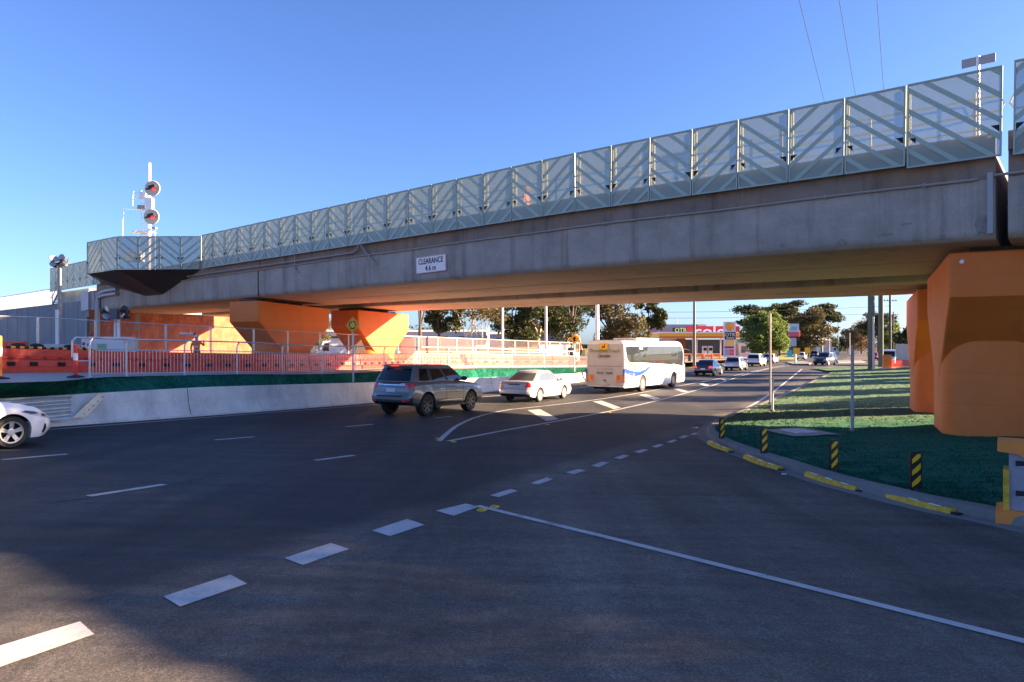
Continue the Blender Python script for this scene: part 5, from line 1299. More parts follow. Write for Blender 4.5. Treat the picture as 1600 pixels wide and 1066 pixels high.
for x in (-2.9, -1.1, 0.7, 2.45, 3.85): decal(B, [(x, 1.80), (x+0.03, 1.80), (x+0.03, 2.66), (x, 2.66)], 's', DARK, 'window_seam', bus, off=0.011, cuts=5)
decal(B, [(-2.95, 2.60), (-2.5, 2.60), (-2.5, 2.50), (-2.95, 2.50)], 's', RW, 'window_notice', bus, off=0.013)
decal(B, [(4.72, 2.35), (4.85, 2.2), (4.92, 1.45), (4.70, 1.42)], 's', BG, 'front_quarter_glass', bus, off=0.008, cuts=5)
decal(B, [(-1.05, 1.15), (1.05, 1.15), (1.1, 2.45), (-1.1, 2.45)], 'f', BG, 'windscreen', bus, off=0.01, cuts=6)
SWB = mat('swoosh_blue', (0.01, 0.06, 0.28), 0.3); SWP = mat('swoosh_pale_blue', (0.06, 0.16, 0.42), 0.3); SWG = mat('swoosh_green', (0.22, 0.36, 0.10), 0.3)
def swoosh(f0, f1, x0, x1, m, nm):
    n = 12; a = [(lerp(x0, x1, i/n), f0(i/n)) for i in range(n+1)]; c = [(lerp(x0, x1, i/n), f1(i/n)) for i in range(n, -1, -1)]
    decal(B, a+c, 's', m, nm, bus, off=0.010, cuts=6)
dip = lambda z0, z1, zm: (lambda t: z0*(1-t)**2+2*zm*t*(1-t)+z1*t*t)
swoosh(dip(1.20, 1.74, 0.50), dip(1.48, 1.78, 0.82), -4.98, -0.7, SWB, 'blue_swoosh')
swoosh(dip(1.52, 1.70, 0.88), dip(1.60, 1.71, 0.98), -4.98, -1.2, SWP, 'pale_blue_swoosh')
swoosh(dip(1.90, 1.55, 1.15), dip(2.02, 1.56, 1.28), -4.98, -1.8, SWG, 'green_swoosh')
for x in (-4.45, -4.0): decal(B, [(x, 0.62), (x+0.36, 0.62), (x+0.36, 1.16), (x, 1.16)], 's', mat('brown_grille', (0.42, 0.33, 0.25), 0.7), 'engine_grille', bus, off=0.010)
for x in (-1.7, -0.5, 0.9, 1.9): decal(B, [(x, 0.32), (x+0.012, 0.32), (x+0.012, 1.25), (x, 1.25)], 's', mat('panel_seam', (0.4, 0.38, 0.36), 0.6), 'locker_seam', bus, off=0.004, cuts=5)
M = TM((0.9, -Wd/2-0.012, 1.42), (1,0,0), (0,0,1))
text('side_lettering', 'DONNELLANS COACH', 0.22, mat('faded_yellow_letters', (0.50, 0.36, 0.04), 0.5), bus, M, 0.002, squash=0.85)
text('side_lettering', 'lines', 0.22, mat('script_blue', (0.25, 0.30, 0.45), 0.5), bus, TM((2.6, -Wd/2-0.012, 1.50), (1,0,0.1), (-0.1,0,1)), 0.002, shear=0.3)
# back of the coach
xb = -5.05
BK = mat('coach_back_beige', (0.56, 0.52, 0.49), 0.5, var=0.06, scale=1.5)
decal(B, [(-1.16, 0.45), (1.16, 0.45), (1.16, 2.80), (-1.16, 2.80)], 'r', BK, 'back_panel', bus, off=0.008, cuts=6)
RT = lambda y, z, o=0.03: TM((xb-0.045-o, y, z), (0,-1,0), (0,0,1))
YG2 = mat('olive_letters', (0.24, 0.24, 0.01), 0.5)
text('back_lettering', 'Donnellans Coach', 0.27, YG2, bus, RT(0.0, 2.42), 0.004, squash=0.93)
text('back_lettering', 'Camden', 0.25, BLACK, bus, RT(0.05, 2.13), 0.003, squash=0.95, shear=0.3)
text('back_lettering', 'COACH CHARTER HIRE', 0.10, mat('grey_letters', (0.35, 0.32, 0.30), 0.5), bus, RT(0.0, 1.38), 0.002)
text('back_lettering', '9366 3444', 0.21, mat('dark_blue_letters', (0.10, 0.10, 0.16), 0.5), bus, RT(0.0, 1.16), 0.003, squash=1.1)
mb = MB(); mb.box((xb-0.06, 0.05, 2.66), (0.02, 0.50, 0.36)); o = mb.build('school_bus_sign', YSIGN, bus)
mb = MB(); mb.box((xb-0.075, 0.0, 2.68), (0.004, 0.05, 0.22)); mb.box((xb-0.075, 0.10, 2.63), (0.004, 0.10, 0.10)); mb.build('sign_figure', BLACK, o)
for s in (-1, 1):
    decal(B, [(s*0.70, 0.66), (s*1.08, 0.66), (s*1.08, 1.06), (s*0.70, 1.06)], 'r', AMBER, 'amber_lamp_panel', bus, off=0.02)
    decal(B, [(s*0.74, 0.80), (s*0.90, 0.80), (s*0.90, 1.02), (s*0.74, 1.02)], 'r', mat('orange_red_lamp', (0.70, 0.07, 0.01), 0.25), 'brake_lamp', bus, off=0.03)
    mb = MB(); mb.box((xb-0.02, s*1.175, 0.98), (0.08, 0.09, 0.72)); mb.build('lamp_column', mat('dark_red_cluster', (0.16, 0.01, 0.03), 0.2, coat=1.0), bus)
    mb = MB(); mb.box((xb-0.022, s*1.176, 1.26), (0.082, 0.092, 0.28)); mb.build('blue_corner', SWB, bus)
MB().box((xb-0.06, 0.0, 0.76), (0.03, 0.16, 0.05)).build('handle', DARK, bus)
MB().box((xb-0.06, 0.0, 0.54), (0.02, 0.40, 0.10)).build('number_plate', PLATE, bus)
MB().box((xb-0.055, 0.0, 1.55), (0.01, 2.2, 0.02)).build('panel_gap', mat('gap_brown', (0.2, 0.16, 0.13), 0.7), bus)
mb = MB(); mb.prism([(-5.0, 2.98), (-4.3, 3.05), (-4.3, 3.0), (-5.0, 2.93)], -0.95, 0.95, 'y'); mb.build('roof_lip', TRIM, bus)
MB().box((-0.5, 0, 3.09), (3.6, 1.5, 0.16)).build('air_conditioner', mat('unit_beige', (0.6, 0.55, 0.5), 0.6), bus)
mb = MB(); mb.box((xb+0.5, 0.0, 0.36), (0.7, 1.6, 0.24)); mb.build('engine_guard', DARK, bus)
for s in (-1, 1):
    mb = MB(); mb.tube([(4.7, s*1.15, 2.5), (5.15, s*1.45, 2.4), (5.2, s*1.45, 2.0)], 0.025, 6); mb.box((5.2, s*1.45, 1.85), (0.1, 0.2, 0.4)); mb.build('wing_mirror', TRIM, bus)
# ------------------------------------------------------------------ verge furniture on the right
def clip_marker(px, py, top, label, rz):
    p = P(px, py); p.z = mound(p.x, p.y); h = (py-top)/F*p.y
    t = thing('hazard_marker', label, 'hazard marker', p, rz, 'black and yellow hazard markers along the kerb')
    hw = 0.085; mb = MB(); mb.prism([(-hw*0.8,0),(hw*0.8,0),(hw,0.05),(hw,h-0.05),(hw*0.55,h),(-hw*0.55,h),(-hw,h-0.05),(-hw,0.05)], -0.02, 0.02, 'y'); mb.build('blade', mat('black_plastic', (0.012, 0.012, 0.013), 0.45), t)
    for k in range(3):
        z = h*(0.08+0.30*k); a = hw*0.72; q = [(-a, z), (-a, z+0.05), (a, z+0.17), (a, z+0.11)]
        q = clip([(-a, z), (-a, z+0.07), (-a+0.04, z+0.11), (a, z+0.19), (a, z+0.11), (a-0.04, z+0.06)], -a, a, 0.03, h-0.04)
        if q: MB().prism(q, -0.024, -0.0205, 'y').build('yellow_stripe', mat('reflective_yellow', (0.80, 0.48, 0.02), 0.35), t)
    MB().lathe([(0.06, 0), (0.04, 0.04)], 10).build('foot', BLACK, t)
clip_marker(1128, 694, 661, 'farthest black and yellow striped marker, at the tight bend of the kerb', 0.5)
clip_marker(1194, 719, 677, 'second farthest striped marker, left of the concrete slab in the verge', 0.3)
clip_marker(1303, 748, 699, 'striped marker below the concrete slab, second nearest the camera', 0.2)
clip_marker(1431, 781, 720, 'nearest and tallest looking striped marker, below the orange piers', -0.1)
for k, (a, b, lb) in enumerate((((1108,694),(1141,707),'shortest looking yellow kerb strip, at the tight bend'), ((1165,717),(1219,735),'yellow kerb strip below the second farthest striped marker'),
                                ((1261,745),(1340,768),'yellow kerb strip below the second nearest striped marker'), ((1379,776),(1489,804),'yellow kerb strip nearest the camera'))):
    p, q = P(*a), P(*b); d = q-p; L = math.hypot(d.x, d.y)
    t = thing('kerb_strip', lb, 'kerb strip', p, math.atan2(d.y, d.x), 'yellow rubber strips along the foot of the kerb')
    mb = MB(); rows = []
    n = 8; bow = 0.05
    for i in range(n+1):
        x = L*i/n; o = -bow*math.sin(math.pi*i/n)
        rows.append([(x, o-0.06, 0.01), (x, o-0.05, 0.07), (x, o-0.01, 0.10), (x, o+0.06, 0.10), (x, o+0.08, 0.01)])
    mb.grid(rows, close=True); mb.f += [(0,1,2,3,4), tuple(range(len(mb.v)-5, len(mb.v)))[::-1]]; mb.m += [0,0]
    mb.build('yellow_strip', YELLOW, t, angle=30)
    for i in range(3): MB().box((L*(0.2+0.3*i), -bow*0.8, 0.105), (0.18, 0.03, 0.008)).build('reflector', RW, t)
    MB().box((L+0.06, 0, 0.04), (0.09, 0.10, 0.05)).build('end_piece', BLACK, t)
def pole(px, base, top, r, label, m=GALVD, name='sign_pole', p=None, cap=True, group=None):
    p = p or P(px, base); z0 = mound(p.x, p.y) if p.x > 4 and p.y < 40 else p.z
    Y = p.y; h = ZA(top, Y)-z0
    t = thing(name, label, 'pole', (p.x, p.y, z0), 0, group)
    MB().tube([(0, 0, -0.1), (0, 0, h)], r, 10).build('shaft', m, t); MB().lathe([(r*1.15, 0), (r*1.15, 0.02), (r*0.5, 0.03)], 10, (0, 0, h)).build('cap', m, t)
    MB().lathe([(r*2.4, -0.02), (r*2.0, 0.02), (r, 0.06)], 10).build('footing', KERBC, t)
    return t, h
pole(1332, 690, 541, 0.042, 'plain grey post without a sign standing in the green verge')
pole(1207, 650, 592, 0.045, 'short pale post in the verge just right of the kerb', GALV)
pole(1203.5, 636, 491, 0.045, 'tall thin grey post at the edge of the sunlit verge')
p = P(1248, 690); p.z = mound(p.x, p.y)
t = thing('concrete_pit_lid', 'pale concrete slab with a metal lid set in the green verge', 'pit lid', (p.x, p.y, p.z+0.0), R(10))
rows = []; mb = MB()
rows = [[(a*0.62+0.05*math.sin(b*3), b*0.85+0.04*math.sin(a*5), mound(p.x+a*0.6, p.y+b*0.8)-p.z+0.035) for b in fr(-1, 1, 6)] for a in fr(-1, 1, 6)]
mb.grid(rows); mb.build('slab', mat('sandy_concrete', (0.34, 0.33, 0.28), 0.9, var=0.25, scale=5), t)
MB().box((0.03, 0.05, 0.05), (0.62, 0.75, 0.03)).build('lid', mat('grey_lid', (0.55, 0.58, 0.58), 0.6, var=0.1), t)
# paper litter in the gutter
for px, py, s, lb in ((1354, 769, 0.09, 'crumpled white paper between two yellow kerb strips'), (1225, 743, 0.05, 'tiny white scrap on the asphalt below the second marker'), (1383, 771, 0.05, 'white scrap at the end of the nearest yellow strip')):
    p = P(px, py); mb = MB(); rows = [[(s*(i-2)/2+0.01*math.sin(j*7+i), s*0.5*(j-2)/2, 0.012+0.02*abs(math.sin(i*2.1+j*1.7))) for i in range(5)] for j in range(5)]
    mb.grid(rows); tag(mb.build('paper_scrap', RW, loc=p), lb, 'litter')
# orange and grey plastic barrier cut by the right edge
t = thing('orange_plastic_barrier', 'orange and grey barrier block with yellow edging, cut by the right edge', 'barrier', (A(1559, 9.0), 9.0, gz(6.4, 9)+0.02), R(-36))
o_m = mat('faded_orange_plastic', (0.80, 0.24, 0.035), 0.55, var=0.1, scale=2)
hB = (826-703)/F*9.0
mb = MB(); mb.prism([(0, hB-0.13), (0, hB), (1.6, hB), (1.6, 0.0), (0.9, hB-0.62), (0.38, hB-0.16)], -0.32, 0.32, 'y') if 0 else None
mb.prism([(0, hB-0.12), (0, hB), (1.3, hB), (1.3, hB-0.60), (0.62, hB-0.50), (0.22, hB-0.14)], -0.30, 0.30, 'y'); mb.build('top_lip', o_m, t)
mb = MB(); mb.prism([(-0.02, 0), (-0.02, 0.14), (0.14, 0.18), (0.34, 0.17), (0.75, 0.40), (1.3, 0.40), (1.3, 0)], -0.33, 0.33, 'y'); mb.build('base', o_m, t)
mb = MB(); mb.prism([(0.12, 0.12), (0.12, hB-0.1), (1.3, hB-0.1), (1.3, 0.12)], -0.24, 0.24, 'y'); mb.build('grey_panel', mat('violet_grey_plastic', (0.30, 0.29, 0.33), 0.6, var=0.1), t)
mb = MB(); mb.prism([(0.06, 0.14), (0.06, hB-0.35), (0.125, hB-0.35), (0.125, 0.14)], -0.27, 0.10, 'y'); mb.build('yellow_edge', YELLOW, t)
for z in (0.38, 0.76):
    MB().box((0.7, -0.255, z), (0.95, 0.03, 0.055)).build('steel_bar', mat('pale_bar', (0.5, 0.48, 0.5), 0.5), t); MB().box((0.24, -0.26, z+0.02), (0.10, 0.05, 0.06)).build('clip', BLACK, t)

# ------------------------------------------------------------------ trees
def leafmat(name, c1, c2, trans=0.25):
    m = bpy.data.materials.new(name); m.use_nodes = True; n = m.node_tree.nodes; l = m.node_tree.links; b = n['Principled BSDF']; MATS[name] = m
    tc = n.new('ShaderNodeTexCoord').outputs['Object']
    a = noise_node(n, l, tc, 1.1, 4, 0.7); c = ramp(n, l, a, [(0.35, c1), (0.65, c2)])
    l.new(c, b.inputs['Base Color']); b.inputs['Roughness'].default_value = 0.75; b.inputs['Specular IOR Level'].default_value = 0.2
    tl = n.new('ShaderNodeBsdfTranslucent'); l.new(c, tl.inputs[0]); mx = n.new('ShaderNodeMixShader'); mx.inputs[0].default_value = trans
    l.new(b.outputs[0], mx.inputs[1]); l.new(tl.outputs[0], mx.inputs[2]); l.new(mx.outputs[0], n['Material Output'].inputs[0]); return m
GUM = leafmat('gum_leaf', (0.035, 0.050, 0.018), (0.085, 0.095, 0.035), 0.2)
GUMO = leafmat('olive_brown_leaf', (0.075, 0.070, 0.025), (0.15, 0.125, 0.05), 0.2)
GRN = leafmat('bright_green_leaf', (0.11, 0.17, 0.04), (0.20, 0.27, 0.08), 0.4)
DRYL = leafmat('dry_brown_leaf', (0.16, 0.12, 0.07), (0.22, 0.16, 0.09))
BARKD = mat('dark_bark', (0.07, 0.055, 0.045), 0.9, var=0.3, scale=5, stretch=(1, 1, 0.2))
BARKW = mat('pale_gum_bark', (0.50, 0.42, 0.33), 0.8, var=0.25, scale=3, stretch=(1, 1, 0.3))
rng = random.Random(11)
def tree(name, label, px, Y, H, cw, ch, n, leaf, bark, z0, clumps=12, stems=1, lean=0.0, flat=0.6, lo=0.30, size=0.22, dense=1.0, group='trees beyond the bridge', seed=None):
    r = random.Random(seed if seed is not None else rng.random())
    X = A(px, Y); t = thing(name, label, 'tree', (X, Y, z0), 0, group)
    cl = []
    for k in range(clumps):
        a = r.uniform(0, 6.28); rad = math.sqrt(r.random())*cw*0.5*0.82; zz = lerp(H*lo+H*0.06, H*0.93, (k+0.5)/clumps)
        # narrower at the top and bottom
        f = math.sin(math.pi*min(1, max(0.12, (zz/H-lo+0.1)/(1.08-lo))))**0.6
        cl.append(Vector((rad*f*math.cos(a)+lean*zz, rad*f*math.sin(a)*0.8, zz)))
    rs = [r.uniform(0.65, 1.15)*cw*0.21 for _ in cl]
    mb = MB()
    for s in range(stems):
        bx = (s-(stems-1)/2)*0.28; tgts = cl[s::stems] or cl
        fork = Vector((lean*H*0.4+bx*(2.2 if stems > 1 else 1), 0, H*(0.34 if stems == 1 else 0.30)))
        r0 = H*0.020/(stems**0.35)
        mb.tube([(bx, 0, -0.3), (bx*1.4+0.05*H*0.1, 0, H*0.15), fork], [r0*1.25, r0, r0*0.8], 8)
        for c in tgts:
            m1 = fork.lerp(c, 0.5)+Vector((r.uniform(-0.3, 0.3), r.uniform(-0.3, 0.3), 0.05*H))
            mb.tube([fork, m1, c], [r0*0.55, r0*0.35, r0*0.12], 5, cap=False)
    mb.build('trunk', bark, t, smooth=True)
    vs, fs = [], []
    tot = sum(q**2 for q in rs)
    for c, q in zip(cl, rs):
        m = int(n*1.35*dense*q*q/tot)
        for _ in range(m):
            # points pulled towards the shell of each clump, clustered in tufts
            d = Vector((r.gauss(0, 1), r.gauss(0, 1), r.gauss(0, 1))); d.normalize()
            rr = q*(r.random()**0.35); k = 1+0.35*noise.noise(d*1.8+c)
            if noise.noise((c+d*rr)*1.3) < -0.18: continue
            p = c+Vector((d.x*rr*k, d.y*rr*k, d.z*rr*flat*k))
            u = Vector((r.gauss(0, 1), r.gauss(0, 1), r.gauss(0, 0.7))).normalized(); v = u.cross(Vector((r.gauss(0, 1), r.gauss(0, 1), r.gauss(0, 1)))).normalized()
            a = size*r.uniform(0.6, 1.3); b = a*0.45; o = len(vs)
            vs += [tuple(p-u*a), tuple(p+v*b), tuple(p+u*a), tuple(p-v*b)]; fs.append((o, o+1, o+2, o+3))
    m = MB(); m.v = vs; m.f = fs; m.m = [0]*len(fs); m.build('crown', leaf, t, fix=False)
    return t
# gums seen between the piers and under the bridge
tree('gum_tree', 'dark bushy gum beside the second orange pier, left of the white stemmed tree', 686, 78, 9.0, 6.5, 5, 5200, GUM, BARKD, 0.9, 11, lo=0.35)
tree('gum_tree', 'pale multi stemmed gum with thin white trunks and sparse leaves', 745, 74, 9.5, 8, 5, 3000, GUMO, BARKW, 0.9, 12, stems=5, lo=0.45)
tree('gum_tree', 'broad dark gum left of the slim white pole, behind the white sedan', 800, 82, 9.5, 8, 6, 6500, GUM, BARKD, 0.9, 13, lo=0.2)
tree('gum_tree', 'brownish leaning gum between the slim white pole and the grey pole', 838, 88, 9.6, 7, 5, 4500, GUMO, BARKW, 0.8, 10, lean=0.1, lo=0.3)
tree('gum_tree', 'tall dark gum left of the thick white pole', 893, 84, 11.5, 9, 6, 8500, GUM, BARKD, 0.7, 15, lo=0.25)
tree('gum_tree', 'olive brown gum directly behind the coach', 955, 92, 11.0, 10.5, 6, 9500, GUMO, BARKD, 0.5, 16, lo=0.15)
tree('gum_tree', 'slender green gum right of the olive brown one, against the sky', 1012, 96, 9.8, 5, 4, 3600, GUM, BARKD, 0.4, 9, lo=0.45)
tree('gum_tree', 'sparse gum seen in the gap between the two left orange piers', 494, 95, 6.5, 8, 4, 3500, GUMO, BARKW, 0.9, 9, lo=0.2)
tree('gum_tree', 'thin dark trunked gum just right of the second orange pier', 656, 70, 10.5, 3, 4, 900, GUM, BARKD, 0.9, 6, lo=0.6)
# trees beside the far road
tree('round_tree', 'round bright green tree with a short trunk near the fuel price sign', 1197, 118, 8.2, 8.2, 6, 17000, GRN, BARKD, 0.3, 22, flat=0.9, lo=0.16, size=0.24, seed=3)
tree('gum_tree', 'flat topped dark gum behind the left side of the round tree', 1172, 185, 14.0, 13, 8, 5200, GUM, BARKD, 0.2, 12, flat=0.4, lo=0.45, size=0.36)
tree('gum_tree', 'tall gum right behind the round tree', 1218, 190, 15.0, 12, 8, 5200, GUM, BARKD, 0.2, 12, flat=0.4, lo=0.35, size=0.36)
tree('gum_tree', 'tall spreading gum behind the blue and red sign', 1243, 180, 15.2, 12, 8, 6500, GUM, BARKD, 0.1, 14, flat=0.45, lo=0.25, size=0.36)
tree('gum_tree', 'dense olive brown gum right of the blue and red sign', 1263, 165, 11.0, 12, 8, 9000, GUMO, BARKD, 0.1, 15, flat=0.7, lo=0.08, size=0.32)
tree('gum_tree', 'tall open gum at the right end of the far left row', 1284, 185, 14.5, 12, 8, 5200, GUM, BARKW, 0.1, 13, flat=0.4, lo=0.35, size=0.36)
tree('bare_tree', 'brown half bare tree at the end of the road, left of the twin poles', 1346, 230, 10.5, 17, 7, 7000, DRYL, BARKD, 0, 16, flat=0.6, lo=0.12, size=0.34)
tree('bare_tree', 'greenish brown tree farther left at the end of the road', 1325, 260, 8.5, 10, 6, 4200, GUM, BARKD, 0, 10, flat=0.6, lo=0.1, size=0.36)
tree('gum_tree', 'dark gum top rising behind the twin poles', 1372, 215, 13.5, 14, 7, 5500, GUM, BARKD, 0, 12, flat=0.4, lo=0.4, size=0.36)
tree('gum_tree', 'tree with yellow green leaves between the twin poles and the orange pier', 1392, 190, 9.0, 9, 6, 4200, GRN, BARKD, 0, 11, lo=0.1, size=0.34)
tree('dark_bush', 'round dark green bush left of the farther orange pier', 1416, 96, 4.9, 4.6, 4, 4200, leafmat('dark_bush_leaf', (0.015, 0.03, 0.015), (0.04, 0.06, 0.025), 0.1), BARKD, 0.1, 8, flat=0.9, lo=0.35, size=0.2)
tree('low_tree', 'low dark tree far off beyond the row of gums', 1306, 260, 6.0, 12, 5, 3500, GUM, BARKD, 0, 9, lo=0.05, size=0.36)
tree('hedge_tree', 'distant low green tree behind the sheds left of the white stemmed gum', 668, 190, 6.5, 26, 5, 4500, GUM, BARKD, 0.5, 14, lo=0.05, size=0.4, flat=0.4)
# unseen trees, placed right of the farther pier to shade verge and far road
for i, (x, y, h) in enumerate(((47, 29.5, 12), (49, 37, 14), (48, 45, 13), (50, 53, 14.5), (52, 61, 14), (55, 69, 14))):
    tree('gum_tree', ['nearest', 'second nearest', 'third nearest', 'fourth', 'fifth', 'farthest'][i]+' gum in the unseen row that shades the verge, right of the orange piers', 800+F*x/y, y, h, 9, 6, 5200, GUM, BARKD, 0.3, 12, lo=0.12, size=0.34)
# far wood line on the horizon
mb = MB(); r = random.Random(5)
for _ in range(26000):
    x = r.uniform(-700, 900); y = 620+r.uniform(0, 40); h = (5+4*noise.noise(Vector((x*0.02, 0, 0)))+2*noise.noise(Vector((x*0.11, 3, 0))))
    z = r.random()**0.8*h; s = r.uniform(0.7, 1.6); u = Vector((r.gauss(0,1), r.gauss(0,1), r.gauss(0,1))).normalized(); v = u.cross(Vector((0.3,0.2,1))).normalized(); p = Vector((x, y, z))
    o = len(mb.v); mb.v += [tuple(p-u*s), tuple(p+v*s), tuple(p+u*s), tuple(p-v*s)]; mb.f.append((o,o+1,o+2,o+3)); mb.m.append(0)
tag(mb.build('distant_wood', GUM, fix=False), kind='stuff')

# ------------------------------------------------------------------ buildings
def roofshed(name, label, px0, px1, Y, ytop, z0, depth, m, roofm, door=None):
    x0, x1 = A(px0, Y), A(px1, Y); h = ZA(ytop, Y)-z0; L = x1-x0
    t = thing(name, label, 'building', (x0, Y, z0))
    MB().box((L/2, depth/2, h*0.45), (L, depth, h*0.9)).build('wall', m, t)
    mb = MB(); mb.prism([(-0.2, h*0.88), (depth/2, h), (depth+0.2, h*0.88), (depth/2, h-0.12)], -0.2, L+0.2, 'x'); mb.build('roof', roofm, t)
    if door:
        for a, b, zt in door: MB().box((L*(a+b)/2, -0.02, h*zt/2), (L*(b-a), 0.06, h*zt)).build('roller_door', mat('shed_door', (0.35, 0.33, 0.32), 0.6, var=0.1), t)
    mb = MB()
    for k in range(int(L/4)): mb.box((2+k*4, -0.015, h*0.68), (1.6, 0.04, 0.5))
    mb.build('window_band', GLASS, t)
    return t
CREAM = mat('cream_cladding', (0.62, 0.55, 0.48), 0.7, var=0.08, scale=0.4); CREAMR = mat('cream_roof', (0.66, 0.60, 0.54), 0.6)
roofshed('warehouse', 'long low cream warehouse beyond the site left of the white stemmed gum', 480, 760, 150, 514, 0.6, 20, CREAM, CREAMR, [(0.2, 0.28, 0.6), (0.5, 0.58, 0.6)])
roofshed('warehouse', 'cream shed behind the slim white pole', 765, 850, 140, 518, 0.6, 18, CREAM, CREAMR, [(0.3, 0.5, 0.6)])
t = roofshed('office_building', 'purple grey two storey building behind the trees left of the thick white pole', 832, 880, 128, 500, 0.5, 16, mat('purple_grey_cladding', (0.22, 0.20, 0.26), 0.6, var=0.06, scale=0.5), mat('dark_roof', (0.10, 0.10, 0.12), 0.6))
MB().box((1.6, -0.06, 4.4), (3.0, 0.05, 1.6)).build('window', mat('teal_glass', (0.10, 0.20, 0.22), 0.1), t)
MB().box((4.6, -0.06, 4.0), (1.6, 0.05, 3.0)).build('window', mat('teal_glass', (0.1, 0.2, 0.22)), t)
t = thing('site_notice_board', 'blank white board on the site fence beside the second orange pier', 'sign', (A(637, 45), 45, 1.3))
k = 45/F; MB().box((0, 0, ZA(541, 45)-1.3), (23*k, 0.04, 24*k)).build('board', WHITEP, t); MB().tube([(-0.45, 0.05, 0), (-0.45, 0.05, 1.9)], 0.03, 6).build('post', GALV, t); MB().tube([(0.45, 0.05, 0), (0.45, 0.05, 1.9)], 0.03, 6).build('post', GALV, t)
# orange excavator arm behind the site fence
def excavator(px, Y, label, s=1.0):
    t = thing('excavator', label, 'excavator', (A(px, Y), Y, 0.8), 0.4)
    MB().box((0, 0, 0.45), (3.2*s, 2.2*s, 0.7*s)).build('tracks', TRIM, t)
    mb = MB(); mb.prism([(-1.5*s, 0.9*s), (1.2*s, 0.9*s), (1.2*s, 1.6*s), (-0.1*s, 1.7*s), (-1.5*s, 1.9*s)], -1.0*s, 1.0*s, 'y'); mb.build('house', ORP, t)
    mb = MB(); mb.prism([(0.1*s, 1.6*s), (1.3*s, 1.6*s), (1.1*s, 2.7*s), (0.1*s, 2.7*s)], -0.9*s, 0.1*s, 'y'); mb.build('cab', GLASS, t)
    mb = MB(); mb.tube([(0.9*s, 0.4*s, 1.5*s), (2.0*s, 0.4*s, 3.6*s), (3.4*s, 0.4*s, 3.5*s)], [0.28*s, 0.24*s, 0.16*s], 6); mb.build('boom', ORP, t)
    mb = MB(); mb.tube([(3.4*s, 0.4*s, 3.5*s), (4.0*s, 0.4*s, 1.4*s)], [0.18*s, 0.12*s], 6); mb.build('dipper', ORP, t)
    mb = MB(); mb.prism([(3.6*s, 0.7*s), (4.3*s, 0.6*s), (4.3*s, 1.5*s), (3.9*s, 1.5*s)], 0.0, 0.8*s, 'y'); mb.build('bucket', TRIM, t)
excavator(872, 86, 'orange excavator with a bent arm behind the fence left of the thick white pole', 0.9)
excavator(700, 90, 'orange excavator behind the site fence near the white stemmed gum', 0.62)
def mound_pile(px, Y, w_, h_, label, m):
    rows = []
    for i in range(9):
        k = i/8; rows.append([(w_*(1-k)*math.cos(a)*(1+0.2*noise.noise(Vector((a*2, k*3, px)))), w_*0.6*(1-k)*math.sin(a), h_*(1-(1-k)**1.6)+0.15*noise.noise(Vector((a, k*5, px)))) for a in [2*math.pi*j/18 for j in range(18)]])
    mb = MB(); mb.grid(rows, close=True); o = mb.build('soil_heap', m, smooth=True, loc=(A(px, Y), Y, 0.8)); tag(o, label, 'soil heap')
mound_pile(780, 78, 4, 1.8, 'brown soil heap behind the fence below the slim white pole', DIRT)
mound_pile(690, 76, 3.5, 1.7, 'brown soil heap behind the fence near the dark bushy gum', mat('red_brown_soil', (0.26, 0.13, 0.08), 0.95, var=0.2))
mound_pile(850, 80, 4, 1.6, 'brown soil heap behind the fence in front of the purple building', DIRT)

# more of the work site behind the mesh fence
van('site_ute', 'white utility van parked behind the fence left of the slim white pole', 722, 72, 5.0, 1.9, 1.9, 300, PW2, z=0.85)
van('site_ute', 'white utility van parked behind the fence below the purple building', 868, 78, 5.2, 1.9, 2.0, 60, PW2, z=0.8)
for px, Y, L_, lb, mm in ((667, 62, 3.0, 'rust red shipping container end beside the notice board', mat('rust_red_steel', (0.30, 0.07, 0.04), 0.6, var=0.15)), (762, 66, 2.6, 'brown storage crate behind the fence left of the slim white pole', mat('brown_crate', (0.25, 0.15, 0.09), 0.8, var=0.2)),
                          (812, 68, 3.4, 'stack of weathered timber behind the fence right of the slim white pole', mat('weathered_timber', (0.34, 0.25, 0.16), 0.85, var=0.25, scale=6, stretch=(1, 1, 8)))):
    t = thing('site_stack', lb, 'site material', (A(px, Y), Y, 1.0), 0.3)
    for i in range(3): MB().box((0.05*i, 0, 0.28+0.52*i), (L_-0.2*i, 1.4, 0.48)).build('layer', mm, t)
for k, (px, Y) in enumerate(((612, 43.5), (668, 52), (706, 54), (752, 57), (797, 58.5), (846, 60.5))):
    t = thing('traffic_cone', '%s orange traffic cone from the left, in front of the sunlit mesh fence' % ORD[k], 'traffic cone', (A(px, Y), Y, 1.3), 0, 'orange traffic cones by the site fence')
    MB().lathe([(0.17, 0.03), (0.03, 0.9)], 14).build('cone', ORP, t); MB().lathe([(0.135, 0.24), (0.098, 0.48)], 14, cap=False).build('white_band', RW, t); MB().box((0, 0, 0.02), (0.42, 0.42, 0.05)).build('base', BLACK, t)
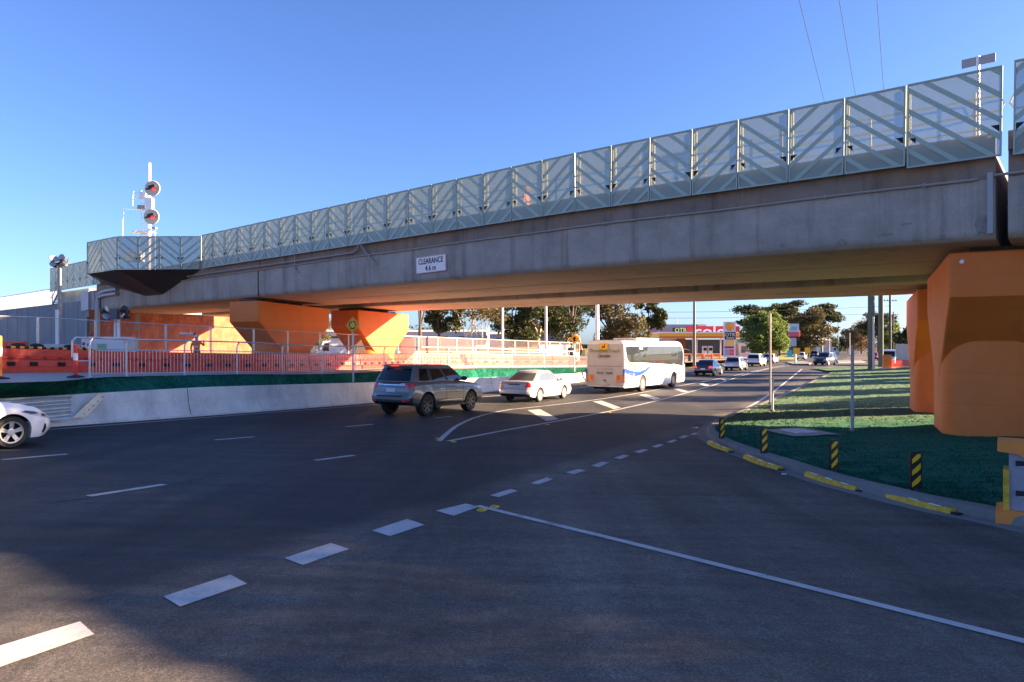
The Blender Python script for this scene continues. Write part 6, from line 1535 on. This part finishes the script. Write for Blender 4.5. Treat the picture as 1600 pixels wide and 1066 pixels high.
# petrol station
Y0 = 150; k = Y0/F
t = thing('petrol_station', 'petrol station with a yellow canopy, dark shop and red banner with white letters', 'petrol station', (A(1030, Y0), Y0, 0.2))
def bx(px0, px1, y0, y1, dz, depth, nm, m, par=None, off=0.0):
    x0 = (px0-1030)*k; x1 = (px1-1030)*k; z0 = ZA(y1, Y0)-0.2; z1 = ZA(y0, Y0)-0.2
    return MB().box(((x0+x1)/2, off+depth/2, (z0+z1)/2), (x1-x0, depth, z1-z0)).build(nm, m, par or t)
YCAN = mat('canopy_yellow', (0.80, 0.45, 0.02), 0.4, var=0.05); RBAN = mat('banner_red', (0.50, 0.02, 0.04), 0.45)
bx(1030, 1158, 520.5, 527.5, 0, 10, 'canopy', YCAN)
bx(1029.5, 1158.5, 518.8, 520.6, 0, 10.3, 'canopy_top', WHITEP, off=-0.1)
bx(1030.2, 1157.8, 525.8, 527.8, 0, 9.7, 'canopy_red_line', mat('canopy_red', (0.65, 0.10, 0.03), 0.4), off=0.15-0.17)
bx(1052, 1168, 530, 557, 0, 10, 'shop_wall', mat('shop_dark_glass', (0.05, 0.07, 0.09), 0.25), off=12)
bx(1052, 1076, 528, 557, 0, 10, 'rendered_wall', CREAM, off=11)
bx(1076, 1090, 528, 557, 0, 0.6, 'brick_pier', mat('brown_brick', (0.22, 0.11, 0.08), 0.8), off=10.5)
bx(1084, 1170, 508.5, 521, 0, 0.6, 'banner', RBAN, off=6)
bx(1062, 1084, 511, 519.5, 0, 0.6, 'dark_banner', BLACK, off=6)
bx(1036, 1116, 504, 519, 0, 8, 'roof_box', mat('blue_grey_roof', (0.24, 0.28, 0.33), 0.6), off=14)
bx(1116, 1130, 504, 519, 0, 4, 'plant_screen', CREAM, off=13)
bx(1030, 1070, 516, 519, 0, 0.4, 'red_fascia', RBAN, off=9)
tx = lambda px, y: ((px-1030)*k, 5.93, ZA(y, Y0)-0.2)
text('banner_letters', 'coles', 3.6, mat('lilac_white_letters', (0.72, 0.66, 0.76), 0.4), t, TM(tx(1127, 517.5), (1,0,0), (0,0,1)), 0.02, squash=1.18)
text('banner_letters', 'OTR', 1.35, mat('letter_lime', (0.55, 0.62, 0.25), 0.4), t, TM(tx(1074, 515.3), (1,0,0), (0,0,1)), 0.02)
for px in (1087, 1093, 1131): bx(px-0.9, px+0.9, 527, 557, 0, 0.4, 'canopy_column', WHITEP, off=2+px*0)
for px in (1104, 1113): 
    o = bx(px-3.2, px+3.2, 541, 555, 0, 0.8, 'fuel_pump', WHITEP, off=1.2); bx(px-2.4, px+2.4, 543.5, 548, 0, 0.1, 'pump_screen', GLASS, o, off=1.05)
# price totem
t = thing('price_totem', 'tall white fuel price sign with a yellow shell emblem and black OTR panel', 'sign', (A(1140, 146), 146, 0.0))
k2 = 146/F
def px2(px0, px1, y0, y1, nm, m, off=0.0, d=0.1, par=None): return MB().box((((px0+px1)/2-1140)*k2, off, (ZA(y0, 146)+ZA(y1, 146))/2), ((px1-px0)*k2, d, ZA(y0, 146)-ZA(y1, 146))).build(nm, m, par or t)
TW = mat('totem_white', (0.62, 0.60, 0.70), 0.4)
px2(1131, 1149, 503, 558, 'body', TW, 0, 0.6)
px2(1132, 1148.8, 519, 530.5, 'black_panel', BLACK, -0.32, 0.05)
px2(1133, 1146.5, 531.5, 540.5, 'yellow_panel', mat('panel_yellow', (0.80, 0.52, 0.14), 0.4), -0.32, 0.05)
px2(1131.5, 1146, 541.3, 544.5, 'maroon_panel', mat('panel_maroon', (0.30, 0.01, 0.07), 0.4), -0.32, 0.05)
px2(1139, 1146.5, 546, 550, 'red_price_panel', mat('panel_red', (0.70, 0.08, 0.10), 0.4), -0.32, 0.05); px2(1139, 1146.5, 550.6, 555.5, 'red_price_panel', MATS['panel_red'], -0.32, 0.05)
px2(1131.8, 1138.4, 546, 555.5, 'blue_panel', mat('panel_blue', (0.25, 0.33, 0.48), 0.4), -0.32, 0.05)
zc = ZA(510.8, 146); pts = []
for i in range(13):
    a = R(-38+256*i/12); rr = 0.93+0.05*math.cos(i*math.pi); pts.append((-0.15*k2*0+rr*0.92*math.cos(a), zc+0.08+rr*0.80*math.sin(a)))
pts += [(-0.34, zc-0.78), (0.34, zc-0.78)]
mb = MB(); mb.prism([(x*1.08, zc+(z-zc)*1.08) for x, z in pts], -0.34, -0.31, 'y'); mb.build('emblem_edge', mat('emblem_red', (0.60, 0.06, 0.02), 0.4), t)
mb = MB(); mb.prism([(x*0.93, zc+(z-zc)*0.93) for x, z in pts], -0.36, -0.341, 'y'); em = mb.build('emblem', mat('emblem_yellow', (0.85, 0.50, 0.02), 0.4), t)
mb = MB()
for a in (-50, -30, -10, 10, 30, 50): mb.tube([(0.10*math.sin(R(a)), -0.365, zc-0.62), (0.82*math.sin(R(a)), -0.365, zc-0.5+1.15*math.cos(R(a)))], 0.02, 4)
mb.build('emblem_ribs', MATS['emblem_red'], em)
text('totem_letters', 'OTR', 1.05, mat('totem_letter_pale', (0.62, 0.62, 0.60), 0.4), t, TM((0, -0.36, ZA(523.5, 146)), (1,0,0), (0,0,1)), 0.01)
text('totem_letters', 'FUEL STORE', 0.34, MATS['totem_letter_pale'], t, TM((0, -0.36, ZA(528.6, 146)), (1,0,0), (0,0,1)), 0.01) if 0 else px2(1134, 1146.5, 527.6, 529, 'letter_line', MATS['totem_letter_pale'], -0.35, 0.02)
# second totem
t = thing('shop_totem', 'tall sign with a pale blue picture panel above a red panel, beside the round tree', 'sign', (A(1241, 142), 142, 0))
k3 = 142/F
def px3(px0, px1, y0, y1, nm, m, off=0.0, d=0.1): return MB().box((((px0+px1)/2-1241)*k3, off, (ZA(y0, 142)+ZA(y1, 142))/2), ((px1-px0)*k3, d, ZA(y0, 142)-ZA(y1, 142))).build(nm, m, t)
px3(1232, 1248, 506, 519, 'picture_panel', mat('lilac_panel', (0.50, 0.52, 0.62), 0.4), 0, 0.5); px3(1235.5, 1244, 510.5, 516.5, 'picture', mat('sky_blue_picture', (0.12, 0.42, 0.60), 0.4), -0.27, 0.03)
px3(1232.5, 1248, 519.5, 526, 'red_panel', mat('rose_red_panel', (0.60, 0.08, 0.15), 0.4), 0, 0.5); px3(1247.6, 1250.5, 516, 526, 'orange_side', ORP, 0.2, 0.6)
px3(1232.5, 1247, 526.3, 528, 'dark_gap', DARK, 0, 0.45); px3(1232, 1244, 528, 541, 'notice_panel', mat('grey_lilac_notice', (0.36, 0.37, 0.50), 0.5), 0, 0.4)
px3(1233, 1243.5, 541, 553, 'base', mat('dark_teal_base', (0.03, 0.06, 0.08), 0.5), 0, 0.4)
text('sign_letters', 'SHOPS', 0.6, mat('pink_letters', (0.8, 0.4, 0.45), 0.5), t, TM((-0.1, -0.26, ZA(522.7, 142)), (1,0,0), (0,0,1)), 0.01) if 0 else None
t = thing('blue_bin', 'small bright blue bin at the foot of the blue and red sign', 'bin', (A(1234, 138), 138, 0.3))
MB().box((0, 0, 0.7), (0.8, 0.7, 1.3)).build('bin_body', mat('cyan_plastic', (0.03, 0.40, 0.60), 0.4), t); MB().box((0, -0.05, 1.4), (0.86, 0.8, 0.1)).build('lid', mat('cyan_plastic', (0, 0, 0)), t)
t = thing('roadside_kiosk', 'low white kiosk with a teal fascia behind the fuel price sign', 'building', (A(1158, 160), 160, 0.2))
MB().box((2.8, 3, 1.6), (6.2, 5, 3.2)).build('wall', mat('kiosk_white', (0.62, 0.62, 0.66), 0.6), t); MB().box((2.8, 0.4, 3.6), (6.8, 0.5, 0.7)).build('teal_fascia', mat('teal_fascia', (0.03, 0.28, 0.32), 0.5), t); MB().box((2.8, 2.5, 4.25), (7.2, 5.6, 0.35)).build('roof', WHITEP, t)
for x in (1.0, 3.6): MB().box((x, 0.47, 1.6), (1.6, 0.06, 1.6)).build('window', GLASSP, t)

# orange mesh barricades in front of the forecourt
def barricade(px, Y, label, w_=2.0, h_=1.1, z=0.2):
    t = thing('orange_barricade', label, 'barricade', (A(px, Y), Y, z), 0.2, 'orange barricades in front of the petrol station')
    mb = MB()
    for zz in (h_, h_*0.6, 0.25): mb.box((0, 0, zz), (w_, 0.05, 0.12))
    mb.build('rails', ORP, t)
    for s in (-1, 1): MB().box((s*(w_/2-0.08), 0, h_/2), (0.12, 0.3, h_)).build('leg', ORP, t)
for px, nm in ((1074, 'leftmost orange barricade, just right of the front of the coach'), (1091, 'orange barricade behind the dark street light pole'), (1106, 'orange barricade second from the right before the petrol pumps'), (1119, 'rightmost orange barricade below the petrol pumps')): barricade(px, 110, nm, 1.5, 1.15)
# forecourt and far verges
def patch(name, pts, z, m, kind='structure'):
    mb = MB(); mb.quad([(x, y, z) for x, y in pts]); tag(mb.build(name, m), kind=kind)
patch('forecourt', [(A(1030, 108)-1, 108), (A(1185, 108), 112), (A(1195, 190), 190), (A(1000, 190), 190)], 0.05, mat('forecourt_tan', (0.40, 0.33, 0.27), 0.9, var=0.1))
patch('roadside_lawn', [(A(1200, 128), 128), (A(1246, 121), 121), (A(1258, 150), 150), (A(1215, 160), 160)], 0.06, mat('yellow_lawn', (0.20, 0.22, 0.03), 0.95, var=0.2, scale=2))  # yellow is the lawn's own colour
t = P(1300, 568)
mb = MB(); pl = [P(1228, 567), P(1255, 565.5), P(1268, 568.5), P(1262, 571), P(1240, 570.5)]
mb.prism([(p.x, p.y) for p in pl], 0.0, 0.16, 'z'); tag(mb.build('traffic_island', KERBC), kind='structure')
mb = MB(); pl = [P(1308, 564.5), P(1345, 563.8), P(1352, 566.5), P(1310, 567.5)]
mb.prism([(p.x, p.y) for p in pl], 0.0, 0.16, 'z'); tag(mb.build('traffic_island', KERBC), kind='structure')
t = thing('keep_left_post', 'short white post on the traffic island below the white hatchback', 'post', (P(1243, 569).x, P(1243, 569).y, 0.15))
MB().tube([(0, 0, 0), (0, 0, 1.3)], 0.16, 8).build('post', WHITEP, t); MB().lathe([(0.22, 0), (0.2, 0.06)], 10).build('foot', KERBC, t)
# ------------------------------------------------------------------ poles and wires
def street_pole(px, Y, top, r, label, m, arms=(), z0=0.5, name='street_light', cat='pole', rt=None):
    h = ZA(top, Y)-z0; t = thing(name, label, cat, (A(px, Y), Y, z0))
    MB().tube([(0, 0, 0), (0, 0, h)], [r, rt or r*0.8], 10).build('pole', m, t)
    for i, (z, L, th) in enumerate(arms): MB().box((0, 0, h-z), (L, 0.12, 0.12)).build('crossarm', WOODP, t); 
    for i, (z, L, th) in enumerate(arms):
        for s in (-0.42, -0.2, 0.2, 0.42): MB().lathe([(0.06, 0), (0.09, 0.08), (0.05, 0.2)], 6, (s*L, 0, h-z+0.06)).build('insulator', TRIM, t)
    return t, h
street_pole(933, 52, 440, 0.17, 'thick white pole rising behind the coach', WHITEP, z0=0.2)
street_pole(785, 60, 440, 0.13, 'slim white pole behind the white sedan', mat('cream_pole', (0.66, 0.60, 0.54), 0.5), z0=0.8)
street_pole(853, 66, 440, 0.14, 'pale grey pole between the slim white pole and the thick white pole', mat('cream_pole', (0,0,0)), z0=0.7)
t, h = street_pole(1085, 78, 455, 0.17, 'dark grey street light pole just ahead of the coach', mat('dark_green_pole', (0.10, 0.12, 0.11), 0.6), z0=0.0)
MB().tube([(0, 0, h-1.0), (1.6, 0, h+0.2), (3.0, 0, h+0.6)], 0.05, 6).build('arm', MATS['dark_green_pole'], t); MB().box((3.2, 0, h+0.6), (0.8, 0.25, 0.12)).build('lamp_head', GALV, t)
street_pole(1057, 170, 498, 0.13, 'thin dark pole above the petrol station roof', GALVD, z0=0)
# twin timber poles and the thinner ones beside them
DG = mat('green_grey_timber', (0.12, 0.125, 0.10), 0.85, var=0.2, scale=2, stretch=(4, 4, 0.3))
street_pole(1361.5, 70, 430, 0.33, 'thick grey timber pole, left of the pair beside the green verge', DG, z0=0.3, name='power_pole', rt=0.32)
street_pole(1376.5, 76, 430, 0.27, 'grey timber pole, right of the pair beside the green verge', DG, z0=0.3, name='power_pole', rt=0.26)
street_pole(1365, 68, 495, 0.10, 'pale short pole leaning against the thick timber pole', mat('cream_pole', (0,0,0)), z0=0.3, name='power_pole')
t, h = street_pole(1391, 120, 440, 0.22, 'tall dark power pole with crossarms, nearest of the row left of the orange pier', TRIM, [(3.4, 2.4, 0), (6.6, 2.4, 0)], z0=0, name='power_pole')
for i, (px, Y, top) in enumerate(((1396, 170, 487), (1399, 230, 495), (1402, 300, 503), (1405, 380, 511))):
    street_pole(px, Y, top, 0.17, '%s dark power pole in the row behind the nearest one' % ORD[i], TRIM, [(0.8, 2.6, 0), (2.6, 2.6, 0)], z0=0, name='power_pole')
street_pole(1310, 190, 502, 0.15, 'thin grey pole against the sky right of the far gums', GALVD, z0=0, name='power_pole')
street_pole(1296, 175, 511, 0.13, 'pale pole in front of the tall open gum', mat('cream_pole', (0,0,0)), z0=0, name='power_pole')
street_pole(1328, 205, 520, 0.12, 'low pale pole left of the brown half bare tree', mat('cream_pole', (0,0,0)), z0=0, name='power_pole')
def wire(a, b, sag, r, label, n=16):
    a, b = Vector(a), Vector(b); pts = [a.lerp(b, i/n)-Vector((0, 0, sag*4*(i/n)*(1-i/n))) for i in range(n+1)]
    o = MB().tube(pts, r, 5).build('overhead_wire', TRIM); tag(o, label, 'wire', 'overhead power wires')
def wp(px, py, Y): return (A(px, Y), Y, ZA(py, Y))
for (x0, y0), (x1, y1), nm in (((1247,-8),(1300,175),'leftmost of the three thin wires crossing the top right sky'), ((1310,-8),(1345,165),'middle one of the three wires crossing the top right sky'), ((1370,-8),(1384,150),'rightmost of the three wires crossing the top right sky')):
    wire(wp(x0, y0, 24), wp(x1, y1+30, 40), 0.05, 0.012, nm)
wire(wp(1000, 488, 110), wp(1391, 478, 120), 0.3, 0.03, 'upper thin wire crossing the sky under the bridge')
wire(wp(1000, 497, 110), wp(1391, 489, 120), 0.3, 0.03, 'lower thin wire crossing the sky under the bridge')
# things beside the farther right pier
t = thing('orange_mesh_barrier', 'orange plastic block and red mesh running left of the farther orange pier', 'barrier', (A(1386, 70), 70, 0.35), R(-12))
MB().box((0, 0, 0.75), (0.75, 0.5, 1.35)).build('orange_block', ORP, t)
MB().box((0.15, -0.1, 0.04), (1.6, 0.9, 0.08)).build('pale_foot', mat('cream_pole', (0,0,0)), t)
mb = MB(); mb.add([(0.4, 0, 0.1), (6.0, -8, 0.3), (6.0, -8, 1.0), (0.4, 0, 0.95)], [(0,1,2,3)]); mb.build('red_mesh', sheet('red_mesh_sheet', (0.60, 0.04, 0.03), 0.35, 0.3), t)
t = thing('corrugated_fence', 'pale lilac corrugated fence behind the red mesh near the orange pier', 'fence', (A(1400, 80), 80, 0.3), R(-10))
mb = MB(); mb.grid([[(x, 0.04*math.sin(x*9), z) for x in fr(0, 8, 60)] for z in (0, 2.6)]); mb.build('sheet_panels', mat('lilac_grey_sheet', (0.46, 0.43, 0.50), 0.5, 0.1), t)
for x in (0, 2.6, 5.2): MB().box((x, -0.08, 1.3), (0.08, 0.08, 2.7)).build('post', GALV, t)
# far shops in the distance
for px0, px1, Y, top, lb in ((1150, 1196, 205, 519, 'low pale shop with a red and white front behind the round green tree'), (1286, 1300, 240, 529, 'small pale house beyond the last gum of the row'), (1262, 1282, 230, 530, 'small cream house behind the olive gum')):
    roofshed('distant_shop', lb, px0, px1, Y, top, 0.0, 10, CREAM, mat('shop_roof_red', (0.35, 0.08, 0.06), 0.6) if px0 == 1150 else CREAMR)
for px, Y, lb in ((1245, 126, 'yellow warning board on the lawn between the hatchback and the sign'), (1262, 150, 'yellow board on the lawn left of the dark car'), (1209, 122, 'yellow board beside the thin grey post at the roadside')):
    t = thing('yellow_board', lb, 'sign', (A(px, Y), Y, 0.1)); h = 2.2
    MB().box((0, 0, h*0.7), (1.2, 0.06, 1.2)).build('board', YSIGN, t); MB().tube([(0, 0.06, 0), (0, 0.06, h)], 0.05, 6).build('post', GALV, t)

# ------------------------------------------------------------------ people
def skin_person(label, loc, rz, joints, edges, radii, parts, group=None, cat='person'):
    me = bpy.data.meshes.new('person'); me.from_pydata([joints[k] for k in joints], [(list(joints).index(a), list(joints).index(b)) for a, b in edges], [])
    o = bpy.data.objects.new('person', me); col.objects.link(o)
    sk = o.modifiers.new('Skin', 'SKIN'); sb = o.modifiers.new('Sub', 'SUBSURF'); sb.levels = 2; sb.render_levels = 2
    for i, k in enumerate(joints):
        r = radii[k]; v = me.skin_vertices[0].data[i]; v.radius = (r, r) if not isinstance(r, tuple) else r
        v.use_root = (k == 'pelvis')
    dg = bpy.context.evaluated_depsgraph_get(); ev = o.evaluated_get(dg); m2 = bpy.data.meshes.new_from_object(ev)
    o.modifiers.clear(); o.data = m2; bpy.data.meshes.remove(me)
    for p in m2.polygons: p.use_smooth = True
    for m, _ in parts: m2.materials.append(m)
    for p in m2.polygons:
        for i, (m, test) in enumerate(parts):
            if test(p.center): p.material_index = i; break
    o.location = loc; o.rotation_euler = (0, 0, rz); tag(o, label, cat, group); return o
SKIN = mat('skin', (0.48, 0.28, 0.20), 0.6); HIV = mat('hi_vis_orange', (0.85, 0.25, 0.04), 0.6); NAVY = mat('navy_cloth', (0.02, 0.035, 0.07), 0.8)
def stand(hh=1.75, lean=0.0, armx=0.0, aim=None):
    J = {'pelvis': (0,0,0.95), 'waist': (0,lean*0.3,1.08), 'chest': (0,lean*0.8,1.32), 'neck': (0,lean,1.50), 'head': (0,lean*1.15-0.01,1.60), 'crown': (0,lean*1.15-0.005,1.72),
         'hipL': (0.10,0,0.90), 'kneeL': (0.12,-0.02,0.50), 'ankL': (0.12,0.03,0.09), 'toeL': (0.13,-0.14,0.04), 'hipR': (-0.10,0,0.90), 'kneeR': (-0.12,-0.02,0.50), 'ankR': (-0.13,0.03,0.09), 'toeR': (-0.14,-0.14,0.04),
         'shL': (0.18,lean*0.9,1.42), 'elL': (0.26,lean-0.02,1.15), 'wrL': (0.24,lean-0.16,0.95), 'haL': (0.23,lean-0.22,0.88), 'shR': (-0.18,lean*0.9,1.42), 'elR': (-0.26,lean-0.02,1.15), 'wrR': (-0.24,lean-0.16,0.95), 'haR': (-0.23,lean-0.22,0.88)}
    if aim: J.update(aim)
    E_ = [('pelvis','waist'),('waist','chest'),('chest','neck'),('neck','head'),('head','crown'),('pelvis','hipL'),('hipL','kneeL'),('kneeL','ankL'),('ankL','toeL'),('pelvis','hipR'),('hipR','kneeR'),('kneeR','ankR'),('ankR','toeR'),
          ('chest','shL'),('shL','elL'),('elL','wrL'),('wrL','haL'),('chest','shR'),('shR','elR'),('elR','wrR'),('wrR','haR')]
    Rr = {'pelvis': 0.135, 'waist': 0.13, 'chest': 0.155, 'neck': 0.058, 'head': 0.092, 'crown': 0.075, 'hipL': 0.09, 'hipR': 0.09, 'kneeL': 0.062, 'kneeR': 0.062, 'ankL': 0.045, 'ankR': 0.045, 'toeL': 0.04, 'toeR': 0.04,
          'shL': 0.07, 'shR': 0.07, 'elL': 0.047, 'elR': 0.047, 'wrL': 0.034, 'wrR': 0.034, 'haL': 0.036, 'haR': 0.036}
    return J, E_, Rr
def worker(label, loc, rz, top, legs, aim=None, hat=None, s=1.0):
    J, E_, Rr = stand(aim=aim)
    o = skin_person(label, loc, rz, J, E_, Rr, [(SKIN, lambda c: c.z > 1.50 or (abs(c.x) > 0.2 and c.z < 0.93)), (legs, lambda c: c.z < 0.98 and abs(c.x) < 0.22), (top, lambda c: True)])
    hd = J['crown']
    MB().lathe([(0.135, -0.01), (0.118, 0.0), (0.112, 0.05), (0.08, 0.10), (0.0, 0.12)], 14, (hd[0], hd[1], hd[2]-0.02)).build('hard_hat', hat or RW, o, smooth=True)
    MB().box((0, hd[1]-0.12, hd[2]-0.02), (0.16, 0.10, 0.012)).build('hat_brim', hat or RW, o) 
    MB().lathe([(0.165, 1.18), (0.163, 1.24)], 14, (0, 0, 0), cap=False).build('reflective_band', RW, o)
    return o
p0 = Vector((A(307, 34), 34, 1.45))
w1 = worker('worker in an orange and navy shirt and hard hat carrying a long white pipe', p0, R(200), HIV, NAVY, aim={'elR': (-0.34,-0.10,1.25), 'wrR': (-0.30,-0.22,1.48), 'haR': (-0.27,-0.22,1.55)})
t = thing('white_pipe', 'short thick white pipe held level on the shoulder of the worker', 'pipe', (A(292, 33.7), 33.7, ZA(521.5, 33.7)))
MB().tube([(-0.36, 0, 0), (0.36, 0, 0)], 0.05, 10).build('pipe_body', RW, t); MB().tube([(0.34, 0, 0), (0.40, 0, 0)], 0.056, 10).build('pipe_socket', BLACK, t)
worker('person in dark clothing standing by the fence left of the coach', (A(893, 51), 51, 1.08), R(10), NAVY, NAVY, hat=BLACK)
wpz = bl(-4.6, 1.2, 7.02)
worker('worker in orange behind the bridge screens above the middle of the span', (A(822, 26.2), 26.2, 7.02), R(60), HIV, NAVY, hat=mat('orange_hat', (0.85, 0.22, 0.05), 0.5))
